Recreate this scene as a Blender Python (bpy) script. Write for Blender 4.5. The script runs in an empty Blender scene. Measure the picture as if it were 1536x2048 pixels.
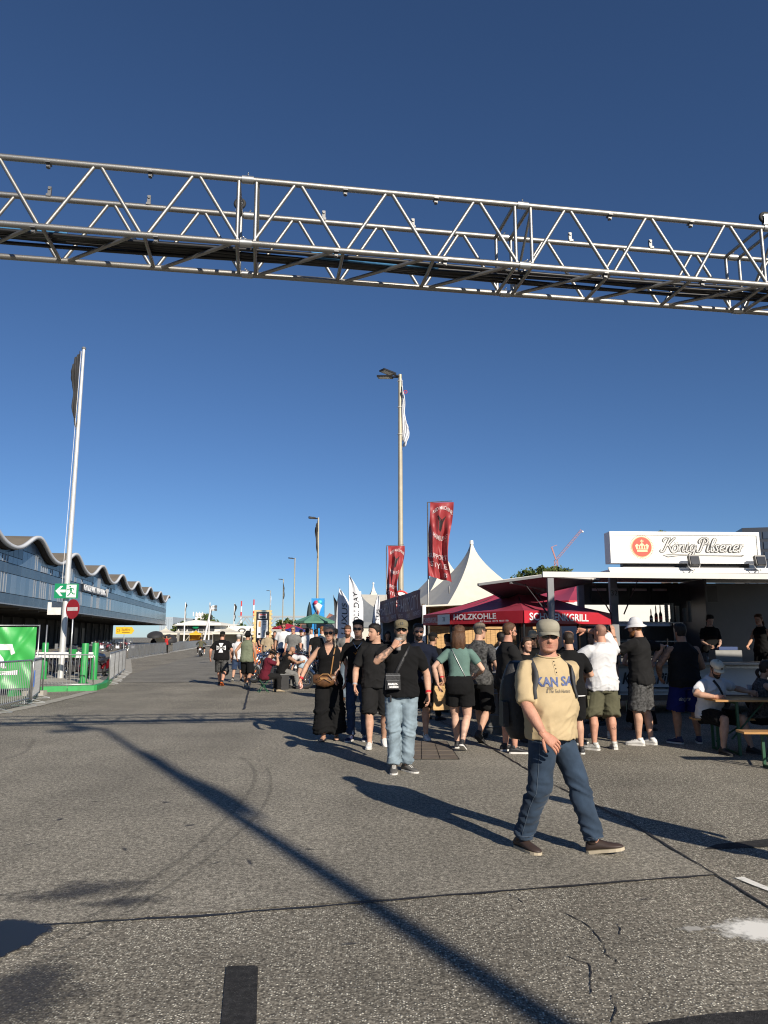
import bpy, bmesh, math, random
import numpy as np
from mathutils import Vector, Matrix, Quaternion
from mathutils.bvhtree import BVHTree
random.seed(7)
rng = np.random.default_rng(11)
R = math.radians
sc = bpy.context.scene
col = sc.collection

# ------------------------------------------------------------------ camera, world, sun, exposure
FPX, PITCH, EYE = 1480.0, math.atan(250 / 1480.0), 1.65
cam = bpy.data.cameras.new('camera')
cam.sensor_fit = 'VERTICAL'; cam.sensor_height = 24.0; cam.lens = 24.0 * FPX / 2048.0
cam.clip_start = 0.05; cam.clip_end = 9000
camo = bpy.data.objects.new('camera', cam); col.objects.link(camo)
camo.location = (0, 0, EYE); camo.rotation_euler = (R(90) + PITCH, 0, 0)
sc.camera = camo

SUN_EL = R(26.3)
SUN_H = Vector((0.49, -0.872, 0)).normalized()          # horizontal direction towards the sun
SUN_DIR = (SUN_H * math.cos(SUN_EL) + Vector((0, 0, math.sin(SUN_EL)))).normalized()
world = bpy.data.worlds.new('World'); sc.world = world; world.use_nodes = True
wn = world.node_tree.nodes; wl = world.node_tree.links
sky = wn.new('ShaderNodeTexSky'); sky.sky_type = 'NISHITA'; sky.sun_disc = False
sky.sun_elevation = SUN_EL
sky.sun_rotation = math.atan2(SUN_H.x, SUN_H.y)
sky.altitude = 0; sky.air_density = 0.76; sky.dust_density = 0.12; sky.ozone_density = 7.0
wl.new(sky.outputs[0], wn['Background'].inputs[0])
wn['Background'].inputs[1].default_value = 0.070
sun = bpy.data.lights.new('sun', 'SUN'); sun.energy = 4.8; sun.angle = R(0.55); sun.color = (1.0, 0.91, 0.78)
suno = bpy.data.objects.new('sun', sun); col.objects.link(suno)
suno.rotation_euler = SUN_DIR.to_track_quat('Z', 'Y').to_euler(); suno.location = SUN_DIR * 60
vs = sc.view_settings
vs.view_transform = 'Standard'; vs.look = 'None'; vs.exposure = 0.4; vs.gamma = 1.0; vs.use_curve_mapping = False
sc.cycles.pixel_filter_type = 'BLACKMAN_HARRIS'; sc.cycles.filter_width = 1.15
sc.cycles.max_bounces = 5; sc.cycles.diffuse_bounces = 3; sc.cycles.glossy_bounces = 3
sc.cycles.transparent_max_bounces = 10; sc.cycles.transmission_bounces = 4
sc.cycles.caustics_reflective = False; sc.cycles.caustics_refractive = False
sc.cycles.sample_clamp_indirect = 4.0

def ray(u, v):
    x = (u - 768) / FPX; y = (1024 - v) / FPX
    return Vector((x, math.cos(PITCH) - y * math.sin(PITCH), math.sin(PITCH) + y * math.cos(PITCH)))
def G(u, v, z=0.0):                    # where a sight line meets the level z
    d = ray(u, v); t = (z - EYE) / d.z
    return Vector((0, 0, EYE)) + d * t
def P(u, v, Y):                        # where a sight line meets the distance Y
    d = ray(u, v)
    return Vector((0, 0, EYE)) + d * (Y / d.y)

# ------------------------------------------------------------------ helpers
def s2l(c):
    return c / 12.92 if c <= 0.04045 else ((c + 0.055) / 1.055) ** 2.4
def hexc(h):
    h = h.lstrip('#'); return tuple(s2l(int(h[i:i + 2], 16) / 255) for i in (0, 2, 4))

def tag(o, label=None, cat=None, group=None, kind=None):
    if label: o['label'] = label
    if cat: o['category'] = cat
    if group: o['group'] = group
    if kind: o['kind'] = kind
    return o
def empty(name, loc=(0, 0, 0), rz=0.0, label=None, cat=None, group=None, parent=None):
    o = bpy.data.objects.new(name, None); col.objects.link(o)
    o.empty_display_size = 0.2
    o.location = loc; o.rotation_euler = (0, 0, rz)
    if parent: o.parent = parent
    return tag(o, label, cat, group)
def link_mesh(name, me, parent=None, loc=None, rz=None):
    o = bpy.data.objects.new(name, me); col.objects.link(o)
    if parent is not None: o.parent = parent
    if loc is not None: o.location = loc
    if rz is not None: o.rotation_euler = (0, 0, rz)
    return o
KIDS = {}
def copy_tree(o, parent=None, loc=None, rz=None, label=None, group=None):
    c = o.copy(); col.objects.link(c); c.parent = parent
    if loc is not None: c.location = loc
    if rz is not None: c.rotation_euler = (0, 0, rz)
    if label: c['label'] = label
    if group: c['group'] = group
    for ch in list(o.children): copy_tree(ch, c)
    return c

class MB:
    """collects shapes and links them as one mesh object"""
    def __init__(s): s.v = []; s.f = []; s.m = []; s.mi = 0
    def add(s, verts, faces):
        b = len(s.v); s.v += [tuple(p) for p in verts]
        s.f += [tuple(b + i for i in f) for f in faces]; s.m += [s.mi] * len(faces); return s
    def box(s, c, size, rot=None, taper=None):
        sx, sy, sz = size[0] / 2, size[1] / 2, size[2] / 2
        vs_ = [Vector((x, y, z)) for z in (-sz, sz) for x, y in ((-sx, -sy), (sx, -sy), (sx, sy), (-sx, sy))]
        if taper:
            for q in vs_[4:]: q.x *= taper; q.y *= taper
        if rot is not None:
            if isinstance(rot, (int, float)): rot = Matrix.Rotation(rot, 3, 'Z')
            vs_ = [rot @ q for q in vs_]
        c = Vector(c)
        return s.add([q + c for q in vs_], [(3, 2, 1, 0), (4, 5, 6, 7), (0, 1, 5, 4), (1, 2, 6, 5), (2, 3, 7, 6), (3, 0, 4, 7)])
    def bar(s, a, b, w, h, up=(0, 0, 1)):
        a, b = Vector(a), Vector(b); d = (b - a); L = d.length
        if L < 1e-6: return s
        d.normalize(); up = Vector(up)
        if abs(d.dot(up)) > .99: up = Vector((1, 0, 0))
        x = d.cross(up).normalized(); z = x.cross(d)
        rot = Matrix((x, d, z)).transposed()
        return s.box((a + b) / 2, (w, L, h), rot)
    def tube(s, pts, r, n=8, caps=True, flat=None):
        pts = [Vector(p) for p in pts]; m = len(pts)
        if isinstance(r, (int, float)): r = [r] * m
        t = [(pts[min(i + 1, m - 1)] - pts[max(i - 1, 0)]).normalized() for i in range(m)]
        up = Vector((0, 0, 1)) if abs(t[0].z) < .9 else Vector((0, 1, 0))
        rings = []
        for i in range(m):
            x = t[i].cross(up)
            if x.length < 1e-5: x = Vector((1, 0, 0))
            x.normalize(); y = x.cross(t[i]).normalized(); up = y
            fx, fy = (1, 1) if flat is None else flat
            rings.append([pts[i] + (x * math.cos(a) * fx + y * math.sin(a) * fy) * r[i] for a in [2 * math.pi * k / n for k in range(n)]])
        return s.loft(rings, caps)
    def loft(s, rings, caps=True, close=True):
        n = len(rings[0]); vs_ = [p for rg in rings for p in rg]; fs = []
        for i in range(len(rings) - 1):
            for k in range(n if close else n - 1):
                k2 = (k + 1) % n
                fs.append((i * n + k, i * n + k2, (i + 1) * n + k2, (i + 1) * n + k))
        if caps and close:
            fs.append(tuple(range(n - 1, -1, -1))); b = (len(rings) - 1) * n
            fs.append(tuple(range(b, b + n)))
        return s.add(vs_, fs)
    def lathe(s, prof, n=16, c=(0, 0, 0), caps=True):
        c = Vector(c)
        return s.loft([[c + Vector((r * math.cos(2 * math.pi * k / n), r * math.sin(2 * math.pi * k / n), z)) for k in range(n)] for r, z in prof], caps)
    def torus(s, c, rad, r, axis='X', n=20, m=8, a0=0, a1=2 * math.pi):
        c = Vector(c); full = abs(a1 - a0 - 2 * math.pi) < 1e-6; rings = []
        cnt = n if full else n + 1
        for i in range(cnt):
            a = a0 + (a1 - a0) * i / n
            ring = []
            for k in range(m):
                b = 2 * math.pi * k / m; q = rad + r * math.cos(b); w = r * math.sin(b)
                if axis == 'X': p = Vector((w, q * math.cos(a), q * math.sin(a)))
                elif axis == 'Y': p = Vector((q * math.cos(a), w, q * math.sin(a)))
                else: p = Vector((q * math.cos(a), q * math.sin(a), w))
                ring.append(c + p)
            rings.append(ring)
        if full: rings.append(rings[0])
        return s.loft(rings, caps=not full)
    def quad(s, a, b, c, d): return s.add([a, b, c, d], [(0, 1, 2, 3)])
    def prism(s, poly, off):                     # closed polygon extruded by a vector
        n = len(poly); off = Vector(off); a = [Vector(p) for p in poly]
        fs = [tuple(range(n - 1, -1, -1)), tuple(range(n, 2 * n))] + [(i, (i + 1) % n, n + (i + 1) % n, n + i) for i in range(n)]
        return s.add(a + [p + off for p in a], fs)
    def ellipsoid(s, c, r, n=14, m=8, rot=None):
        c = Vector(c); rings = []
        for i in range(m + 1):
            a = -math.pi / 2 + math.pi * i / m; ca, sa = max(math.cos(a), .02), math.sin(a)
            rg = [Vector((r[0] * ca * math.cos(2 * math.pi * k / n), r[1] * ca * math.sin(2 * math.pi * k / n), r[2] * sa)) for k in range(n)]
            if rot is not None: rg = [rot @ q for q in rg]
            rings.append([c + q for q in rg])
        return s.loft(rings)
    def mesh(s, name, mats, smooth=False):
        me = bpy.data.meshes.new(name); me.from_pydata(s.v, [], s.f)
        if not isinstance(mats, (list, tuple)): mats = [mats]
        for q in mats: me.materials.append(q)
        if len(mats) > 1: me.polygons.foreach_set('material_index', s.m)
        if smooth:
            me.polygons.foreach_set('use_smooth', [True] * len(me.polygons))
            if smooth == 'auto':
                bm = bmesh.new(); bm.from_mesh(me); 
                for e in bm.edges:
                    if len(e.link_faces) == 2 and e.calc_face_angle(0) > R(38): e.smooth = False
                bm.to_mesh(me); bm.free()
        me.update(); return me
    def build(s, name, mats, parent=None, smooth=False, loc=None, rz=None):
        return link_mesh(name, s.mesh(name, mats, smooth), parent, loc, rz)

# ------------------------------------------------------------------ materials
MATS = {}
def mat(name, rgb, rough=.6, metal=0., var=.12, scale=6., bump=0., bscale=60., spec=.5, coat=0., sheen=0., trans=0., dirt=0., dirtc=(.12, .1, .08), stretch=None, attr=None):
    if name in MATS: return MATS[name]
    if isinstance(rgb, str): rgb = hexc(rgb)
    m = bpy.data.materials.new(name); m.use_nodes = True; nt = m.node_tree; N = nt.nodes; L = nt.links
    b = N['Principled BSDF']; b.inputs['Roughness'].default_value = rough; b.inputs['Metallic'].default_value = metal
    b.inputs['Specular IOR Level'].default_value = spec
    if coat: b.inputs['Coat Weight'].default_value = coat; b.inputs['Coat Roughness'].default_value = .08
    if sheen: b.inputs['Sheen Weight'].default_value = sheen; b.inputs['Sheen Roughness'].default_value = .5
    if trans: b.inputs['Transmission Weight'].default_value = trans
    tc = N.new('ShaderNodeTexCoord'); src = tc.outputs['Object']
    if stretch:
        mp = N.new('ShaderNodeMapping'); mp.inputs['Scale'].default_value = stretch; L.new(src, mp.inputs[0]); src = mp.outputs[0]
    nz = N.new('ShaderNodeTexNoise'); nz.inputs['Scale'].default_value = scale; nz.inputs['Detail'].default_value = 5
    L.new(src, nz.inputs['Vector'])
    rp = N.new('ShaderNodeMapRange'); rp.inputs[1].default_value = .3; rp.inputs[2].default_value = .7
    rp.inputs[3].default_value = 1 - var; rp.inputs[4].default_value = 1 + var; L.new(nz.outputs[0], rp.inputs[0])
    mx = N.new('ShaderNodeMix'); mx.data_type = 'RGBA'; mx.blend_type = 'MULTIPLY'; mx.inputs[0].default_value = 1
    mx.inputs[6].default_value = (*rgb, 1); L.new(rp.outputs[0], mx.inputs[7]); out = mx.outputs[2]
    if attr:
        at = N.new('ShaderNodeAttribute'); at.attribute_name = attr
        m2 = N.new('ShaderNodeMix'); m2.data_type = 'RGBA'; m2.blend_type = 'MULTIPLY'; m2.inputs[0].default_value = 1
        L.new(out, m2.inputs[6]); L.new(at.outputs['Color'], m2.inputs[7]); out = m2.outputs[2]
    if dirt:
        n2 = N.new('ShaderNodeTexNoise'); n2.inputs['Scale'].default_value = scale * .6; n2.inputs['Detail'].default_value = 8; n2.inputs['Roughness'].default_value = .7
        L.new(tc.outputs['Object'], n2.inputs['Vector'])
        r2 = N.new('ShaderNodeMapRange'); r2.inputs[1].default_value = .5; r2.inputs[2].default_value = .75; r2.inputs[4].default_value = dirt
        L.new(n2.outputs[0], r2.inputs[0])
        m3 = N.new('ShaderNodeMix'); m3.data_type = 'RGBA'; L.new(r2.outputs[0], m3.inputs[0]); L.new(out, m3.inputs[6]); m3.inputs[7].default_value = (*dirtc, 1); out = m3.outputs[2]
    L.new(out, b.inputs['Base Color'])
    if bump:
        nb = N.new('ShaderNodeTexNoise'); nb.inputs['Scale'].default_value = bscale; nb.inputs['Detail'].default_value = 4; L.new(src, nb.inputs['Vector'])
        bp = N.new('ShaderNodeBump'); bp.inputs['Strength'].default_value = min(bump, 1); bp.inputs['Distance'].default_value = .02 * bump if bump > 1 else .01
        L.new(nb.outputs[0], bp.inputs['Height']); L.new(bp.outputs[0], b.inputs['Normal'])
    MATS[name] = m
    return m
def cloth(name, rgb, var=.12, rough=.9):
    return mat('cloth_' + name, rgb, rough=rough, var=var, scale=9, bump=.12, bscale=260, spec=.12, sheen=.02)

galv = mat('galvanised_steel', (.45, .46, .46), .42, .85, var=.14, scale=14, dirt=.25, dirtc=(.28, .27, .25))
alu = mat('truss_aluminium', (.31, .305, .29), .46, .88, var=.16, scale=22, bump=.15, bscale=160, dirt=.5, dirtc=(.22, .215, .20))
white_paint = mat('white_paint', (.78, .78, .76), .45, 0, var=.04, scale=3, dirt=.15, dirtc=(.45, .43, .4))
black_paint = mat('black_paint', (.018, .018, .02), .42, 0, var=.2)
grey_paint = mat('grey_paint', (.17, .175, .18), .45, 0, var=.1)
rubber = mat('rubber', (.022, .022, .022), .75, 0, var=.2, bump=.3, bscale=120)
chrome = mat('chrome', (.8, .8, .8), .12, 1, var=.05)
pole_beige = mat('lamp_pole_paint', (.40, .36, .27), .5, .2, var=.08, scale=4, dirt=.25, dirtc=(.22, .2, .16))
glass_dark = mat('dark_glass', (.02, .023, .027), .08, 0, var=.05, spec=.8)
wood = mat('pine_wood', (.50, .30, .12), .6, 0, var=.28, scale=5, stretch=(1, 1, 9), bump=.2, bscale=30)
wood_tbl = mat('varnished_wood', (.45, .24, .085), .35, 0, var=.25, scale=6, stretch=(1, 14, 14), spec=.5)
red_pvc = mat('red_pvc', (.45, .022, .035), .35, 0, var=.08, scale=3, bump=.25, bscale=7, spec=.45)
white_pvc = mat('white_tent_pvc', (.60, .565, .48), .5, 0, var=.05, scale=2, bump=.3, bscale=3, dirt=.12, dirtc=(.55, .52, .46))
white_print = mat('white_print', (.8, .8, .79), .55, 0, var=.02)
black_print = mat('black_print', (.02, .02, .02), .6, 0, var=.02)
red_print = mat('red_print', (.62, .045, .04), .5, 0, var=.04)
green_paint = mat('green_paint', (.028, .30, .075), .45, 0, var=.12, scale=7, dirt=.3, dirtc=(.05, .13, .05))
exit_green = mat('sign_green', (.0, .22, .085), .45, 0, var=.04)

# ------------------------------------------------------------------ lettering
def text_mesh(txt, size=1., shear=0., extrude=0., offset=0., align='CENTER', space=1., bold=0.):
    cu = bpy.data.curves.new('lettering', 'FONT'); cu.body = txt; cu.size = size; cu.shear = shear; cu.extrude = extrude
    cu.offset = offset + bold; cu.align_x = align; cu.align_y = 'CENTER'; cu.space_character = space; cu.resolution_u = 3
    ob = bpy.data.objects.new('lettering', cu)
    me = bpy.data.meshes.new_from_object(ob)
    bpy.data.objects.remove(ob); bpy.data.curves.remove(cu)
    me.materials.clear(); return me
def text_obj(txt, size, material, parent=None, mtx=None, width=None, name='lettering', **kw):
    me = text_mesh(txt, size, **kw); me.materials.append(material)
    if width:
        xs = [v.co.x for v in me.vertices]; k = width / max(1e-6, max(xs) - min(xs))
        me.transform(Matrix.Diagonal((k, 1, 1, 1)))
    if mtx is not None: me.transform(mtx)
    return link_mesh(name, me, parent)
def face_mtx(c, xdir, updir):        # a matrix that lays XY lettering on a surface
    x = Vector(xdir).normalized(); u = Vector(updir); u = (u - x * u.dot(x)).normalized(); n = x.cross(u)
    m = Matrix((x, u, n)).transposed().to_4x4(); m.translation = Vector(c); return m
# ------------------------------------------------------------------ ground
STREET = Vector((-.166, .986, 0)).normalized()          # the street runs this way, off to the far tents
SIDE = Vector((STREET.y, -STREET.x, 0))                 # to the right of it

def asphalt(name, base, light, dark, grain, fine, big=.35, rough=.9, speck=.5, track=0.):
    m = bpy.data.materials.new(name); m.use_nodes = True; nt = m.node_tree; N = nt.nodes; L = nt.links
    b = N['Principled BSDF']; b.inputs['Roughness'].default_value = rough; b.inputs['Specular IOR Level'].default_value = .35
    tc = N.new('ShaderNodeTexCoord'); o = tc.outputs['Object']
    def mixc(fac, a, bcol, mode='MIX'):
        x = N.new('ShaderNodeMix'); x.data_type = 'RGBA'; x.blend_type = mode
        for sock, val in ((x.inputs[0], fac), (x.inputs[6], a), (x.inputs[7], bcol)):
            if hasattr(val, 'links'): L.new(val, sock)
            elif isinstance(val, tuple): sock.default_value = (*val, 1)
            else: sock.default_value = val
        return x.outputs[2]
    def ramp(val, lo, hi, a=0., c=1.):
        r = N.new('ShaderNodeMapRange'); r.inputs[1].default_value = lo; r.inputs[2].default_value = hi
        r.inputs[3].default_value = a; r.inputs[4].default_value = c; L.new(val, r.inputs[0]); return r.outputs[0]
    vo = N.new('ShaderNodeTexVoronoi'); vo.inputs['Scale'].default_value = grain; vo.inputs['Randomness'].default_value = 1
    L.new(o, vo.inputs['Vector'])
    sep = N.new('ShaderNodeSeparateColor'); L.new(vo.outputs['Color'], sep.inputs[0])
    stone = ramp(sep.outputs[0], .40, .92)                  # which stones are pale
    core = ramp(vo.outputs['Distance'], .22, .5, 1., 0.)    # a stone's middle
    mu = N.new('ShaderNodeMath'); mu.operation = 'MULTIPLY'; L.new(stone, mu.inputs[0]); L.new(core, mu.inputs[1])
    nf = N.new('ShaderNodeTexNoise'); nf.inputs['Scale'].default_value = fine; nf.inputs['Detail'].default_value = 3; L.new(o, nf.inputs['Vector'])
    c = mixc(ramp(nf.outputs[0], .38, .62), dark, base)
    mu2 = N.new('ShaderNodeMath'); mu2.operation = 'MULTIPLY'; L.new(mu.outputs[0], mu2.inputs[0]); mu2.inputs[1].default_value = speck
    c = mixc(mu2.outputs[0], c, light)
    nb = N.new('ShaderNodeTexNoise'); nb.inputs['Scale'].default_value = .55; nb.inputs['Detail'].default_value = 7; nb.inputs['Roughness'].default_value = .62; L.new(o, nb.inputs['Vector'])
    c = mixc(1., c, ramp(nb.outputs[0], .3, .72, 1 - big, 1 + big * .45), 'MULTIPLY')
    nw = N.new('ShaderNodeTexNoise'); nw.inputs['Scale'].default_value = 2.3; nw.inputs['Detail'].default_value = 6; L.new(o, nw.inputs['Vector'])
    c = mixc(ramp(nw.outputs[0], .6, .76, 0., .45), c, tuple(q * .55 for q in base))
    nm = N.new('ShaderNodeTexNoise'); nm.inputs['Scale'].default_value = 26; nm.inputs['Detail'].default_value = 3; L.new(o, nm.inputs['Vector'])
    c = mixc(1., c, ramp(nm.outputs[0], .36, .64, .70, 1.30), 'MULTIPLY')
    mp = N.new('ShaderNodeMapping'); mp.inputs['Rotation'].default_value = (0, 0, -math.atan2(STREET.x, STREET.y) * -1)
    mp.inputs['Scale'].default_value = (.9, .035, 1); L.new(o, mp.inputs[0])
    ns = N.new('ShaderNodeTexNoise'); ns.inputs['Scale'].default_value = 1; ns.inputs['Detail'].default_value = 4; L.new(mp.outputs[0], ns.inputs['Vector'])
    c = mixc(1., c, ramp(ns.outputs[0], .35, .65, .9, 1.08), 'MULTIPLY')   # worn lanes along the street
    L.new(c, b.inputs['Base Color'])
    bp = N.new('ShaderNodeBump'); bp.inputs['Strength'].default_value = .75; bp.inputs['Distance'].default_value = .004
    L.new(mu.outputs[0], bp.inputs['Height']); L.new(bp.outputs[0], b.inputs['Normal'])
    MATS[name] = m; return m
asph = asphalt('coarse_asphalt', (.285, .258, .205), (.84, .80, .66), (.095, .085, .067), 76, 60, speck=1.0)
asph_f = asphalt('fine_asphalt', (.305, .28, .228), (.70, .66, .54), (.145, .131, .105), 88, 70, speck=.85, big=.28)
asph_new = asphalt('patch_asphalt', (.032, .031, .031), (.13, .125, .115), (.018, .018, .018), 120, 90, speck=.35, big=.2)
asph_road = asphalt('road_asphalt', (.25, .236, .20), (.50, .475, .40), (.14, .131, .112), 80, 60, speck=.6, big=.3)
concrete = mat('concrete', (.36, .34, .29), .9, 0, var=.18, scale=3, bump=.4, bscale=80, dirt=.35, dirtc=(.2, .185, .16))

def sheet(name, pts, material, z=.004, thick=0.):
    mb = MB(); mb.add([(p[0], p[1], z) for p in pts], [tuple(range(len(pts)))])
    o = mb.build(name, material); o['kind'] = 'structure'; return o
def gp(*uv): return [G(u, v) for u, v in uv]

mb = MB(); mb.quad((-1500, -300, 0), (1500, -300, 0), (1500, 2600, 0), (-1500, 2600, 0))
ground = tag(mb.build('ground', asph), kind='structure')
a0, b0, c0 = G(-60, 1860), G(1432, 1751), G(1090, 1562)
dirn = (c0 - b0).normalized()
sheet('asphalt_panel', [a0, b0, b0 + dirn * 11.5, b0 + dirn * 11.5 + Vector((-22, 3, 0)), a0 + Vector((-8, 1, 0))], asph_f)
# far carriageway, smoother and darker
r0 = G(330, 1352)
sheet('road', [G(205, 1366), G(520, 1364), G(520, 1364) + STREET * 240, G(205, 1366) + STREET * 240], asph_road, z=.008)

def strip(name, pts, w, material, z, jit=0., sub=.12, parent=None):
    mb = MB(); pts = [Vector((p[0], p[1], 0)) for p in pts]; line = []
    for i in range(len(pts) - 1):
        n = max(1, int((pts[i + 1] - pts[i]).length / sub))
        line += [pts[i].lerp(pts[i + 1], k / n) for k in range(n)]
    line.append(pts[-1]); L_, R_ = [], []
    for i, p in enumerate(line):
        t = (line[min(i + 1, len(line) - 1)] - line[max(i - 1, 0)]).normalized(); n = Vector((-t.y, t.x, 0))
        ww = w * (1 + random.uniform(-jit, jit)); off = n * random.uniform(-jit, jit) * w * .8
        L_.append((p + off + n * ww / 2 + Vector((0, 0, z)))[:]); R_.append((p + off - n * ww / 2 + Vector((0, 0, z)))[:])
    mb.loft([L_, R_], caps=False, close=False)
    o = mb.build(name, material, parent); 
    if not parent: o['kind'] = 'structure'
    return o
tar = mat('tar_seam', (.022, .021, .021), .6, 0, var=.3, scale=30)
strip('tar_seam', [a0, G(420, 1832), G(900, 1792), b0], .026, tar, .0075, .45)
strip('tar_seam', [b0, G(1250, 1640), c0, G(1010, 1512), G(940, 1470), b0 + dirn * 11.5], .024, tar, .0075, .45)
strip('tar_seam', [G(1432, 1751), G(1560, 1830)], .018, tar, .0075, .5)
strip('tar_seam', [G(488, 1420), G(506, 1345)], .05, tar, .0125, .3)
for pts in ([(1020, 1790), (1045, 1806)], [(1130, 1828), (1175, 1850), (1205, 1885), (1212, 1910), (1235, 1925)], [(1135, 1915), (1180, 1930), (1182, 1990)], [(1225, 1990), (1232, 2020), (1222, 2048)], [(1238, 1848), (1240, 1870)]):
    fine_pts = []
    for i in range(len(pts) - 1):
        for k in range(4):
            fine_pts.append((pts[i][0] + (pts[i + 1][0] - pts[i][0]) * k / 4 + random.uniform(-3, 3), pts[i][1] + (pts[i + 1][1] - pts[i][1]) * k / 4 + random.uniform(-2, 2)))
    fine_pts.append(pts[-1])
    strip('crack', gp(*fine_pts), .006, tar, .004, .7, sub=.03)
# newer patches
def patch(pts, z=.006):
    return sheet('asphalt_patch', pts, asph_new, z)
patch(gp((452, 1936), (458, 1934), (510, 1933), (516, 1937), (512, 2090), (438, 2090)))
patch(gp((1408, 1700), (1432, 1690), (1600, 1672), (1600, 1692)))
patch(gp((1300, 2048), (1420, 2030), (1600, 2018), (1600, 2110), (1300, 2110)))

def stain_mat(name, rgb, scale, lo, hi, amount, rough=.6, spec=.4):
    m = bpy.data.materials.new(name); m.use_nodes = True; nt = m.node_tree; N = nt.nodes; L = nt.links
    b = N['Principled BSDF']; b.inputs['Base Color'].default_value = (*rgb, 1); b.inputs['Roughness'].default_value = rough; b.inputs['Specular IOR Level'].default_value = spec
    tc = N.new('ShaderNodeTexCoord'); at = N.new('ShaderNodeAttribute'); at.attribute_name = 'fade'
    nz = N.new('ShaderNodeTexNoise'); nz.inputs['Scale'].default_value = scale; nz.inputs['Detail'].default_value = 8; nz.inputs['Roughness'].default_value = .7; L.new(tc.outputs['Object'], nz.inputs['Vector'])
    ad = N.new('ShaderNodeMath'); ad.operation = 'ADD'; L.new(nz.outputs[0], ad.inputs[0]); L.new(at.outputs['Fac'], ad.inputs[1])
    r = N.new('ShaderNodeMapRange'); r.inputs[1].default_value = lo; r.inputs[2].default_value = hi; r.inputs[4].default_value = amount; L.new(ad.outputs[0], r.inputs[0])
    L.new(r.outputs[0], b.inputs['Alpha']); MATS[name] = m; return m
def stain(name, c, rx, ry, rot, material, z, n=28, rings=5):
    mb = MB(); vs_ = [c]; fade = [.35]; fs = []
    for j in range(1, rings + 1):
        for k in range(n):
            a = 2 * math.pi * k / n; q = j / rings
            p = Vector((rx * q * math.cos(a), ry * q * math.sin(a), 0)); p.rotate(Matrix.Rotation(rot, 3, 'Z')); vs_.append(Vector(c) + p); fade.append(.35 - .75 * q)
    for k in range(n): fs.append((0, 1 + k, 1 + (k + 1) % n))
    for j in range(rings - 1):
        for k in range(n):
            a = 1 + j * n + k; b = 1 + j * n + (k + 1) % n; fs.append((a, a + n, b + n, b))
    mb.add([(v[0], v[1], z) for v in vs_], fs); o = mb.build(name, material); o['kind'] = 'structure'
    at = o.data.attributes.new('fade', 'FLOAT', 'POINT'); at.data.foreach_set('value', fade); return o
oil = stain_mat('oil_stain', (.045, .044, .046), 3.2, .45, .75, .62, .6)
stain('oil_stain', G(165, 1785), .85, .42, .25, oil, .0065)
stain('oil_stain', G(60, 1985), .55, .75, .3, oil, .0045)
stain('oil_stain', G(250, 1805), .6, .22, .3, oil, .0068)
rst = random.Random(8)
for u, v in ((380, 1652), (430, 1728), (500, 1727), (120, 1640), (190, 1605), (60, 1690), (310, 1520), (620, 1700), (900, 1640), (250, 1700), (330, 1606), (700, 1890), (1290, 1800)):
    stain('oil_stain', G(u, v), rst.uniform(.06, .2), rst.uniform(.03, .08), rst.uniform(0, 3), oil, .0069, 14, 3)
wet = stain_mat('wet_patch', (.014, .017, .026), 2.5, .2, .3, .93, .45, .3)
stain('wet_patch', G(-40, 1885), .42, .36, .4, wet, .0095)
skid = stain_mat('skid_mark', (.02, .02, .02), 26, .3, .75, .34, .8)
def skidline(uv, w):
    pts = gp(*uv); sm = []
    for i in range(len(pts) - 1):
        p0, p1, p2, p3 = pts[max(i - 1, 0)], pts[i], pts[i + 1], pts[min(i + 2, len(pts) - 1)]
        for k in range(6):
            t = k / 6; sm.append(.5 * ((2 * p1) + (p2 - p0) * t + (2 * p0 - 5 * p1 + 4 * p2 - p3) * t * t + (3 * p1 - p0 - 3 * p2 + p3) * t ** 3))
    sm.append(pts[-1]); strip('skid_mark', sm, w, skid, .0105, .25, sub=.05)
skidline([(40, 1915), (150, 1855), (260, 1790), (380, 1705), (470, 1620), (507, 1570), (505, 1535), (480, 1515)], .05)
skidline([(70, 1930), (200, 1860), (300, 1800), (420, 1715), (520, 1625), (542, 1570), (535, 1535)], .04)
skidline([(10, 1520), (50, 1505), (68, 1480)], .06)
worn = stain_mat('worn_white_paint', (.85, .83, .76), 16, .18, .50, .97, .7)
stain('road_paint', G(1532, 1862), .36, .22, .1, worn, .0075)
stain('road_paint', G(1385, 1860), .2, .12, .3, stain_mat('faint_white_paint', (.5, .48, .43), 22, .55, .72, .8, .7), .0072)
strip('road_line', gp((1478, 1757), (1560, 1790)), .07, worn, .0088, .15)
# paved cover in the asphalt
cov = empty('paved_cover', (0, 0, 0)); cov['kind'] = 'structure'
slabm = mat('cover_slab', (.13, .105, .082), .9, 0, var=.15, scale=4, bump=.4, bscale=90)
q00, q10, q01, q11 = G(806, 1519), G(917, 1519), G(818, 1484), G(893, 1484)
def bil(s, t): return (q00.lerp(q10, s)).lerp(q01.lerp(q11, s), t)
sheet('cover_bed', [bil(-.02, -.02), bil(1.02, -.02), bil(1.02, 1.02), bil(-.02, 1.02)], tar, .0085).parent = cov
for i in range(3):
    for j in range(5):
        mb = MB(); e = .008
        mb.prism([bil(i / 3 + e, j / 5 + e * 1.6) + Vector((0, 0, .0088)), bil((i + 1) / 3 - e, j / 5 + e * 1.6) + Vector((0, 0, .0088)), bil((i + 1) / 3 - e, (j + 1) / 5 - e * 1.6) + Vector((0, 0, .0088)), bil(i / 3 + e, (j + 1) / 5 - e * 1.6) + Vector((0, 0, .0088))], (0, 0, .008 + random.uniform(0, .003)))
        mb.build('slab', slabm, cov)

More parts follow.
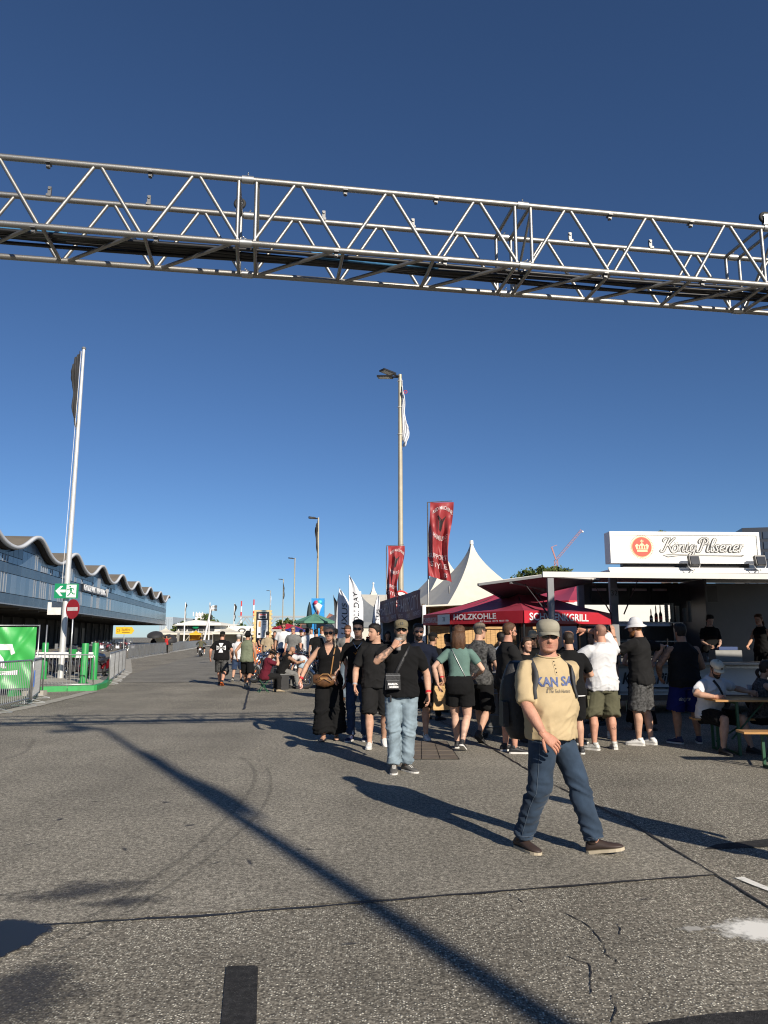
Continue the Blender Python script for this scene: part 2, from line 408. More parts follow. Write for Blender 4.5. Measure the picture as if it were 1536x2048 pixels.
# ------------------------------------------------------------------ truss gantry over the street
TD = Vector((2.44, .385, 0)); TL = TD.length; TD.normalize(); TN = Vector((-TD.y, TD.x, 0))
TO = Vector((-1.175, 5.82, 0))                  # near face at the second joint
ZB, ZT, TW, TR = 4.95, 5.54, .56, .0265
tmb = MB(); tmb.tube([(0, 0, 0), (0, 0, 1)], 1, 12); tube_me = tmb.mesh('tube', alu, 'auto')
gantry = empty('truss_gantry', TO + TD * -TL * 2, 0, 'aluminium lattice truss spanning high across the street with black cables inside', 'truss')
GO = gantry.location.copy()
def rod(name, a, b, r, me=tube_me, parent=gantry, org=None):
    a, b = Vector(a), Vector(b); d = b - a
    o = link_mesh(name, me, parent)
    o.location = a - (org if org is not None else GO)
    o.rotation_mode = 'QUATERNION'; o.rotation_quaternion = d.to_track_quat('Z', 'Y'); o.scale = (r, r, d.length); return o
def tp(s, near, top, dz=0., dn=0.):
    return TO + TD * s + TN * ((0 if near else TW) + dn) + Vector((0, 0, (ZT if top else ZB) + dz))
SEC = list(range(-2, 6))
coup = MB(); coup.lathe([(.034, -.05), (.034, .05)], 12); coup_me = coup.mesh('coupler', galv, 'auto')
pinm = MB(); pinm.torus((0, 0, 0), .028, .004, 'X', 14, 6); pinm.tube([(0, -.04, .03), (0, .045, .03)], .007, 6); pin_me = pinm.mesh('locking_pin', chrome, True)
clm = MB(); clm.box((0, 0, .035), (.03, .022, .07)); clm.tube([(0, -.02, .055), (0, .02, .055)], .013, 8); clm.box((0, 0, -.006), (.04, .07, .018)); cl_me = clm.mesh('bracket', mat('bracket_steel', (.16, .16, .16), .5, .6))
whm = MB(); whm.torus((0, 0, 0), .042, .017, 'Y', 18, 8); wh_me = whm.mesh('tyre', rubber, True)
whf = MB(); whf.lathe([(.028, -.012), (.028, .012)], 12); whf.v = [(x, z, y) for x, y, z in whf.v]; whf.box((.0, .028, -.035), (.04, .006, .1)); whf.box((.0, -.028, -.035), (.04, .006, .1)); whf.box((0, 0, -.085), (.06, .07, .012)); whf_me = whf.mesh('caster_fork', galv, 'auto')
for k in SEC:
    s0, s1 = k * TL + .03, (k + 1) * TL - .03
    for near in (1, 0):
        for top in (1, 0):
            rod('chord', tp(s0 - .03, near, top), tp(s1 + .03, near, top), TR)
            o = link_mesh('coupler', coup_me, gantry, tp(k * TL, near, top) - GO); o.rotation_mode = 'QUATERNION'; o.rotation_quaternion = TD.to_track_quat('Z', 'Y')
            link_mesh('locking_pin', pin_me, gantry, tp(k * TL, near, top, .01) - GO, random.uniform(-.6, .6))
        nodes = [(s0 + (s1 - s0) * i / 6) for i in range(7)]
        for i in range(6):
            a, b = nodes[i], nodes[i + 1]; g = .022
            rod('brace', tp(a + g, near, i % 2 == 1), tp(b - g, near, i % 2 == 0), .0165)
        for s in (s0 + .045, s1 - .045): rod('post', tp(s, near, 1), tp(s, near, 0), .0165)
    for s in (s0 + .045, s1 - .045):
        for top in (0, 1): rod('cross_strut', tp(s, 1, top), tp(s, 0, top), .0165)
    for i in (2, 4): rod('cross_strut', tp(nodes[i], 1, 0), tp(nodes[i], 0, 0), .0165)
    for i in (0, 2, 4): rod('brace', tp(nodes[i] + .06, 0, 0), tp(nodes[i + 2] - .06, 1, 0), .0165)
    rod('brace', tp(s0 + .06, 1, 1), tp(s0 + .06, 0, 0), .0125)
    for f, top, near, dz in ((.27, 1, 0, 1), (.62, 1, 0, 1), (.33, 1, 1, -1), (.66, 1, 1, -1), (.3, 0, 1, -1), (.69, 0, 1, -1)):
        o = link_mesh('bracket', cl_me, gantry, tp(s0 + f * TL, near, top, dz * TR) - GO)
        o.rotation_euler = (0 if dz > 0 else math.pi, 0, math.atan2(TD.y, TD.x)); o.scale = (1, 1, 1.25 if dz > 0 else .5)
for s, top in ((-.09, 1), (2 * TL + .0, 1), (2 * TL - .02, 0)):
    ce = empty('caster_wheel', tp(s, 0 if s < 0 else 1, 1, .115) - GO, parent=gantry)
    link_mesh('tyre', wh_me, ce); link_mesh('fork', whf_me, ce)
cab = mat('black_cable', (.012, .012, .013), .5, 0, var=.2)
random.seed(3)
for i in range(8):
    pts = []; n0 = .17 + .031 * i
    for j in range(60):
        s = -2 * TL + 8 * TL * j / 59
        pts.append(tp(s, 1, 0, .035 + .012 * (i % 3) + .012 * math.sin(s * 1.3 + i), n0 + .014 * math.sin(s * .9 + i * 1.7)) - GO)
    mb = MB(); mb.tube(pts, .016, 6); mb.build('cable', cab, gantry, True)
bluem = mat('blue_tarp', (.10, .32, .62), .45, 0, var=.15, bump=.4, bscale=20)
mb = MB(); pts = [tp(s, 1, 0, .085 + .02 * math.sin(s * 3), .28 + .02 * math.sin(2 * s)) - GO for s in np.linspace(.5, 1.75, 14)]
mb.tube(pts, [.012] + [.034] * 12 + [.012], 8); mb.build('blue_hose', bluem, gantry, True)
mb = MB(); pts = [tp(s, 1, 0, .09, .22) - GO for s in np.linspace(-2.3, -1.5, 8)]; mb.tube(pts, .022, 8); mb.build('blue_hose', bluem, gantry, True)
# the two legs of the gantry, beside the street
for s in (-2 * TL + .3, 6 * TL - .3):
    for near in (1, 0):
        for ds in (-.28, .28):
            p = tp(s + ds, near, 0); rod('leg_chord', Vector((p.x, p.y, .06)), p, TR)
    for i in range(8):
        z0, z1 = .1 + i * .6, .1 + (i + 1) * .6
        for near in (1, 0):
            p, q = tp(s - .28, near, 0), tp(s + .28, near, 0)
            if i % 2: p, q = q, p
            rod('leg_brace', (p.x, p.y, z0), (q.x, q.y, z1), .0165)
    p = tp(s, 1, 0); mb = MB(); mb.box(p - GO + TN * TW / 2 - Vector((0, 0, ZB - .035)), (1.5, 1.5, .05), math.atan2(TD.y, TD.x)); mb.build('base_plate', galv, gantry)

# ------------------------------------------------------------------ flags, poles, lamp posts
def flag_grid(w, h, nu, nv, fn):
    mb = MB(); rows = []
    for j in range(nv + 1):
        rows.append([Vector(fn(i / nu, j / nv)) for i in range(nu + 1)])
    mb.loft(rows, caps=False, close=False); return mb
def limp_flag(name, top, w, h, side, material, label, seed, squeeze=.32, amp=.12, group=None, wv=1.0):
    rs = random.Random(seed); ph = [rs.uniform(0, 6.28) for _ in range(6)]
    def fn(u, t):
        f1 = u * 3.2 + .5 * math.sin(2.3 * t + ph[0]); tri = abs((f1 % 1.) * 2 - 1)
        x = w * squeeze * (.30 * u + .55 * tri * (.35 + .65 * u)) * (.75 + .35 * math.sin(4.2 * t + ph[1]) + .15 * math.sin(11 * t + ph[5])) + .03 * w * math.sin(13 * t + 5 * u) * u
        y = amp * w * math.sin(6.28 * f1 + ph[2]) * (.2 + u * .8) + .05 * w * math.sin(9 * t + 4 * u + ph[3])
        z = -h * t - w * (.55 * u ** 1.2) * (1 - .25 * t) + .015 * h * math.sin(12 * u + 3 * t + ph[4])
        return (side.x * x - side.y * y, side.y * x + side.x * y, z)
    mb = flag_grid(w, h, 26, 44, fn)
    o = mb.build(name, material, None, True, top)
    md = o.modifiers.new('thickness', 'SOLIDIFY'); md.thickness = .006
    return tag(o, label, 'flag', group)
blk_cloth = mat('black_flag_cloth', (.016, .016, .018), .7, 0, var=.15, sheen=.1)
wht_cloth = mat('white_flag_cloth', (.72, .73, .76), .6, 0, var=.05, bump=.3, bscale=14)

def make_lamp(with_arm=True):
    root = empty('street_lamp', (0, 0, 0))
    mb = MB(); mb.lathe([(.115, 0), (.11, 1.0), (.105, 5.2)], 16); mb.lathe([(.100, 5.2), (.072, 11.9), (.0, 11.9)], 16); mb.build('pole', pole_beige, root, 'auto')
    mb = MB(); mb.lathe([(.17, 0), (.17, .05), (.12, .07)], 16); mb.build('base_flange', galv, root, 'auto')
    mb = MB(); mb.box((.0, -.12, 1.35), (.10, .02, .32)); mb.build('service_door', pole_beige, root)
    for sg, yw in ((1, .42), (-1, -.52)):
        d = Vector((-math.cos(yw), math.sin(yw), .10)).normalized()
        a = Vector((0, 0, 11.8)); mb = MB(); mb.tube([a, a + d * .34], [.04, .035], 8); mb.build('arm', black_paint, root)
        c = a + d * .62; n = d.cross(Vector((0, 0, 1))).normalized(); up = n.cross(d); rot = Matrix((n, d, up)).transposed()
        mb = MB(); mb.box(c, (.32, .60, .06), rot); mb.box(c - d * .18 + up * .045, (.20, .22, .04), rot); h = mb.build('lamp_head', black_paint, root)
        mb = MB(); mb.box(c - up * .032 + d * .03, (.24, .44, .006), rot); mb.build('lens', mat('lamp_lens', (.5, .52, .52), .3, 0, var=.1), h)
    return root
lamp0 = make_lamp()
lamp_lbl = ['beige street lamp with a black flag behind the photographer', 'tall beige street lamp carrying a long white flag, behind the red flags', 'beige street lamp with a black flag, above the ice cream stand', 'bare street lamp between the ice cream lamp and the far ones', 'slim far street lamp with a dark flag over the crowd', 'farthest slim street lamp with a pale flag beside the notice totem']
lamp_pos = [Vector((6.65, -7.0, 0)), P(800, 745, 28.0), P(637, 1033, 63.6), P(590, 1115, 97), P(567, 1157, 133), P(541, 1180, 166)]
for i, (p, lb) in enumerate(zip(lamp_pos, lamp_lbl)):
    o = lamp0 if i == 0 else copy_tree(lamp0)
    o.location = (p.x, p.y, 0); o.rotation_euler = (0, 0, R(8 if i == 1 else 0)); tag(o, lb, 'street lamp', 'street lamps along the promenade')
L1 = lamp_pos[1]
f = limp_flag('flag', Vector((L1.x + .04, L1.y - .05, 11.75)), 1.0, 2.45, Vector((1, -.15, 0)).normalized(), wht_cloth, 'long white flag hanging limp from the tall lamp post', 5, .34, .16)
mb = MB()
for z in (-.12, -1.2, -2.3): mb.torus((-.04, .05, z), .11, .008, 'Z', 14, 5)
mb.build('tie', white_print, f, True)
emb = MB(); emb.torus((.17, -.12, -.62), .06, .012, 'Y', 12, 4); emb.build('emblem', red_print, f)
for i, lb, m_ in ((0, 'black flag on the lamp post behind the photographer', blk_cloth), (2, 'black flag hanging on the lamp post over the ice cream stand', blk_cloth), (4, 'dark flag hanging on the slim far lamp post', blk_cloth), (5, 'pale flag hanging on the farthest lamp post', mat('pale_flag', (.45, .55, .7), .7))):
    p = lamp_pos[i]; limp_flag('flag', Vector((p.x, p.y - .05, 11.6)), 1.0, 2.9 if i else 3.2, Vector((-1 if i == 2 else 1, .2, 0)).normalized(), m_, lb, 20 + i, .42 if i == 0 else .32, .15, 'flags on the lamp posts')

# big flagpole by the green bollards
fp = P(122, 1340, 28.6)
fpo = empty('flagpole', (fp.x, fp.y, 0), 0, 'tall tapered white metal flagpole standing among the green bollards', 'flagpole')
mb = MB(); mb.lathe([(.12, 0), (.12, .5), (.112, 2.5), (.055, 13.15), (.055, 13.2), (.0, 13.2)], 20); mb.build('pole', mat('pole_white_metal', (.66, .66, .64), .38, .35, var=.06, scale=3, dirt=.15, dirtc=(.4, .39, .36)), fpo, 'auto')
mb = MB(); mb.lathe([(.08, 13.2), (.085, 13.26), (.04, 13.3)], 14); mb.build('truck_cap', grey_paint, fpo, 'auto')
mb = MB(); mb.tube([(-.08, -.05, 13.1), (-.16, -.10, 3.0)], .008, 5); mb.build('halyard', white_print, fpo)
mb = MB(); mb.box((-.18, -.13, 1.3), (.10, .06, .2)); mb.build('winch_box', grey_paint, fpo)
limp_flag('flag', Vector((fp.x - .10, fp.y - .04, 13.1)), 1.25, 2.75, Vector((-1, -.2, 0)).normalized(), blk_cloth, 'limp black flag near the top of the white flagpole', 31, .26, .16)
# far flagpoles and light masts
whitepole = mat('far_white_pole', (.7, .7, .7), .5, .1)
for u, vt, Y, lb, fl in ((371, 1205, 150, 'slim white far flagpole nearest to the wave-roofed hall', 'dark'), (420, 1205, 150, 'white far flagpole leaning a little beside the floodlight mast', 'dark'), (469, 1207, 150, 'slim white far flagpole in front of the truss bridge', 'dark')):
    p = P(u, vt, Y); e = empty('flagpole', (p.x, p.y, 0), 0, lb, 'flagpole', 'far white flagpoles')
    mb = MB(); mb.lathe([(.16, 0), (.09, p.z), (0, p.z)], 8); mb.build('pole', whitepole, e, 'auto')
    limp_flag('flag', Vector((p.x, p.y, p.z)), 1.3, 3.0, Vector((1, 0, 0)), blk_cloth, 'small dark flag on the ' + lb, int(u), .5, .1, 'flags on the far flagpoles')
# ------------------------------------------------------------------ wave-roofed market hall
glass_f = [mat('facade_glass_%d' % i, c, .16, 0, var=.06, scale=.5, spec=.6) for i, c in enumerate([(.105, .15, .215), (.125, .172, .24), (.09, .13, .19), (.15, .195, .26)])]
spand = [mat('facade_spandrel_%d' % i, c, .3, 0, var=.08, scale=.6, spec=.5) for i, c in enumerate([(.052, .082, .125), (.062, .095, .14), (.045, .07, .108)])]
fascia_m = mat('roof_fascia', (.60, .62, .64), .6, 0, var=.06, scale=.6, dirt=.2, dirtc=(.4, .39, .37))
roof_m = mat('roof_felt', (.15, .13, .105), .9, 0, var=.15, scale=.4)
dark_wall = mat('hall_dark_wall', (.05, .047, .045), .8, 0, var=.2, scale=.5)
soffit_m = mat('hall_soffit', (.085, .08, .076), .8, 0, var=.15, scale=.5)
frame_w = mat('window_frame_pale', (.30, .33, .37), .4, .3, var=.05)
HA, HB = G(0, 1206, 5.0), G(330, 1249, 5.0)
HD = (HB - HA); HD.z = 0; HLEN = HD.length; HD.normalize(); HN = Vector((HD.y, -HD.x, 0))    # HN points to the street
hall = empty('market_hall', (HA.x, HA.y, 0), 0, 'long market hall with a white wave-shaped roof edge and blue-grey glass front', 'building')
HO = Vector((HA.x, HA.y, 0))
s_first = (HN.cross(Vector((0, 0, 1)))).length * 0
def hp(s, n, z): return HD * s + HN * n + Vector((0, 0, z))
def s_at(u):                         # facade position seen at column u
    d = ray(u, 1250); A = HO
    t = (A.x * HD.y - A.y * HD.x) / (d.x * HD.y - d.y * HD.x); p = Vector((d.x * t, d.y * t, 0)); return (p - A).dot(HD)
c1, c8 = s_at(50), s_at(329); WL = (c8 - c1) / 7
SMIN, SMAX = c1 - 4.5 * WL, c8 + WL * .12
def wave(s): 
    ph = 2 * math.pi * (s - c1) / WL
    return 11.75 + 1.02 * math.cos(ph) + .12 * math.cos(2 * ph)
ns = 340; ss = [SMIN + (SMAX - SMIN) * i / ns for i in range(ns + 1)]
mb = MB(); OV = 1.0
mb.loft([[hp(s, OV, wave(s)), hp(s, OV, wave(s) - .36), hp(s, OV - .35, wave(s) - .40), hp(s, OV - .35, wave(s) + .02)] for s in ss]); mb.build('roof_edge', fascia_m, hall, True)
mb = MB(); mb.loft([[hp(s, OV - .3, wave(s) - .06), hp(s, OV - .3, wave(s) - .34), hp(s, -45, wave(s) - .34), hp(s, -45, wave(s) - .06)] for s in ss]); mb.build('roof', [roof_m], hall, True)
mb = MB(); mb.loft([[hp(s, OV - .36, wave(s) - .43), hp(s, -.26, wave(s) - .43)] for s in ss], caps=False, close=False); mb.build('eave_shade', mat('eave_dark', (.022, .021, .02), .8), hall, True)  # dark sheet under the overhang, its shade put into the colour
mb = MB(); mb.loft([[hp(s, -.25, 5.05), hp(s, -.25, wave(s) - .45)] for s in ss], caps=False, close=False)
mb.quad(hp(SMAX, -.25, 5.05), hp(SMAX, -44, 5.05), hp(SMAX, -44, wave(SMAX) - .4), hp(SMAX, -.25, wave(SMAX) - .4)); mb.quad(hp(SMIN, -.25, 5.05), hp(SMIN, -44, 5.05), hp(SMIN, -44, wave(SMIN) - .4), hp(SMIN, -.25, wave(SMIN) - .4)); mb.build('wall', spand[2], hall)
mb = MB(); mb.box(hp((SMIN + SMAX) / 2, -22, 4.9), (SMAX - SMIN, 44.2, .25), math.atan2(HD.y, HD.x)); mb.build('soffit', soffit_m, hall)
mb = MB(); mb.box(hp((SMIN + SMAX) / 2, .05, 4.98), (SMAX - SMIN, .5, .12), math.atan2(HD.y, HD.x)); mb.build('facade_rail', frame_w, hall)
mb = MB(); mb.quad(hp(SMIN, -11, 0), hp(SMAX - 14, -11, 0), hp(SMAX - 14, -11, 4.8), hp(SMIN, -11, 4.8)); mb.quad(hp(SMAX - 14, -11, 0), hp(SMAX - 14, -44, 0), hp(SMAX - 14, -44, 4.8), hp(SMAX - 14, -11, 4.8)); mb.quad(hp(SMIN, -11, 0), hp(SMIN, -44, 0), hp(SMIN, -44, 4.8), hp(SMIN, -11, 4.8)); mb.build('dock_wall', dark_wall, hall)
rs = random.Random(4); door_m = mat('dock_door', (.02, .02, .022), .5, 0, var=.2); jamb_m = mat('dock_jamb', (.12, .115, .11), .7)
s = SMIN + 3
while s < SMAX - 18:
    w = rs.uniform(2.2, 3.6); mb = MB(); mb.box(hp(s, -10.95, 1.9), (w, .12, 3.2), math.atan2(HD.y, HD.x)); mb.build('dock_door', door_m if rs.random() < .6 else dark_wall, hall)
    mb = MB(); mb.box(hp(s + w * .8, -10.8, 2.4), (.3, .35, 4.8), math.atan2(HD.y, HD.x)); mb.build('pillar', jamb_m, hall); s += w + rs.uniform(2.5, 4.5)
for k in range(26):
    s = SMIN + 4 + k * (SMAX - SMIN - 20) / 25; mb = MB(); mb.bar(hp(s, -.3, 4.68), hp(s, -11, 4.68), .35, .3); mb.build('soffit_beam', soffit_m, hall)
# facade panels: glass and dark infill, column by column
rz = math.atan2(HD.y, HD.x); n_near = 0
far_mb = {}
def panel(name, s0, s1, z0, z1, m_, near, n=.0):
    z0b, z1b = (z1 if isinstance(z1, tuple) else (z1, z1))
    poly = [hp(s0 + .03, n - .1, z0), hp(s1 - .03, n - .1, z0), hp(s1 - .03, n - .1, z1b), hp(s0 + .03, n - .1, z0b)]
    if near:
        mb = MB(); mb.prism(poly, HN * .1); mb.build(name, m_, hall)
    else:
        q = far_mb.setdefault(m_.name, (MB(), m_))[0]; q.prism(poly, HN * .1)
s = SMIN; k = 0
while s < SMAX - .3:
    w = 1.55 if rs.random() < .68 else .85; w = min(w, SMAX - s)
    near = s_at(0) - 3 < s < s_at(235)
    g = rs.choice(glass_f); d1 = rs.choice(spand)
    step = 9.15
    top = min(wave(s), wave(s + w)) - .75
    ztop = min(top - .2, 9.9 if (int((s - c1 + WL / 2) / (WL / 3)) % 3 != 1) else 10.9)
    panel('panel', s, s + w, 5.08, 6.05, d1, near)
    panel('panel', s, s + w, 6.11, 8.1, g, near)
    panel('panel', s, s + w, 8.16, step, rs.choice(spand), near)
    if ztop > step + .35:
        panel('panel', s, s + w, step + .06, ztop, rs.choice(glass_f), near)
        panel('panel', s, s + w, ztop + .06, (wave(s) - .62, wave(s + w) - .62), rs.choice(spand), near)
    else: panel('panel', s, s + w, step + .06, (wave(s) - .62, wave(s + w) - .62), rs.choice(spand), near)
    if w < 1.2 and near:
        for za, zb in ((6.11, 8.1), (step + .06, ztop)):
            if zb - za < .5: continue
            mb = MB()
            for a, b in ((hp(s + .06, .03, za), hp(s + .06, .03, zb)), (hp(s + w - .06, .03, za), hp(s + w - .06, .03, zb)), (hp(s + .06, .03, za + .03), hp(s + w - .06, .03, za + .03)), (hp(s + .06, .03, zb - .03), hp(s + w - .06, .03, zb - .03))): mb.bar(a, b, .045, .05, HN)
            mb.build('window_frame', frame_w, hall)
    s += w; k += 1
for q, m_ in far_mb.values(): q.build('panel_field', m_, hall)['kind'] = 'stuff'
sg0, sg1 = s_at(159), s_at(206)
mb = MB(); mb.box(hp((sg0 + sg1) / 2, .22, 8.75), (sg1 - sg0 + .6, .12, 1.15), rz); board = mb.build('name_board', mat('name_board', (.03, .035, .045), .5), hall)
text_obj('GROSSMARKT HAMBURG', 1.25, mat('letter_white', (.72, .74, .76), .5), board, face_mtx(hp((sg0 + sg1) / 2 - .6, .31, 8.75), HD, (0, 0, 1)), width=(sg1 - sg0) * .93, extrude=.03, bold=.02)
mb = MB(); q = sg1 + .15; mb.prism([hp(q - .9, .3, 9.5), hp(q + .9, .3, 9.5), hp(q, .3, 8.2)], HN * .1); mb.build('logo_triangle', white_print, board)

# ------------------------------------------------------------------ far background
def blockb(name, u0, u1, v0, v1, Y, depth, material, label, cat='building', z0=0.):
    a, b = P(u0, v1, Y), P(u1, v0, Y)
    mb = MB(); mb.box(((a.x + b.x) / 2, Y + depth / 2, (b.z + z0) / 2), (b.x - a.x, depth, b.z - z0))
    e = empty(name, ((a.x + b.x) / 2, Y, 0), 0, label, cat)
    mb.v = [(x - e.location.x, y - Y, z) for x, y, z in mb.v]; mb.build('wall', material, e); return e
cream = mat('far_white_wall', (.74, .72, .66), .8, 0, var=.06, scale=.2)
fgrey = mat('far_grey_wall', (.36, .42, .47), .7, 0, var=.08, scale=.2)
fdark = mat('far_dark_window', (.055, .06, .065), .4, 0, var=.3, scale=.6)
def strip_windows(e, u0, u1, v0, v1, Y, n, material=fdark, name='window'):
    for i in range(n):
        a, b = P(u0 + (u1 - u0) * (i + .06) / n, v1, Y), P(u0 + (u1 - u0) * (i + .94) / n, v0, Y)
        mb = MB(); mb.box(((a.x + b.x) / 2 - e.location.x, -.1, (a.z + b.z) / 2), (b.x - a.x, .35, b.z - a.z)); mb.build(name, material, e)
pav = blockb('pavilion', 352, 441, 1246, 1290, 230, 30, cream, 'low white pavilion with a flat pale roof and dark window band')
strip_windows(pav, 354, 430, 1251, 1262, 230, 7)
mb = MB(); a, b = P(345, 1247, 229), P(446, 1247, 229); mb.prism([(a.x - pav.location.x, -2, a.z - .6), (b.x - pav.location.x, -2, b.z - .6), (b.x - pav.location.x - 4, -2, b.z + .4), (-.5, -2, b.z + 1.1), (a.x - pav.location.x + 4, -2, a.z + .4)], (0, 34, 0)); mb.build('roof', cream, pav)
mb = MB(); p = P(391, 1254, 229); mb.ellipsoid((p.x - pav.location.x, -1, p.z), (1.0, .2, .55)); mb.build('green_sign', exit_green, pav, True)
tw = blockb('stair_tower', 388, 405, 1226, 1290, 285, 12, cream, 'square white tower with aerials above the pavilion roof')
for u in (386, 392, 398, 404):
    p = P(u, 1228, 284); mb = MB(); mb.box((p.x - tw.location.x, -.3, p.z), (.35, .3, 1.6)); mb.build('aerial', white_paint, tw)
g1 = blockb('grey_warehouse', 318, 346, 1234, 1290, 260, 40, fgrey, 'plain grey metal warehouse behind the end of the wave-roofed hall')
for i in range(6):
    p = P(320 + i * 4.6, 1236, 259.9); mb = MB(); mb.box((p.x - g1.location.x, -.08, 4), (.12, .16, 8)); mb.build('cladding_rib', fgrey, g1)
b1 = blockb('white_block', 344, 372, 1236, 1290, 330, 20, cream, 'small white block with rooftop units beside the grey warehouse')
strip_windows(b1, 347, 370, 1240, 1243, 330, 5)
lh = blockb('exhibition_hall', 436, 530, 1252, 1290, 240, 40, cream, 'long white exhibition hall with black letters on its parapet')
text_obj('O L L', 1.9, black_print, lh, face_mtx(P(500, 1261, 239.6) - lh.location, (1, 0, 0), (0, 0, 1)), width=7.5, extrude=.05)
strip_windows(lh, 440, 480, 1262, 1272, 240, 5)
rb = blockb('brick_house', 600, 668, 1245, 1290, 130, 12, mat('brick_far', (.24, .12, .085), .85, 0, var=.2, scale=2), 'brick house with a reddish gable roof behind the green parasol')
mb = MB(); a, b = P(645, 1245, 129), P(672, 1245, 129); mb.prism([(a.x - rb.location.x, -1, a.z), (b.x - rb.location.x, -1, b.z), ((a.x + b.x) / 2 - rb.location.x, -1, a.z + 1.6)], (0, 13, 0)); mb.build('roof', mat('tile_far', (.30, .13, .09), .8), rb)
strip_windows(rb, 604, 644, 1249, 1256, 130, 4)
# truss bridge far behind
br = empty('truss_bridge', P(540, 1274, 420), 0, 'grey steel truss bridge far behind the crowd', 'bridge'); br.location.z = 0; BO = br.location.copy()
steel_far = mat('bridge_steel', (.35, .38, .4), .6, .2)
xa, xb = P(470, 1258, 420), P(612, 1258, 420); zt, zb_ = P(500, 1233, 420).z, P(500, 1254, 420).z; n = 9
def brp(f, z, dy=0): return Vector((xa.x + (xb.x - xa.x) * f, 420 + dy, z)) - BO
for dy in (0, 10):
    mb = MB(); mb.bar(brp(.04, zt, dy), brp(.98, zt, dy), .7, .8); mb.build('top_chord', steel_far, br)
    mb = MB(); mb.bar(brp(0, zb_, dy), brp(1, zb_, dy), .8, 1.2); mb.build('deck_girder', mat('bridge_deck', (.2, .17, .15), .8), br)
    for i in range(n):
        mb = MB(); mb.bar(brp(i / n, zb_ if i % 2 == 0 else zt, dy), brp((i + 1) / n, zt if i % 2 == 0 else zb_, dy), .5, .55); mb.build('diagonal', steel_far, br)
mb = MB()
for f in (.08, .5, .92): mb.box(brp(f, zb_ / 2, 5), (3, 12, zb_))
mb.build('pier', concrete, br)
for u, vt, lb in ((483, 1202, 'slim red and white banded mast beyond the bridge, nearer the flagpole'), (508, 1199, 'slim red and white banded mast rising behind the notice totem')):
    p = P(u, vt, 520); e = empty('banded_mast', (p.x, p.y, 0), 0, lb, 'mast', 'banded masts')
    for i in range(7):
        z0, z1 = p.z * i / 7, p.z * (i + 1) / 7; mb = MB(); mb.tube([(0, 0, z0), (0, 0, z1)], .75 - .05 * i, 6); mb.build('mast_segment', [red_print, white_print][i % 2] if i > 2 else steel_far, e)
p = P(423, 1212, 135); e = empty('floodlight_mast', (p.x, p.y, 0), 0, 'stout white mast with a cluster of floodlights near the pavilion', 'light mast')
mb = MB(); mb.tube([(-1.3, 0, 0), (0, 0, p.z)], [.22, .14], 8); mb.build('pole', whitepole, e)
for i in range(4):
    mb = MB(); mb.box((.35 + .45 * (i % 2), 0, p.z - .1 - .55 * (i // 2)), (.38, .3, .4), Matrix.Rotation(.5, 3, 'X')); mb.build('floodlight', grey_paint if i % 2 else white_paint, e)

# pagoda tents
def pagoda(name, c, a, eave, apex, label, group=None, material=white_pvc, rz=0., wall=False, sub=10, k=2.3, legs=True):
    e = empty(name, (c[0], c[1], 0), rz, label, 'tent', group)
    n = 16; mb = MB(); rings = []
    for i in range(sub + 1):
        t = i / sub; h = a / 2 * ((1 - t) ** k * .985 + .015); z = eave + (apex - eave) * t
        rg = []
        for q in range(n):
            f = (q % 4) / 4; s = q // 4
            cs = [(-1, -1), (1, -1), (1, 1), (-1, 1)]; p0, p1 = cs[s], cs[(s + 1) % 4]
            x, y = p0[0] + (p1[0] - p0[0]) * f, p0[1] + (p1[1] - p0[1]) * f
            pull = 1 - .07 * math.sin(math.pi * f) * (1 - t)
            rg.append((x * h * pull, y * h * pull, z))
        rings.append(rg)
    mb.loft(rings); rf = mb.build('roof', material, e, False)
    cap = MB(); cap.lathe([(a * .018 + .01, apex - .12), (a * .016 + .01, apex + .06), (0, apex + .06)], 8); cap.build('peak_cap', white_paint, rf)
    for i in range(4):
        cs = [(-1, -1), (1, -1), (1, 1), (-1, 1)]; p0, p1 = cs[i], cs[(i + 1) % 4]; g = a / 2 * .995
        mb = MB(); m_ = ((p0[0] + p1[0]) / 2 * g, (p0[1] + p1[1]) / 2 * g, eave - .14)
        mb.box(m_, (a if p0[1] == p1[1] else .02, .02 if p0[1] == p1[1] else a, .3)); mb.build('valance', material, e)
        if legs:
            mb = MB(); mb.box((p0[0] * g * .98, p0[1] * g * .98, eave / 2), (.09, .09, eave)); mb.build('leg', alu, e)
        if wall and i in (1, 2, 3):
            mb = MB(); mb.box((m_[0] * .985, m_[1] * .985, eave / 2), (a * .96 if p0[1] == p1[1] else .015, .015 if p0[1] == p1[1] else a * .96, eave - .05)); mb.build('side_wall', material, e)
    return e
p = P(948, 1090, 35); pagoda('pagoda_tent', (p.x, 36.0), 5.0, 3.05, 6.25, 'big cream pagoda tent with a high pointed roof behind the red parasol', 'big pagoda tents', rz=.35, k=1.6, sub=14, wall=True)
p = P(890, 1108, 43); pagoda('pagoda_tent', (p.x, 43.5), 5.2, 3.1, 6.6, 'cream pagoda tent partly hidden by the taller red flag', 'big pagoda tents', rz=.3, k=1.6, sub=14, wall=True)
p = P(735, 1166, 80); pagoda('pagoda_tent', (p.x + .6, 82), 6.0, 4.2, P(735, 1166, 82).z, 'white tent with only its sharp peak rising over the marquee', 'big pagoda tents', rz=.2, wall=True)
rs = random.Random(9)
far_tents = [(332, 1253, 150), (357, 1259, 158), (374, 1260, 165), (392, 1260, 150), (411, 1260, 158), (430, 1264, 170), (457, 1252, 128), (446, 1263, 150), (481, 1262, 160), (553, 1254, 96), (500, 1264, 140), (522, 1263, 120)]
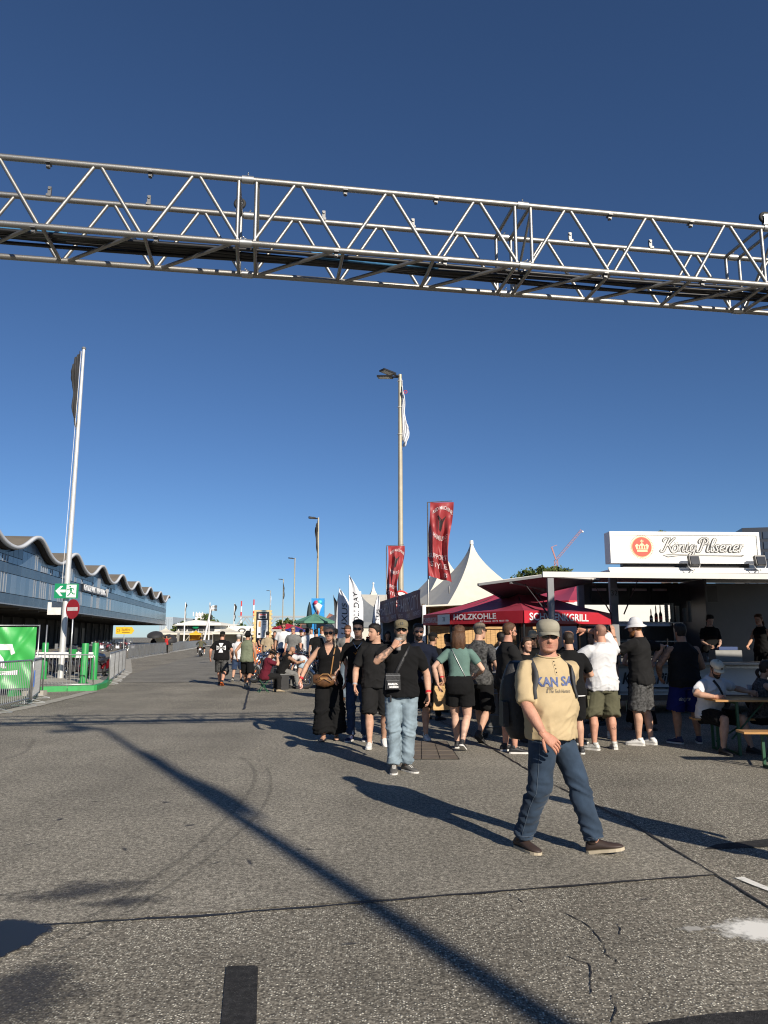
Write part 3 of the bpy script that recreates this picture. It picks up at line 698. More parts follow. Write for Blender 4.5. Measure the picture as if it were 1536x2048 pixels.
tlab = ['beside the black umbrellas', 'left of the yellow-roofed stalls', 'below the tree-topped pavilion', 'with a yellow roof', 'next to the yellow tent', 'with an orange roof', 'tallest of the far white tents, by the flagpole', 'with a yellow front behind the walker in a black cap', 'under the black parapet letters', 'with a broad pale roof beyond the notice totem', 'low behind the green-topped walker', 'low beside the notice totem']
ylw = mat('yellow_tent', (.72, .42, .03), .6); orng = mat('orange_tent', (.7, .33, .12), .6)
for i, (u, v, Y) in enumerate(far_tents):
    p = P(u, v, Y); a = {9: 6.5, 3: 2.4, 5: 2.6, 7: 2.0}.get(i, 5.0)
    pagoda('pagoda_tent', (p.x, Y), a, min(2.4, p.z - .7), p.z, 'small far pagoda tent ' + tlab[i], 'far pagoda tents', {3: ylw, 5: orng, 7: ylw}.get(i, white_pvc), rz=.17, sub=6, wall=True)
# marquee between feather flags and red flags
mq = empty('marquee', (P(770, 1240, 58).x, 58, 0), 0, 'large white gable marquee behind the feather flags and red flags', 'tent'); MO = mq.location.copy()
a, b = P(700, 1185, 58), P(1000, 1195, 58); zt = a.z; 
mb = MB(); mb.prism([Vector((a.x, 58, 2.9)) - MO, Vector((b.x, 58, 2.9)) - MO, Vector((b.x, 64, zt)) - MO, Vector((a.x, 64, zt + .15)) - MO], (0, .02, .05)); mb.prism([Vector((a.x, 70, 2.9)) - MO, Vector((b.x, 70, 2.9)) - MO, Vector((b.x, 64.02, zt)) - MO, Vector((a.x, 64.02, zt + .15)) - MO], (0, .02, .05)); mb.build('roof', white_pvc, mq)
for i in range(6):
    x0 = a.x + (b.x - a.x) * i / 6; x1 = a.x + (b.x - a.x) * (i + 1) / 6; mb = MB(); mb.box(((x0 + x1) / 2 - MO.x, .06, 1.45), (x1 - x0 - .05, .03, 2.85)); mb.build('wall_panel', white_pvc, mq)
mb = MB(); mb.prism([Vector((a.x, 58.05, 0)) - MO, Vector((a.x, 70, 0)) - MO, Vector((a.x, 70, 2.9)) - MO, Vector((a.x, 64, zt)) - MO, Vector((a.x, 58.05, 2.9)) - MO], (.03, 0, 0)); mb.build('gable_wall', white_pvc, mq)
greyc = mat('grey_tent_cloth', (.16, .175, .19), .65, 0, var=.1, bump=.4, bscale=2)
p = P(708, 1190, 42); pagoda('pagoda_tent', (p.x + .3, 43), 4.2, 2.45, 4.2, 'grey canvas pagoda tent behind the white feather flags', None, greyc, rz=.3, k=1.7)
# feather flags
def feather(u, vt, Y, w, label, cl, txt, tcol, lean=0., curve=1.):
    p = P(u, vt, Y); H = p.z; e = empty('feather_flag', (p.x, Y, 0), 0, label, 'flag', 'feather flags by the tents')
    mb = MB(); mb.tube([(0, 0, 0), (0, 0, H * .6), (lean * .4, 0, H * .85), (lean, 0, H)], [.03, .025, .018, .01], 6); mb.build('pole', grey_paint, e, True)
    def fn(uu, t):
        z = H * .99 - t * H * .72; ww = w * (math.sin(min(1, t * 2.2 + .08) * math.pi / 2) * (1 - .55 * max(0, t - .7) / .3))
        x0 = lean * max(0, (z / H - .6) / .4) ** 1.5
        return (x0 + uu * ww, .09 * math.sin(6 * uu + 4 * t) * uu - .02, z - .10 * uu)
    fl = flag_grid(w, H, 10, 24, fn).build('flag_cloth', cl, e, True)
    me = text_mesh(txt, 1.); xs = [v.co.x for v in me.vertices]; ys = [v.co.y for v in me.vertices]; w0, w1, h0, h1 = min(xs), max(xs), min(ys), max(ys)
    for v in me.vertices:
        t = .22 + .5 * (1 - (v.co.x - w0) / (w1 - w0)); uu = .34 + .38 * (1 - (v.co.y - h0) / (h1 - h0)); q = Vector(fn(uu, t)); v.co = q + Vector((0, -.02, 0))
    me.materials.append(tcol); link_mesh('lettering', me, fl)
feather(699, 1148, 33, .62, 'tallest white feather flag with black lettering', wht_cloth, 'HOLI DAY', black_print, -.02)
feather(673, 1175, 34, .7, 'white feather flag with lettering leaning over beside a black one', wht_cloth, 'LUXUS', black_print, .15)
feather(671, 1190, 36, .45, 'narrow black feather flag', blk_cloth, 'OX X', white_print, -.1)
feather(744, 1187, 30, .34, 'short white feather flag with dark letters in front of the marquee', wht_cloth, 'INVICTUS', black_print, .25)
# trees
leaf_m = [mat('leaf_%d' % i, c, .7, 0, var=.3, scale=2, spec=.25) for i, c in enumerate([(.07, .10, .025), (.05, .085, .02), (.095, .115, .03)])]
bark = mat('bark', (.10, .08, .06), .9, 0, var=.2)
def tree(c, H, rx, rz_, label, seed, n=2600, leaf=.28, crown0=.3, group='trees beyond the stalls'):
    rs = np.random.default_rng(seed); e = empty('tree', (c[0], c[1], 0), 0, label, 'tree', group)
    mb = MB(); mb.tube([(0, 0, 0), (.1, 0, H * .4), (0, .1, H * .8)], [H * .03, H * .022, H * .008], 8)
    cl = []
    for i in range(26):
        a, el, rr = rs.uniform(0, 6.28), rs.uniform(-.6, 1.45), rs.uniform(.45, 1.)
        cc = Vector((math.cos(a) * math.cos(el) * rx * rr, math.sin(a) * math.cos(el) * rx * rr, H - rz_ * 1.25 + math.sin(el) * rz_ * rr)); cl.append((cc, rs.uniform(.22, .42) * rx))
        if i % 2 == 0: mb.tube([(0, 0, H * .35 + .1 * i * H * .03), cc * .6 + Vector((0, 0, H * .2)), cc], [H * .012, H * .008, H * .003], 5)
    mb.build('trunk', bark, e, True); cm = MB()
    for k in range(n):
        cc, r = cl[k % len(cl)]; d = rs.normal(size=3); d /= np.linalg.norm(d); p = cc + Vector(d) * r * rs.uniform(.5, 1.1)
        t = Vector(rs.normal(size=3)).normalized(); b_ = t.cross(Vector(rs.normal(size=3))).normalized(); sz = leaf * rs.uniform(.6, 1.3); cm.mi = k % 3
        cm.add([p - t * sz, p + b_ * sz * .45, p + t * sz, p - b_ * sz * .45], [(0, 1, 2, 3)])
    cm.build('crown', leaf_m, e); return e
p = P(1105, 1118, 62); tree((p.x, 62), p.z, 1.75, 2.0, 'bushy green tree behind the trailer awning and crane', 3, 5200, .17, .25)
p = P(1066, 1135, 64); tree((p.x, 64), p.z, 1.7, 1.6, 'lower green tree beside the bushy one', 4, 3000, .16, .25)
p = P(1326, 1050, 58); tree((p.x, 58), p.z, 1.0, 2.6, 'slender tree top peeping over the white beer sign', 5, 2400, .16, .3)
for u, v, Y, rx, lb in ((415, 1226, 270, 4.2, 'dark round tree beside the white tower'), (360, 1243, 250, 2.6, 'small dark tree in front of the white block'), (480, 1245, 250, 5, 'dark green trees below the bridge end'), (572, 1236, 190, 3, 'dark tree clump behind the far lamp posts'), (622, 1232, 160, 3.2, 'dark tree behind the ice cream stand')):
    p = P(u, v, Y); tree((p.x, Y), p.z, rx, rx * .9, lb, int(u), 1200, .55, .2, 'far dark trees')
# crane and dark tower block
crn = empty('tower_crane', (P(1110, 1120, 300).x, 300, 0), 0, 'red tower crane jib rising behind the green tree', 'crane'); CO = crn.location.copy()
redst = mat('crane_red', (.40, .17, .15), .6)
def lattice(mbname, a, b, w, n, parent, m_):
    a, b = Vector(a), Vector(b); d = (b - a).normalized(); x = d.cross(Vector((0, 1, 0))).normalized() * w; y = Vector((0, w, 0)); mb = MB()
    for q in (x + y, x - y, -x + y, -x - y): mb.bar(a + q, b + q, w * .28, w * .28)
    for i in range(n):
        p0, p1 = a.lerp(b, i / n), a.lerp(b, (i + 1) / n); mb.bar(p0 + x - y, p1 - x - y, w * .2, w * .2); mb.bar(p0 + x + y, p1 - x + y, w * .2, w * .2)
    return mb.build(mbname, m_, parent)
p1, p2 = P(1112, 1120, 300) - CO, P(1163, 1060, 300) - CO
lattice('mast', (p1.x, 0, 0), p1, .6, 14, crn, redst); lattice('jib', p1, p2, .38, 18, crn, redst)
mb = MB(); mb.bar(p1, P(1103, 1094, 300) - CO, .5, .5); mb.bar(P(1103, 1094, 300) - CO, P(1114, 1090, 300) - CO, .2, .2); mb.build('counter_jib', redst, crn)
mb = MB(); mb.ellipsoid(p2 + Vector((.4, 0, -.7)), (.45, .45, .45)); mb.build('jib_lamp', white_print, crn)
tb = empty('office_tower', (P(1540, 1200, 240).x, 240, 0), 0, 'dark glass high-rise block behind the beer trailer', 'building'); TBO = tb.location.copy()
dk = mat('tower_dark', (.022, .027, .038), .35, 0, var=.12, scale=.1); dk2 = mat('tower_pane', (.04, .05, .07), .15, 0, var=.2, scale=.3, spec=.7)
zt = P(1484, 1056, 240).z; xl = P(1484, 1056, 240).x - TBO.x; xm = P(1464, 1068, 240).x - TBO.x; dY = 26
mb = MB(); mb.prism([(xl, 0, 0), (xl + 60, -14, 0), (xl + 66, 20, 0), (xl + 6, dY, 0)], (0, 0, zt)); mb.build('wall', dk, tb)
mb = MB(); mb.prism([(xm, .6, 0), (xl, 0.5, 0), (xl + 6, dY, 0), (xm + 5, dY, 0)], (0, 0, P(1464, 1068, 240).z)); mb.build('side_wing', dk, tb)
for fl in range(11):
    for i in range(7):
        z = zt - 2.6 - fl * 3.3; x0 = xl + .6 + i * 2.6
        if z < 6: continue
        y0 = -14 * (x0 + 1 - xl) / 60; mb = MB(); mb.box((x0 + 1.1, y0 - .1, z), (2.1, .3, 2.3), -math.atan2(14, 60)); mb.build('window', dk2, tb)
# ------------------------------------------------------------------ barriers and the green island
def barrier_proto(single):
    root = empty('crowd_barrier', (0, 0, 0)); L_, H_ = 2.3, 1.1
    mb = MB(); r = .12; pts = []
    prof = [(0, .12), (0, H_ - r)] + [(r - r * math.cos(a), H_ - r + r * math.sin(a)) for a in (R(30), R(60), R(90))] + [(L_ - r + r * math.sin(a), H_ - r + r * math.cos(a)) for a in (R(30), R(60), R(90))] + [(L_, .12)]
    mb.tube([(x - L_ / 2, 0, z) for x, z in prof] , .021, 8); mb.tube([(-L_ / 2, 0, .16), (L_ / 2, 0, .16)], .018, 8); mb.build('frame', galv, root, True)
    bm_ = MB(); bm_.tube([(0, 0, .16), (0, 0, H_)], .0085, 6, caps=False); bar_me = bm_.mesh('bar', galv, True); xs = [-L_ / 2 + L_ * (i + 1) / 19 for i in range(18)]
    if single:
        for x in xs: link_mesh('bar', bar_me, root, (x, 0, 0))
    else:
        mb = MB()
        for x in xs: mb.tube([(x, 0, .16), (x, 0, H_)], .0085, 4, caps=False)
        mb.build('bar_field', galv, root)
    for x in (-.8, .8):
        mb = MB(); mb.tube([(x, 0, .16), (x, 0, .05)], .016, 6); mb.bar((x, -.3, .012), (x, .3, .012), .05, .012); mb.bar((x, -.3, .02), (x, 0, .10), .03, .01); mb.bar((x, .3, .02), (x, 0, .10), .03, .01); mb.build('foot', galv, root)
    return root
bp_near, bp_far = barrier_proto(True), barrier_proto(False); used = {0: False, 1: False}
def place_barrier(a, b, label, single=True, group='crowd barriers'):
    a, b = Vector(a), Vector(b); proto = bp_near if single else bp_far
    o = proto if not used[single] else copy_tree(proto)
    used[single] = True; m = (a + b) / 2; o.location = (m.x, m.y, 0); o.rotation_euler = (0, 0, math.atan2(b.y - a.y, b.x - a.x)); tag(o, label, 'barrier', group); return o
def chain(a, d, n, label, single, group, gap=.06):
    d = Vector(d); d.z = 0; d.normalize()
    for i in range(n): place_barrier(a + d * (2.3 + gap) * i, a + d * ((2.3 + gap) * i + 2.3), label(i), single, group)
A0, A1 = G(0, 1425), G(58, 1410); d = (A0 - A1).normalized()
place_barrier(A1 + d * 2.3, A1, 'galvanised crowd barrier closest to the camera, in front of the green tarpaulin')
B0 = G(61, 1409); B1 = B0 + (G(86, 1388) - B0).normalized() * 2.3
bb = place_barrier(B0, B1, 'galvanised barrier with a blue tag, turned away beside the green tarpaulin')
mb = MB(); mb.box((-.95, -.025, .62), (.09, .015, .4)); mb.build('blue_tag', mat('blue_tag', (.03, .14, .55), .5), bb)
C0, C1 = G(76, 1379), G(181, 1379)
place_barrier(C0 - (C1 - C0).normalized() * .5, C1, 'galvanised barrier standing across the green kerb below the flagpole')
D0, D1 = G(217, 1370), G(251, 1344)
chain(D0, D1 - D0, 4, lambda i: ['first', 'second', 'third', 'last'][i] + ' barrier of the short row beyond the green kerb', True, 'short row of barriers')
E0, E1 = G(256, 1319), G(326, 1308)
chain(E0, E1 - E0, 9, lambda i: ['first', 'second', 'third', 'fourth', 'fifth', 'sixth', 'seventh', 'eighth', 'ninth'][i] + ' barrier from the green island in the row leading to the umbrellas', False, 'middle row of barriers')
F0 = G(345, 1304); n_f = 46
chain(F0, STREET + SIDE * .0, n_f, lambda i: 'barrier of the long straight row along the far road', False, 'long row of barriers along the road')
F0 = G(140, 1290)
chain(Vector((F0.x, F0.y, 0)), STREET * 1.0, 34, lambda i: 'barrier of the row in front of the market hall', False, 'row of barriers before the hall')

# kerbed island, bollards, plank barrier
isl = [G(20, 1392), G(78, 1383), G(186, 1380), G(206, 1374), G(216, 1366), G(222, 1352), G(100, 1335), G(-60, 1340)]
mb = MB(); mb.prism([(p.x, p.y, .0) for p in isl], (0, 0, .12)); it = mb.build('traffic_island', concrete); it['kind'] = 'structure'
kerbs = [G(20, 1393), G(78, 1384), G(188, 1381), G(208, 1375), G(218, 1366), G(225, 1352)]
for i in range(len(kerbs) - 1):
    a, b = kerbs[i], kerbs[i + 1]; n = max(1, round((b - a).length / .8))
    for k in range(n):
        p, q = a.lerp(b, k / n), a.lerp(b, (k + 1) / n); t = (q - p).normalized() * .008
        mb = MB(); mb.bar(p + t + Vector((0, 0, .08)), q - t + Vector((0, 0, .08)), .16, .16); mb.build('kerb_stone', green_paint, it)
strip('gutter', [G(-30, 1432), G(60, 1414), G(150, 1392), G(185, 1383)], .35, concrete, .012, .05)
strip('gutter', [G(216, 1371), G(256, 1345), G(256, 1319), G(330, 1308), G(345, 1304), F0 * 0 + G(432, 1286)], .4, concrete, .016, .05)
def bollard(u, v, H_, label):
    p = G(u, v, .12); e = empty('bollard', (p.x, p.y, .12), 0, label, 'bollard', 'green bollards')
    mb = MB(); mb.lathe([(.115, 0), (.115, H_ - .03), (.105, H_), (0, H_)], 18); mb.build('post', green_paint, e, 'auto')
    mb = MB(); mb.lathe([(.17, 0), (.17, .02), (.118, .025)], 18); mb.build('foot_plate', green_paint, e, 'auto'); return p
b1_ = bollard(86, 1358, 1.32, 'green bollard close to the green tarpaulin fence')
b2_ = bollard(166, 1366, 1.32, 'green bollard in front of the flagpole, nearest the kerb')
b3_ = bollard(187, 1359, 1.32, 'green bollard at the end of the white plank')
pk = empty('plank_barrier', (0, 0, 0), 0, 'white plank fixed across the green bollards', 'barrier')
a = P(72, 1310, b1_.y - .2); b = P(186, 1310, b3_.y - .16); mb = MB(); mb.bar(a, b, .05, .20); mb.build('plank', white_paint, pk)
pk.location = (a.x, a.y, .12); pk.children[0].location = (-a.x, -a.y, -.12)
mb = MB(); c = P(146, 1305, a.y - .18); mb.lathe([(.13, -.17), (.15, .1), (.155, .12)], 14, c); o = mb.build('bucket', mat('green_bucket', (.02, .25, .06), .4), None, 'auto'); tag(o, 'small green bucket hung on the white plank', 'bucket')
mb = MB(); mb.torus(c + Vector((0, 0, .1)), .14, .008, 'Y', 12, 5, 0, math.pi); mb.build('handle', chrome, o)

# signs at the flagpole
def board(name, c, w, h, rz, m_, label, cat, t=.02, z_up=(0, 0, 1)):
    e = empty(name, c, rz, label, cat); mb = MB(); mb.box((0, 0, 0), (w, t, h)); mb.build('panel', m_, e); return e
FY = fp.y - .26
c = P(133, 1182, FY); ex = board('exit_sign', c, .88, .56, R(6), exit_green, 'green emergency exit sign with white arrow and running figure on the flagpole', 'sign')
mb = MB(); mb.box((.18, -.013, 0), (.36, .006, .48)); mb.build('white_field', white_print, ex)
mb = MB(); y = -.014; mb.prism([(-.40, y, 0), (-.22, y, .19), (-.13, y, .19), (-.25, y, .05), (-.03, y, .05), (-.03, y, -.05), (-.25, y, -.05), (-.13, y, -.19), (-.22, y, -.19)][::-1], (0, -.004, 0)); mb.build('arrow', white_print, ex)
mb = MB(); y = -.019
def stroke(pts, w):
    for i in range(len(pts) - 1): mb.bar((pts[i][0], y, pts[i][1]), (pts[i + 1][0], y, pts[i + 1][1]), .006, w, (0, -1, 0)) if False else mb.bar((pts[i][0], y, pts[i][1]), (pts[i + 1][0], y, pts[i + 1][1]), w, .006, (0, -1, 0))
mb.lathe([(.035, -.003), (.035, .003)], 10); mb.v = [(x + .13, y + zz, yy + .17) for x, yy, zz in mb.v]
stroke([(.15, .12), (.18, -.02)], .07); stroke([(.15, .10), (.06, .04), (.02, .06)], .03); stroke([(.16, .11), (.26, .09), (.28, .02)], .03); stroke([(.17, -.03), (.12, -.12), (.05, -.19)], .04); stroke([(.19, -.03), (.25, -.11), (.34, -.11)], .04)
mb.build('running_figure', exit_green, ex)
c = P(122, 1217, fp.y + .3); ws = board('blank_sign', c, 1.0, .48, R(6), mat('sign_back', (.62, .61, .58), .6), 'blank pale board behind the flagpole under the exit sign', 'sign')
c = P(148, 1218, fp.y - 1.2); ne = empty('no_entry_sign', (c.x - .05, c.y, 0), R(-29), 'red no entry sign with a white bar on its own post', 'sign')
mb = MB(); mb.lathe([(.36, -.008), (.36, .008)], 28); mb.v = [(x, z, y_ + c.z) for x, y_, z in mb.v]; mb.build('disc', mat('no_entry_red', (.30, .02, .03), .45, 0, var=.08), ne, 'auto')
mb = MB(); mb.box((0, -.011, c.z), (.56, .006, .13)); mb.build('white_bar', mat('dull_white', (.6, .58, .56), .5), ne)
mb = MB(); mb.tube([(.03, .035, .1), (0, .035, c.z + .3)], .03, 10); mb.build('post', galv, ne, True)
# yellow arrow sign
c = P(250, 1261, 47); ys = empty('arrow_sign', (c.x, c.y, 0), 0, 'yellow arrow-shaped direction sign above the barriers', 'sign')
mb = MB(); w, h = .58, .22; mb.prism([(-w, 0, c.z - h), (w * .72, 0, c.z - h), (w, 0, c.z), (w * .72, 0, c.z + h), (-w, 0, c.z + h)], (0, .03, 0)); mb.build('panel', mat('sign_yellow', (.78, .44, .02), .5), ys)
text_obj('Stadtflow', .24, black_print, ys, face_mtx((.06, -.006, c.z + .05), (1, 0, 0), (0, 0, 1)), width=.55)
mb = MB(); mb.box((.06, -.008, c.z - .11), (.5, .006, .03)); mb.build('print', black_print, ys)
mb = MB(); mb.torus((-.42, -.006, c.z), .09, .012, 'Y', 14, 4); mb.build('emblem', black_print, ys)
mb = MB(); mb.tube([(-.05, .05, 0), (-.05, .05, c.z + .3)], .03, 8); mb.build('post', galv, ys)
# fence panel with the green tarpaulin
tp1 = G(69, 1391); fd = Vector((-.97, -.24, 0)).normalized()
fn_ = empty('site_fence', (tp1.x, tp1.y, 0), 0, 'mesh fence panel covered by a bright green tarpaulin with white print', 'fence')
for dx in (0, 3.4):
    mb = MB(); mb.tube([fd * dx + Vector((0, 0, 0)), fd * dx + Vector((0, 0, 2.0))], .022, 8); mb.build('post', galv, fn_, True)
mb = MB(); mb.tube([Vector((.1, .25, 0)), Vector((.1, .25, 2.0))], .022, 8); mb.build('post', galv, fn_, True)
for z in (.18, 1.98):
    mb = MB(); mb.tube([fd * 0 + Vector((0, 0, z)), fd * 3.4 + Vector((0, 0, z))], .018, 8); mb.build('rail', galv, fn_, True)
mb = MB(); mb.box((0, 0, .07), (.6, .24, .14)); mb.build('foot_block', concrete, fn_)
tarpg = mat('green_tarpaulin', (.045, .36, .075), .38, 0, var=.1, scale=1.5, bump=.5, bscale=3.2, spec=.5)
fnn = Vector((fd.y, -fd.x, 0)); fnn = fnn if fnn.y < 0 else -fnn
def tf(u, t):
    wob = .03 * math.sin(9 * u + 5 * t) + .06 * math.exp(-((u - t * .35 - .02) / .025) ** 2) + .05 * math.exp(-((u - t * .22 - .10) / .02) ** 2) + .04 * math.exp(-((u + t * .3 - .30) / .03) ** 2) + .02 * math.sin(25 * (u + t * .6))
    return fd * (.06 + u * 3.25) + fnn * (.05 + wob) + Vector((0, 0, 1.93 - t * 1.72))
tarp = flag_grid(1, 1, 60, 30, tf).build('tarpaulin', tarpg, fn_, True)
def on_tarp(poly, name='print'):
    n = len(poly); mb = MB(); ctr = [sum(p[i] for p in poly) / n for i in (0, 1)]
    bm_ = bmesh.new(); vs_ = [bm_.verts.new((p[0], p[1], 0)) for p in poly]; bm_.faces.new(vs_); bmesh.ops.triangulate(bm_, faces=bm_.faces[:]); bmesh.ops.subdivide_edges(bm_, edges=bm_.edges[:], cuts=4, use_grid_fill=True)
    for v in bm_.verts: v.co = Vector(tf(v.co.x, v.co.y)) + fnn * .012
    me = bpy.data.meshes.new(name); bm_.to_mesh(me); bm_.free(); me.materials.append(white_print); link_mesh(name, me, tarp)
def tu(px): return (68 - px) / 68 * .29
for poly in ([(24, 1290), (31, 1308), (24, 1312), (19, 1302), (0, 1302), (-30, 1302), (-30, 1290)], [(-2, 1306), (8, 1318), (16, 1338), (10, 1338), (-30, 1322), (-30, 1300)], [(-30, 1344), (16, 1344), (37, 1342), (37, 1351), (-30, 1353)]):
    on_tarp([(tu(x), (y - 1256) / 122.) for x, y in poly])

# ------------------------------------------------------------------ the totem, parasols and ice cream stand by the crowd
c = P(524.5, 1275, 41); to = empty('notice_totem', (c.x, c.y, 0), R(3), 'tall black notice board in a yellow timber frame above the crowd', 'notice board')
pw = mat('pale_timber', (.62, .46, .20), .7, 0, var=.2, scale=6, stretch=(1, 1, 8))
zt = P(524, 1223, 41).z
for x in (-.41, .41):
    mb = MB(); mb.box((x, 0, zt / 2), (.11, .09, zt)); mb.build('post', pw, to)
    for i in range(9):
        mb = MB(); mb.box((x * 1.09, -.05, zt - .15 - i * .24), (.16, .02, .1)); mb.build('batten', pw, to)
mb = MB(); mb.box((0, 0, zt + .03), (1.0, .1, .07)); mb.build('top_rail', pw, to)
mb = MB(); mb.box((0, 0, zt - .75), (.7, .05, 1.45)); mb.build('board', black_paint, to)
mb = MB(); mb.box((0, -.03, zt - .25), (.44, .01, .26)); pst = mb.build('poster', white_print, to); [MB().box((0, -.04, zt - z_), (.36, .006, h_)).build('print', m_, pst) for z_, h_, m_ in ((.18, .07, red_print), (.3, .09, black_print))]
mb = MB(); mb.box((0, -.03, zt - .95), (.56, .01, .95)); pst = mb.build('poster', white_print, to)
for x, z, w, h, m_ in ((-.16, .68, .12, .3, orng), (.1, .62, .2, .03, grey_paint), (.1, .7, .18, .03, grey_paint), (.12, .54, .22, .03, grey_paint), (-.16, 1.22, .12, .12, black_print), (.1, 1.2, .07, .36, grey_paint)):
    mb = MB(); mb.box((x, -.038, zt - z), (w, .006, h)); mb.build('print', m_, pst)
def parasol(name, c, r, zr, zt, m_, label, n=8, valance=.12, post=True, rz=0.):
    e = empty(name, (c[0], c[1], 0), rz, label, 'parasol'); mb = MB(); rings = []
    ring0 = [(r * math.cos(2 * math.pi * (k + .5) / n), r * math.sin(2 * math.pi * (k + .5) / n), zr) for k in range(n)]
    for k in range(n):
        a, b = Vector(ring0[k]), Vector(ring0[(k + 1) % n]); mb = MB(); t = Vector((0, 0, zt))
        mb.add([a, b, t, (a + b) / 2 * .98 + Vector((0, 0, .0))], [(0, 3, 2), (3, 1, 2)]); mb.build('canopy_panel', m_, e)
        if valance: mb = MB(); dn = Vector((0, 0, -valance)); mb.quad(a, b, b + dn, a + dn); mb.build('valance', m_, e)
        mb = MB(); mb.bar(Vector((0, 0, zt - .1)), a * .98 - Vector((0, 0, .04)), .025, .025); mb.build('rib', grey_paint, e)
    mb = MB(); mb.tube([(0, 0, 0), (0, 0, zt + .06)], .03, 8); mb.build('pole', grey_paint, e)
    mb = MB(); mb.box((0, 0, .05), (.6, .6, .1)); mb.build('base', concrete, e); return e
pgreen = mat('parasol_green', (.10, .24, .17), .6, 0, var=.08); 
c = P(630, 1240, 38); parasol('parasol', (c.x, c.y), 1.12, P(630, 1243, 38).z, P(630, 1227, 38).z, pgreen, 'pale green parasol over the crowd next to the ice cream board', valance=.1)
c = P(575, 1252, 62); parasol('parasol', (c.x, c.y), 1.3, P(575, 1256, 62).z, P(575, 1247, 62).z, red_pvc, 'small red parasol far in the crowd', valance=.1)
c = P(590, 1258, 55); parasol('parasol', (c.x, c.y), 1.0, P(590, 1261, 55).z, P(590, 1253, 55).z, mat('blue_cloth', (.03, .035, .18), .7), 'small dark blue parasol in front of the red one', valance=.1)
c = P(636, 1216, 47); ice = empty('ice_cream_stand', (c.x, c.y, 0), 0, 'blue ice cream stand board with a giant cone on top', 'stall')
mb = MB(); mb.box((0, 0, (c.z + .4) / 2 + .5), (.82, .25, c.z - .4 + .2)); mb.build('blue_board', mat('ice_blue', (.02, .26, .62), .5), ice)
mb = MB(); mb.box((0, .6, .6), (1.8, 1.2, 1.2)); mb.build('counter', white_paint, ice)
z = c.z + .15
mb = MB(); mb.lathe([(.02, z - .62), (.14, z - .2), (.2, z + .02)], 14, (.02, -.22, 0)); cn = mb.build('cone', mat('cone_red', (.45, .08, .05), .6), ice, True)
mb = MB(); mb.lathe([(.02, z - .7), (.19, z - .18), (.27, z + .02), (.2, z + .05)], 14, (.02, -.18, 0)); mb.build('cone_edge', white_print, ice, True)
for x, dz, cl in ((-.12, .16, (.5, .04, .1)), (.1, .2, (.06, .5, .6)), (0, .08, (.75, .74, .7))):
    mb = MB(); mb.ellipsoid((x + .02, -.24, z + dz), (.17, .14, .15)); mb.build('scoop', mat('scoop_%g' % cl[0], cl, .5), ice, True)
c = P(619, 1216, 45); e = empty('closed_parasol', (c.x, c.y, 0), 0, 'folded dark parasol beside the blue ice cream board', 'parasol')
mb = MB(); mb.lathe([(.16, 2.2), (.2, 2.6), (.12, c.z), (.03, c.z + .35), (0, c.z + .36)], 10); mb.build('canopy', mat('dark_teal', (.012, .03, .033), .7), e, True); mb = MB(); mb.tube([(0, 0, 0), (0, 0, 2.4)], .03, 8); mb.build('pole', grey_paint, e)
# black umbrellas held far off
def umbrella(c, r, tilt, label):
    e = empty('umbrella', c, 0, label, 'umbrella', 'black umbrellas'); rot = Matrix.Rotation(tilt, 3, 'Y') @ Matrix.Rotation(.35, 3, 'X')
    mb = MB(); rings = []
    for i in range(7):
        t = i / 6; rr = r * math.sin(t * math.pi / 2) + .001; zz = r * .52 * (math.cos(t * math.pi / 2) - .2)
        rings.append([rot @ Vector((rr * math.cos(a) * (1 if k % 2 == 0 else .96), rr * math.sin(a) * (1 if k % 2 == 0 else .96), zz)) for k, a in enumerate([2 * math.pi * q / 16 for q in range(16)])])
    mb.loft(rings, caps=False); mb.build('canopy', blk_cloth, e, True)
    mb = MB(); mb.tube([rot @ Vector((0, 0, r * .5)), rot @ Vector((0, 0, -r * .75))], .012, 6); mb.build('shaft', chrome, e)
c = P(310, 1270, 72); umbrella(c, .78, 0, 'open black umbrella held upright beside the barriers'); umb2 = P(341, 1277, 77); umbrella(umb2, .75, .45, 'open black umbrella tilted over the person in red')
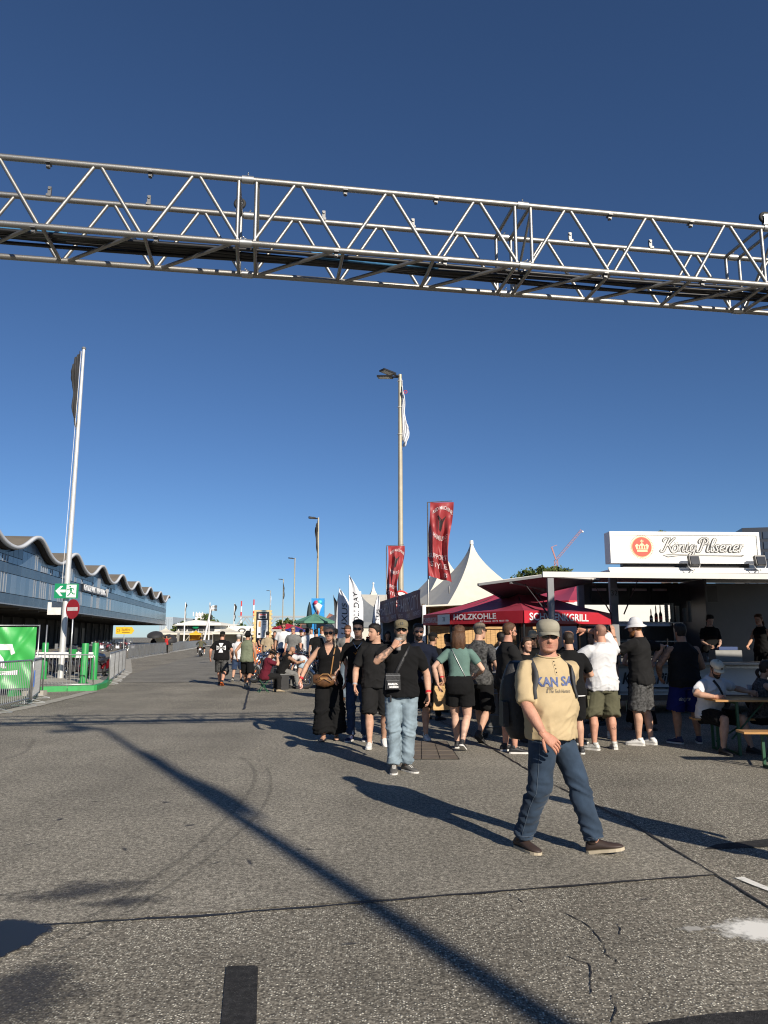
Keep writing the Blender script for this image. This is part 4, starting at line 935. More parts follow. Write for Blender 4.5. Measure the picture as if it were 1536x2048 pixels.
# ------------------------------------------------------------------ booth with the red banners
burg = mat('burgundy_banner', (.15, .045, .058), .55, 0, var=.15, scale=4, bump=.4, bscale=6)
bann_l = mat('banner_letters', (.62, .52, .54), .6, 0, var=.1)
bA, bB = Vector((P(848, 1240, 20.0).x, 20.0, 0)), Vector((P(763, 1240, 27.2).x, 27.2, 0))
bd = (bB - bA).normalized(); bn = Vector((-bd.y, bd.x, 0)); bn = bn if bn.x < 0 else -bn
booth = empty('banner_booth', bA, 0, 'stall with burgundy HARBOR CITY banners along its top', 'stall')
BL = (bB - bA).length
for i, f in enumerate((0, .5, 1)):
    mb = MB(); mb.box(bd * BL * f + Vector((0, 0, 1.25)), (.09, .09, 2.5), math.atan2(bd.y, bd.x)); mb.build('post', white_paint, booth)
def ztop(f): return 2.92 - .02 * f
for i in range(2):
    f0, f1 = i * .5 + .012, (i + 1) * .5 - .012
    def bf(u, t, f0=f0, f1=f1): return bd * BL * (f0 + (f1 - f0) * u) + bn * (.07 + .02 * math.sin(7 * u) + .015 * math.sin(11 * u + 6 * t)) + Vector((0, 0, 2.92 - .74 * t - .05 * math.sin(math.pi * u) * (t > .5)))
    bo = flag_grid(1, 1, 24, 10, bf).build('banner', burg, booth, True)
    for txt, t0, t1, u0, u1 in (('HARBOR CITY', .16, .66, .06, .94), ('EVENTS', .74, .9, .04, .24), ('EVENTS', .74, .9, .4, .6), ('EVENTS', .74, .9, .76, .96)):
        me = text_mesh(txt, 1., bold=.0); xs = [v.co.x for v in me.vertices]; ys_ = [v.co.y for v in me.vertices]
        for v in me.vertices:
            uu = u1 - (u1 - u0) * (v.co.x - min(xs)) / (max(xs) - min(xs)); tt = t1 - (t1 - t0) * (v.co.y - min(ys_)) / (max(ys_) - min(ys_)); v.co = Vector(bf(uu, tt)) + bn * .012
        me.materials.append(bann_l); link_mesh('lettering', me, bo)
mb = MB(); mb.prism([bd * 0 + Vector((0, 0, 2.45)), bd * BL + Vector((0, 0, 2.45)), bd * BL - bn * 3 + Vector((0, 0, 2.6)), -bn * 3 + Vector((0, 0, 2.6))], (0, 0, .04)); mb.build('roof', white_pvc, booth)
mb = MB(); mb.prism([-bn * 3, bd * BL - bn * 3, bd * BL - bn * 3 + Vector((0, 0, 2.6)), -bn * 3 + Vector((0, 0, 2.6))], -bn * .04); mb.build('back_wall', greyc, booth)
mb = MB(); mb.prism([bd * BL, bd * BL - bn * 3, bd * BL - bn * 3 + Vector((0, 0, 2.5)), bd * BL + Vector((0, 0, 2.5))], bd * .03); mb.build('side_wall', greyc, booth)
mb = MB(); mb.bar(bd * .2 + Vector((0, 0, 1.0)) - bn * .2, bd * (BL - .2) + Vector((0, 0, 1.0)) - bn * .2, .5, .06); mb.bar(bd * .2 + Vector((0, 0, .5)) - bn * .1, bd * (BL - .2) + Vector((0, 0, .5)) - bn * .1, .04, .96); mb.build('counter', dark_wall, booth)
# 30 km/h sign
c = P(802, 1199, 27.6); sg = empty('speed_sign', (c.x, c.y, 0), 0, 'round white speed sign with a red ring above the banners', 'sign')
mb = MB(); mb.lathe([(.34, -.01), (.34, .01)], 28); mb.v = [(x, z, y + c.z) for x, y, z in mb.v]; mb.build('disc', white_print, sg, 'auto')
mb = MB(); mb.torus((0, -.008, c.z), .305, .035, 'Y', 28, 6); mb.build('ring', red_print, sg, True)
text_obj('30', .42, black_print, sg, face_mtx((0, -.02, c.z), (1, 0, 0), (0, 0, 1)), bold=.01)
mb = MB(); mb.tube([(0, .04, 0), (0, .04, c.z + .4)], .03, 8); mb.build('post', galv, sg)
# red banner flags
redflag = mat('red_flag_cloth', (.30, .032, .036), .5, 0, var=.1, scale=5, sheen=.15, spec=.4)
fl_white = mat('flag_white_print', (.62, .5, .5), .6)
def red_flag(u, vt, Y, w, h, label, seed, texts):
    p = P(u, vt, Y); e = empty('banner_flag', (p.x, Y, 0), 0, label, 'flag', 'red banner flags')
    mb = MB(); mb.tube([(0, 0, 0), (0, 0, 2.2), (-.0, 0, p.z)], [.026, .024, .016], 8); mb.build('pole', alu, e, True)
    mb = MB(); mb.tube([(0, 0, p.z - .01), (w + .03, -.06, p.z + .02)], .012, 6); mb.build('arm', alu, e)
    rs = random.Random(seed); ph = [rs.uniform(0, 6) for _ in range(4)]
    def fn(a, t):
        nar = 1 - .30 * (math.sin(math.pi * t * .9) ** 2) * (.7 if seed == 1 else 1.5) * (.3 + t)
        x = .04 + a * w * nar - .16 * w * max(0, t - .55) + (.05 * w * math.sin(5 * t + ph[3]))
        y = -.06 + .11 * math.sin(8.5 * a + 2.6 * t + ph[0]) * min(1, t * 2.2 + .1) + .05 * math.sin(17 * a - 7 * t + ph[1]) * min(1, t * 3) + .03 * math.sin(21 * t + 5 * a)
        z = p.z - .02 - t * h - .05 * h * a * t * 1.6
        return (x, y, z)
    cl = flag_grid(w, h, 44, 80, fn).build('flag_cloth', redflag, e, True)
    def put(me, a0, a1, t0, t1, m_, arc=0.):
        xs = [v.co.x for v in me.vertices]; ys_ = [v.co.y for v in me.vertices]
        for v in me.vertices:
            f = (v.co.x - min(xs)) / (max(xs) - min(xs)); aa = a0 + (a1 - a0) * f; tt = t1 - (t1 - t0) * (v.co.y - min(ys_)) / (max(ys_) - min(ys_)) + arc * (4 * (f - .5) ** 2)
            v.co = Vector(fn(aa, tt)) + Vector((0, -.015, 0))
        me.materials.append(m_); link_mesh('lettering', me, cl)
    for txt, a0, a1, t0, t1, arc in texts: put(text_mesh(txt, 1., bold=.015), a0, a1, t0, t1, fl_white, arc)
    em = MB(); em.add([(0, 1, 0), (.25, .75, 0), (.16, .2, 0), (0, 0, 0), (-.16, .2, 0), (-.25, .75, 0), (-.55, 1.25, 0), (-.12, .98, 0), (.55, 1.25, 0), (.12, .98, 0)], [(0, 5, 4, 3), (0, 3, 2, 1), (5, 7, 6), (1, 8, 9)])
    me = em.mesh('emblem', black_print); bm_ = bmesh.new(); bm_.from_mesh(me); bmesh.ops.subdivide_edges(bm_, edges=bm_.edges[:], cuts=4, use_grid_fill=True); bm_.to_mesh(me); bm_.free(); me.materials.clear()
    put(me, .33, .72, .17, .4, black_print)
    mb = MB(); q = Vector(fn(.95, 1)); mb.ellipsoid(q + Vector((-.04, 0, -.22)), (.03, .03, .12)); mb.tube([q, q + Vector((-.04, 0, -.15))], .006, 5); mb.build('weight', grey_paint, e, True)
T1 = [('RED MACHINE', .12, .97, .05, .10, .06), ('HAMBURG', .2, .9, .44, .5, -.04), ('SUPPORT', .05, .96, .68, .745, 0), ('STYLE', .12, .9, .79, .86, 0), ('8', .68, .82, .91, .97, 0)]
red_flag(855, 1004, 20.6, .66, 2.08, 'tall red banner flag with white lettering on a pole by the cream tent', 1, T1)
red_flag(773, 1091, 27.4, .62, 2.05, 'smaller twisted red banner flag in front of the beige lamp post', 2, T1)
# wooden fence
wf = empty('timber_fence', (1.12, 21.6, 0), 0, 'pale timber screen of boards behind the red parasol', 'fence')
for j in range(4):
    mb = MB(); mb.box((3.0, .0, 2.05 + .135 * j), (6.0, .025, .128)); mb.build('board', wood, wf)
for i in range(46):
    mb = MB(); mb.box((.065 + i * .13, .0 + random.uniform(0, .006), .95), (.122, .022, 1.86)); mb.build('plank', wood, wf)
for z in (1.93, .5):
    mb = MB(); mb.box((3.0, -.035, z), (6.0, .04, .1)); mb.build('rail', wood, wf)
for x in (.02, 2, 4, 6):
    mb = MB(); mb.box((x, .06, 1.3), (.09, .09, 2.6)); mb.build('post', wood, wf)

# ------------------------------------------------------------------ red grill tents
def grill_tent(name, ring, apex, ztop, val, label, texts, posts=True):
    o = ring[0]; e = empty(name, (apex[0], apex[1], 0), 0, label, 'parasol', 'red grill parasols'); A = Vector((apex[0], apex[1], 0)); n = len(ring); top = Vector((0, 0, apex[2]))
    rp = [Vector((x, y, ztop)) - A for x, y in ring]
    for i in range(n):
        a, b = rp[i], rp[(i + 1) % n]; mb = MB(); rows = []
        for t in (0, .25, .5, .75, 1): rows.append([a.lerp(b, s).lerp(top, t) - Vector((0, 0, .10 * math.sin(math.pi * t) * math.sin(math.pi * s) + .05 * math.sin(math.pi * t))) for s in (0, .25, .5, .75, 1)])
        mb.loft(rows, caps=False, close=False); mb.build('canopy_panel', mat('red_pvc_roof', (.36, .045, .080), .5, 0, var=.08, scale=3), e, True)
        L_ = (b - a).length; out = Vector((b.y - a.y, -(b.x - a.x), 0)).normalized()
        out = out if out.dot(a + b) > 0 else -out
        def vf(u, t, a=a, b=b, out=out): return a.lerp(b, u) + out * (.01 + .012 * math.sin(8 * u) * t) - Vector((0, 0, val * t))
        vo = flag_grid(1, 1, 16, 3, vf).build('valance', red_pvc, e, True)
        for txt, face, u0, u1, t0, t1, m_ in texts:
            if face != i: continue
            me = text_mesh(txt, 1., bold=.02); xs = [v.co.x for v in me.vertices]; ys_ = [v.co.y for v in me.vertices]
            for v in me.vertices:
                uu = u0 + (u1 - u0) * (v.co.x - min(xs)) / (max(xs) - min(xs)); tt = t1 - (t1 - t0) * (v.co.y - min(ys_)) / (max(ys_) - min(ys_)); v.co = Vector(vf(uu, tt)) + out * .012
            me.materials.append(m_); link_mesh('lettering', me, vo)
        if posts: mb = MB(); mb.tube([Vector((a.x * .97, a.y * .97, 0)), Vector((a.x * .97, a.y * .97, ztop - .03))], .022, 8); mb.build('post', black_paint, e)
        mb = MB(); mb.tube([a * .98, top - Vector((0, 0, .06))], .016, 6); mb.build('rib', black_paint, e)
    mb = MB(); mb.tube([(0, 0, 0), (0, 0, apex[2])], .035, 8); mb.build('mast', black_paint, e)
    return e, rp, A
ring = [(.93, 17.58), (1.395, 16.04), (2.716, 14.51), (4.9, 16.2), (4.85, 18.6), (3.6, 19.8), (1.67, 19.4)]
gt, rp, GA = grill_tent('grill_parasol', ring, (3.05, 17.1, 2.80), 2.16, .243, 'large red parasol roof reading HOLZKOHLE and SCHWENKGRILL', [('HOLZKOHLE', 1, .08, .66, .14, .62, white_print), ('AP Events  0173 4811170', 1, .44, .82, .72, .86, white_print), ('SCHWENKGRILL', 2, .05, .72, .16, .78, white_print), ('SCHWENKGRILL', 0, .02, .60, .3, .8, bann_l)])
card = MB(); a, b = rp[1], rp[2]; a2 = rp[0].lerp(rp[1], .62) + Vector((-.03, -.05, 0)); b2 = rp[1].lerp(rp[2], .02) + Vector((-.02, -.07, 0))
card.prism([a2 - Vector((0, 0, .03)), b2 - Vector((0, 0, .03)), b2 - Vector((0, 0, .24)), a2 - Vector((0, 0, .24))], (0, .006, 0)); cdo = card.build('number_card', white_print, gt)
text_obj('33', .13, black_print, cdo, face_mtx((a2 + b2) / 2 - Vector((0, .015, .135)), b2 - a2, (0, 0, 1)))
ring2 = [(4.3, 24.2), (5.6, 22.6), (9.0, 23.5), (9.2, 27.5), (5.4, 27.8)]
grill_tent('grill_parasol', ring2, (6.6, 25.2, 3.6), 2.75, .3, 'second red parasol seen through the beer trailer', [('SCHWENKGRILL', 1, .05, .7, .14, .62, white_print), ('AP Events  0173 4811170', 1, .5, .95, .72, .86, white_print)])

# ------------------------------------------------------------------ beer trailer
trw = mat('trailer_white', (.66, .65, .62), .35, 0, var=.04, scale=2, dirt=.12, dirtc=(.45, .43, .4))
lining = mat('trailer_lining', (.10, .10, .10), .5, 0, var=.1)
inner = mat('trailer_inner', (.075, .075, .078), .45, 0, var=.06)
X0 = P(1224, 1200, 16.4).x; tx = Vector((1, .05, 0)).normalized(); ty = Vector((-tx.y, tx.x, 0))
tr = empty('beer_trailer', (X0, 16.4, 0), 0, 'white beer trailer with raised flaps, counter and a lit-up style name sign on its roof', 'trailer')
def q(x, y, z): return tx * x + ty * y + Vector((0, 0, z))
trz = math.atan2(tx.y, tx.x); LT, DT = 6.2, 2.4
def tbox(name, x0, x1, y0, y1, z0, z1, m_, parent=tr):
    mb = MB(); mb.box(q((x0 + x1) / 2, (y0 + y1) / 2, (z0 + z1) / 2), (x1 - x0, y1 - y0, z1 - z0), trz); return mb.build(name, m_, parent)
tbox('floor', 0, LT, 0, DT, .42, .5, grey_paint)
cf = tbox('counter_front', .05, LT, -.06, .0, .42, 1.06, trw)
tbox('counter_trim', .05, LT, -.075, -.06, .46, .50, galv, cf); tbox('counter_trim', .05, LT, -.075, -.06, .98, 1.02, galv, cf)
tbox('counter_top', -.02, LT, -.35, .3, 1.065, 1.11, mat('counter_metal', (.35, .35, .35), .35, .6, var=.1))
text_obj('König Pilsener', .34, black_print, cf, face_mtx(q(.92, -.085, .76), tx, (0, 0, 1)), shear=.32, width=1.7, bold=.008)
mb = MB(); mb.bar(q(.2, -.09, .58), q(1.9, -.09, .56), .008, .03); mb.build('flourish', black_print, cf)
tbox('skirt', .05, LT, -.05, -.01, .30, .415, mat('trailer_skirt', (.12, .08, .055), .6))
tbox('roof', -.06, LT, -.1, DT + .05, 3.02, 3.12, trw)
for z0, z1, y in ((3.125, 3.17, -.06), (3.0, 3.015, -.14), (3.05, 3.09, -.13)): tbox('roof_trim', -.06, LT, y, y + .05, z0, z1, white_paint)
for x, y in ((0, 0), (0, DT - .1), (LT - .1, 0), (LT - .1, DT - .1)): tbox('corner_post', x - .03, x + .12, y - .03, y + .1, .5, 3.02, mat('post_grey', (.21, .215, .225), .5))
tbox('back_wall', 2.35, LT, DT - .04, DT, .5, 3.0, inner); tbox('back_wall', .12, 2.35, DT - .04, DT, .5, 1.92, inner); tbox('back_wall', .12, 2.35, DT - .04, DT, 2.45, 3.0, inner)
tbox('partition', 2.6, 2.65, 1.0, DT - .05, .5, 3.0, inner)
tbox('number_plate', -.05, .13, -.045, -.035, 2.38, 2.72, mat('plate_grey', (.27, .275, .28), .5))
text_obj('32', .16, black_print, tr, face_mtx(q(.04, -.05, 2.6), tx, (0, 0, 1)))
# roof sign
sx0, sx1 = .0, 3.42
sgn = empty('sign_box', q(0, 0, 0), 0, parent=tr)
tbox('box', sx0, sx1, -.02, .30, 3.27, 3.97, trw, sgn)
sf = tbox('face', sx0 + .06, sx1 - .06, -.04, -.02, 3.33, 3.91, mat('sign_face', (.70, .685, .63), .35, 0, var=.02), sgn)
for x0, x1, z0, z1 in ((sx0, sx1, 3.90, 3.975), (sx0, sx1, 3.265, 3.335), (sx0, sx0 + .06, 3.335, 3.9), (sx1 - .06, sx1, 3.335, 3.9)): tbox('frame', x0, x1, -.06, -.022, z0, z1, white_paint, sgn)
tbox('sign_foot', .3, 3.2, .05, .2, 3.12, 3.27, black_paint, sgn)
cc = q(.72, -.05, 3.63)
def disc(r, y, m_, name, n=36):
    mb = MB(); mb.prism([cc + tx * r * math.cos(2 * math.pi * k / n) + Vector((0, y, r * math.sin(2 * math.pi * k / n))) for k in range(n)][::-1], (0, .004, 0)); mb.build(name, m_, sf)
disc(.235, .0, mat('sign_gold', (.72, .52, .25), .5), 'emblem_rim'); disc(.218, -.004, mat('sign_red', (.62, .06, .035), .5), 'emblem_disc')
mb = MB(); goldc = mat('sign_gold_pale', (.82, .62, .36), .5); y = -.012
def cp(x, z): return cc + tx * x + Vector((0, y, z))
mb.prism([cp(-.12, -.11), cp(.12, -.11), cp(.12, -.075), cp(-.12, -.075)], (0, .004, 0))
mb.prism([cp(-.13, -.06), cp(.13, -.06), cp(.155, .03), cp(.11, .07), cp(.065, .03), cp(.03, .07), cp(0, .085), cp(-.03, .07), cp(-.065, .03), cp(-.11, .07), cp(-.155, .03)], (0, .004, 0))
mb.prism([cp(-.012, .09), cp(.012, .09), cp(.012, .16), cp(-.012, .16)], (0, .004, 0)); mb.prism([cp(-.04, .118), cp(.04, .118), cp(.04, .138), cp(-.04, .138)], (0, .004, 0)); mb.build('crown', goldc, sf)
mb = MB()
for x in (-.085, -.03, .03, .085): mb.prism([cp(x - .014, -.04) - Vector((0, .003, 0)), cp(x + .014, -.04) - Vector((0, .003, 0)), cp(x + .012, .025) - Vector((0, .003, 0)), cp(x - .012, .025) - Vector((0, .003, 0))], (0, .003, 0))
mb.build('crown_slot', MATS['sign_red'], sf)
mb = MB()
for k in range(44):
    a = 2 * math.pi * k / 44; c = cc + tx * .262 * math.cos(a) + Vector((0, 0, .262 * math.sin(a))); mb.box(c, (.014, .006, .014))
mb.build('emblem_dots', MATS['sign_gold'], sf)
# brush script of the sign: strokes with a dark outline and a pale core
SCRIPT = {
 'K': (.62, [[(.05, .1), (.0, .02), (.1, -.02), (.2, .12), (.34, .7), (.42, 1.0), (.3, 1.02), (.12, .95), (.08, .8), (.16, .74)], [(.78, 1.0), (.66, .96), (.42, .55), (.34, .46), (.46, .4), (.6, .1), (.72, -.06), (.86, -.02), (.88, .06)]]),
 'o': (.36, [[(.2, .5), (.06, .38), (.04, .14), (.14, 0), (.27, .06), (.34, .28), (.28, .46), (.18, .5)], [(.13, .66), (.14, .67)], [(.27, .68), (.28, .69)]]),
 'e': (.34, [[(.04, .22), (.24, .3), (.3, .42), (.22, .5), (.1, .42), (.04, .2), (.1, .02), (.22, .02), (.36, .14)]]),
 'n': (.42, [[(.02, .46), (.08, .48), (.04, .0)], [(.05, .2), (.16, .44), (.26, .5), (.3, .4), (.26, .12), (.3, .0), (.42, .1)]]),
 'i': (.22, [[(.06, .46), (.1, .48), (.05, .1), (.1, .0), (.22, .1)], [(.13, .66), (.14, .67)]]),
 'g': (.38, [[(.3, .48), (.16, .5), (.05, .34), (.05, .12), (.14, .02), (.26, .14), (.34, .48), (.27, -.1), (.18, -.3), (.06, -.26), (.1, -.14)]]),
 'P': (.52, [[(.04, .12), (.0, .02), (.1, -.02), (.2, .14), (.34, .94)], [(.1, .62), (.06, .8), (.2, 1.0), (.42, 1.02), (.56, .86), (.5, .64), (.34, .56), (.24, .6)]]),
 'l': (.22, [[(.05, .3), (.2, .7), (.22, .92), (.14, .94), (.06, .5), (.07, .06), (.14, .0), (.24, .12)]]),
 's': (.3, [[(.26, .42), (.2, .5), (.1, .42), (.14, .28), (.22, .14), (.16, .0), (.04, .04)]]),
 'r': (.28, [[(.04, .46), (.1, .48), (.05, .0)], [(.07, .22), (.16, .44), (.28, .48)]])}
def script(words, x0, x1, zb, h):
    strokes = []; x = 0.
    for ch in words:
        if ch == ' ': x += .06; continue
        wch, ss_ = SCRIPT['o' if ch == 'ö' else ch]
        for st in ss_:
            if ch == 'o' and st[0][1] > .6: continue
            strokes.append([(x + px + py * .16, py) for px, py in st])
        x += wch * 1.02
    k = (x1 - x0) / x
    for name, m_, wd, y in (('lettering', black_print, .050, -.046), ('lettering_core', mat('script_core', (.52, .52, .51), .4), .024, -.052)):
        mb = MB()
        for st in strokes:
            sm = []
            for i in range(len(st) - 1):
                p0, p1, p2, p3 = [Vector(st[max(0, min(len(st) - 1, i + d_))]) for d_ in (-1, 0, 1, 2)]
                for t in (0, .25, .5, .75): sm.append(.5 * (2 * p1 + (p2 - p0) * t + (2 * p0 - 5 * p1 + 4 * p2 - p3) * t * t + (3 * p1 - p0 - 3 * p2 + p3) * t ** 3))
            sm.append(Vector(st[-1])); L_, R_ = [], []
            for i, pt in enumerate(sm):
                t = sm[min(i + 1, len(sm) - 1)] - sm[max(i - 1, 0)]; t = t.normalized() if t.length > 0 else Vector((1, 0)); nn = Vector((-t.y, t.x)); wv = wd * (.75 + .5 * abs(t.y)) / 2
                c2 = q(x0 + pt.x * k, y - .00002 * len(mb.v), zb + pt.y * h); off = tx * nn.x * wv + Vector((0, 0, nn.y * wv)); L_.append(c2 + off); R_.append(c2 - off)
            mb.loft([L_, R_], caps=False, close=False)
        mb.build(name, m_, sf)
script('König Pilsener', 1.14, 3.02, 3.53, .30)
mb = MB(); mb.prism([q(1.18, -.046, 3.45), q(1.3, -.046, 3.40), q(1.6, -.046, 3.44), q(3.0, -.046, 3.425), q(3.06, -.046, 3.47), q(2.98, -.046, 3.45), q(1.7, -.046, 3.465), q(1.32, -.046, 3.47)][::-1], (0, .003, 0)); mb.build('flourish', black_print, sf)
mb = MB(); mb.prism([q(1.2, -.05, 3.45), q(1.3, -.05, 3.415), q(1.6, -.05, 3.448), q(2.98, -.05, 3.434), q(2.96, -.05, 3.443), q(1.7, -.05, 3.456), q(1.32, -.05, 3.458)][::-1], (0, .003, 0)); mb.build('flourish_core', MATS['script_core'], sf)
for x in (1.77, 3.26):
    fe = empty('floodlight', q(x, -.28, 3.14), trz, parent=tr)
    mb = MB(); mb.box((0, 0, .17), (.23, .10, .22), Matrix.Rotation(R(-15), 3, 'X')); mb.build('housing', black_paint, fe)
    mb = MB(); mb.box((0, -.06, .17), (.19, .02, .18), Matrix.Rotation(R(-15), 3, 'X')); mb.build('lens', glass_dark, fe)
    mb = MB(); mb.torus((0, 0, .1), .14, .01, 'Y', 14, 5, math.pi, 2 * math.pi); mb.bar((0, .3, 0), (0, -.02, -.03), .03, .02); mb.build('bracket', galv, fe)
# raised flaps
O = tr.location
def slab(name, pts, t, m_, under=None):
    mb = MB(); mb.prism([Vector(p) - O for p in pts], (0, 0, t)); o = mb.build(name, m_, tr)
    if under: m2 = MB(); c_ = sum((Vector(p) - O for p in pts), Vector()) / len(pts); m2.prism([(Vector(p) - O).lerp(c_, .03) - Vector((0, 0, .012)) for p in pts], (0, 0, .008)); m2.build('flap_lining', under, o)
    return o
fA, fB, fC, fD = P(957, 1169, 14.8), P(1014, 1201, 17.0), P(1085, 1152, 14.75), P(1200, 1160, 17.0)
slab('side_flap', [fA, fC, fD, fB], .035, trw, lining)
for a, b in ((fA, fB), (fA, fC), (fB, fD)):
    mb = MB(); mb.bar(a - O, b - O, .05, .05); mb.build('flap_edge', grey_paint, tr)
mb = MB(); mb.bar(fA.lerp(fC, .5) - O - Vector((0, 0, .04)), fB.lerp(fD, .5) - O - Vector((0, 0, .04)), .04, .05); mb.build('flap_rib', grey_paint, tr)
zc = fC.z
e0, e1 = fC, Vector((X0, 14.75, 0)) + tx * LT; e1.z = zc - .05
h0, h1 = Vector((X0, 16.4, 0)) + q(-.05, -.12, 2.98), Vector((X0, 16.4, 0)) + q(LT, -.12, 2.98)
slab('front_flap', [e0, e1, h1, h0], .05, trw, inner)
mb = MB(); mb.bar(e0 - O + Vector((0, -.02, .03)), e1 - O + Vector((0, -.02, .03)), .05, .11); mb.build('flap_edge', trw, tr)
p = P(1103, 1240, 14.72); mb = MB(); mb.box(Vector((p.x, 14.72, 1.40)) - O, (.12, .12, 2.80)); mb.build('awning_post', MATS['post_grey'], tr)
for a, b in ((P(1050, 1168, 15.0), P(1102, 1236, 14.75)), (P(1182, 1158, 15.4), Vector((X0 - .05, 16.35, 2.15))), (P(1275, 1162, 15.2), Vector((X0 + .25, 16.4, 2.15))), (P(1065, 1176, 15.2), P(1110, 1232, 14.8))):
    mb = MB(); mid = a.lerp(b, .55); mb.tube([a - O, mid - O], .009, 6); mb.tube([mid - O, b - O], .017, 6); mb.build('gas_strut', black_paint, tr)
# wheel and drawbar under the trailer
for x in (2.4, 3.3):
    we = empty('wheel', q(x, .35, .3), trz, parent=tr); mb = MB(); mb.torus((0, 0, 0), .21, .09, 'Y', 22, 8); mb.build('tyre', rubber, we, True); mb = MB(); mb.lathe([(.16, -.06), (.16, .06)], 16); mb.v = [(a, c, b) for a, b, c in mb.v]; mb.build('rim', galv, we, 'auto')
mb = MB()
for x in (.3, 5.8):
    for y in (.2, 2.1): mb.tube([q(x, y, 0), q(x, y, .42)], .035, 8)
mb.build('jack', galv, tr)
# bar equipment in the trailer
def prop(name, loc, label, cat, group=None): return empty(name, loc, 0, label, cat, group)
bc = q(.3, 1.15, 0) + O; mb = MB(); mb.box((1.05, 0, .82), (2.1, .6, .64)); mb.box((1.05, 0, 1.15), (2.14, .64, .03)); o = mb.build('back_bar', lining, None, False, (bc.x, bc.y, 0)); tag(o, 'dark back bar cabinet inside the beer trailer', 'cabinet')
mb = MB(); mb.box((.35, -.31, .85), (.55, .02, .5)); mb.build('cabinet_door', glass_dark, o); mb = MB(); mb.box((1.0, -.31, .85), (.55, .02, .5)); mb.build('cabinet_door', glass_dark, o)
cl2 = [(.03, .02, .01), (.05, .015, .01), (.01, .03, .012), (.35, .33, .3)]
for i, u in enumerate((1303, 1313, 1322)):
    b_ = P(u, 1245, bc.y - .1); e = empty('bottle', (b_.x, b_.y, 1.995), 0, ['small bottle with a pale label on the bar shelf', 'dark bottle with a pourer in the middle of the bar shelf', 'brown bottle with a pourer beside the cup stacks'][i], 'bottle', 'bottles on the bar shelf')
    hh = (.22, .30, .33)[i]; mb = MB(); mb.lathe([(.036, 0), (.038, .02), (.038, hh * .55), (.014, hh * .75), (.014, hh)], 12); mb.build('glass', mat('bottle_%d' % i, cl2[i], .1, 0, spec=.7), e, True); mb = MB(); mb.lathe([(.039, .06), (.039, hh * .4)], 12, caps=False); mb.build('bottle_label', white_print if i == 0 else red_print, e, True)
    mb = MB(); mb.lathe([(.016, hh), (.012, hh + .05), (.004, hh + .09)], 8); mb.build('pourer', black_paint, e)
sh = MB(); sh.box((.6, 0, 1.98), (2.0, .3, .025)); sh.box((-.3, 0, 1.57), (.04, .3, .8)); sh.box((1.5, 0, 1.57), (.04, .3, .8)); sh.box((.6, 0, 1.55), (1.78, .28, .02)); o = sh.build('bar_shelf', galv, None, False, (bc.x + .1, bc.y, 0)); tag(o, 'steel shelf with cups and bottles in the beer trailer', 'shelf')
cupm = mat('cup_stack_plastic', (.32, .31, .28), .4, 0, var=.1)
for i, (u, hh) in enumerate(((1334, .42), (1345, .46), (1356, .40), (1370, .34), (1380, .5))):
    b_ = P(u, 1240, bc.y); e = empty('cup_stack', (b_.x, b_.y, 1.995), 0, 'stack of plastic cups on the shelf, ' + ['next to the brown bottle', 'second from the bottles', 'middle of five', 'short and dark', 'tall and dark at the far end'][i], 'cups', 'cup stacks')
    for k in range(int(hh / .06)):
        mb = MB(); mb.lathe([(.036, k * .06), (.045, k * .06 + .075), (.047, k * .06 + .078)], 12); mb.build('cup', cupm if i < 3 else grey_paint, e, True)
tpm = q(2.6, .05, 1.11) + O; e = empty('beer_tap', tpm, 0, 'chrome beer tap column on the trailer counter', 'tap')
for x in (-1.35, -1.05):
    mb = MB(); mb.tube([(x, .2, 0), (x, .2, .34), (x, .05, .36)], .025, 8); mb.build('column', chrome, e, True); mb = MB(); mb.tube([(x, .05, .36), (x, .03, .5)], [.012, .02], 8); mb.build('lever', black_paint, e); mb = MB(); mb.tube([(x, .05, .36), (x, .03, .28)], .01, 8); mb.build('spout', chrome, e)
o = tbox('crate', 2.35, 2.95, .2, .6, 1.112, 1.36, mat('grey_crate', (.25, .25, .24), .5), None); o.location = O; tag(o, 'pale storage crate on the trailer counter behind the seated pair', 'crate')
o2 = MB(); o2.box(q(2.65, .38, 1.40), (.42, .36, .07), trz); o2 = o2.build('tray', mat('blue_tray', (.02, .05, .16), .5), None); o2.location = O; tag(o2, 'blue tray lying on the storage crate', 'tray')
o = tbox('menu_screen', 2.6, 3.3, 1.8, 1.85, 2.5, 2.9, black_paint, None); o.location = O; tag(o, 'dark screen hung under the trailer ceiling', 'screen')
rsb = random.Random(5)
for i in range(7):
    pz = q(.5 + .27 * i, .12 + .05 * (i % 2), 1.112) + O; e = empty('beer_glass', pz, 0, 'beer glass on the trailer counter, number %s from the numbered post' % ['one', 'two', 'three', 'four', 'five', 'six', 'seven'][i], 'glass', 'glasses on the trailer counter'); mb = MB(); mb.lathe([(.028, 0), (.036, .13), (.034, .13)], 12); mb.build('cup', mat('beer_cup', (.55, .53, .48), .15, 0, trans=.6), e, True); mb = MB(); mb.lathe([(.027, .004), (.033, .095), (0, .096)], 12); mb.build('beer', mat('beer', (.5, .26, .04), .2), e, True)
for i, (x0, w_, h_, lb, m_) in enumerate(((.45, .42, .36, 'dark coffee machine on the back bar', black_paint), (.95, .34, .5, 'steel drinks cooler on the back bar', galv), (1.4, .3, .42, 'black till on the back bar', black_paint))):
    o = tbox('bar_machine', x0, x0 + w_, 1.75, 2.2, 1.1, 1.1 + h_, m_, None); o.location = O; tag(o, lb, 'machine'); tbox('front_panel', x0 + .04, x0 + w_ - .04, 1.735, 1.75, 1.16, 1.1 + h_ - .08, glass_dark, o)
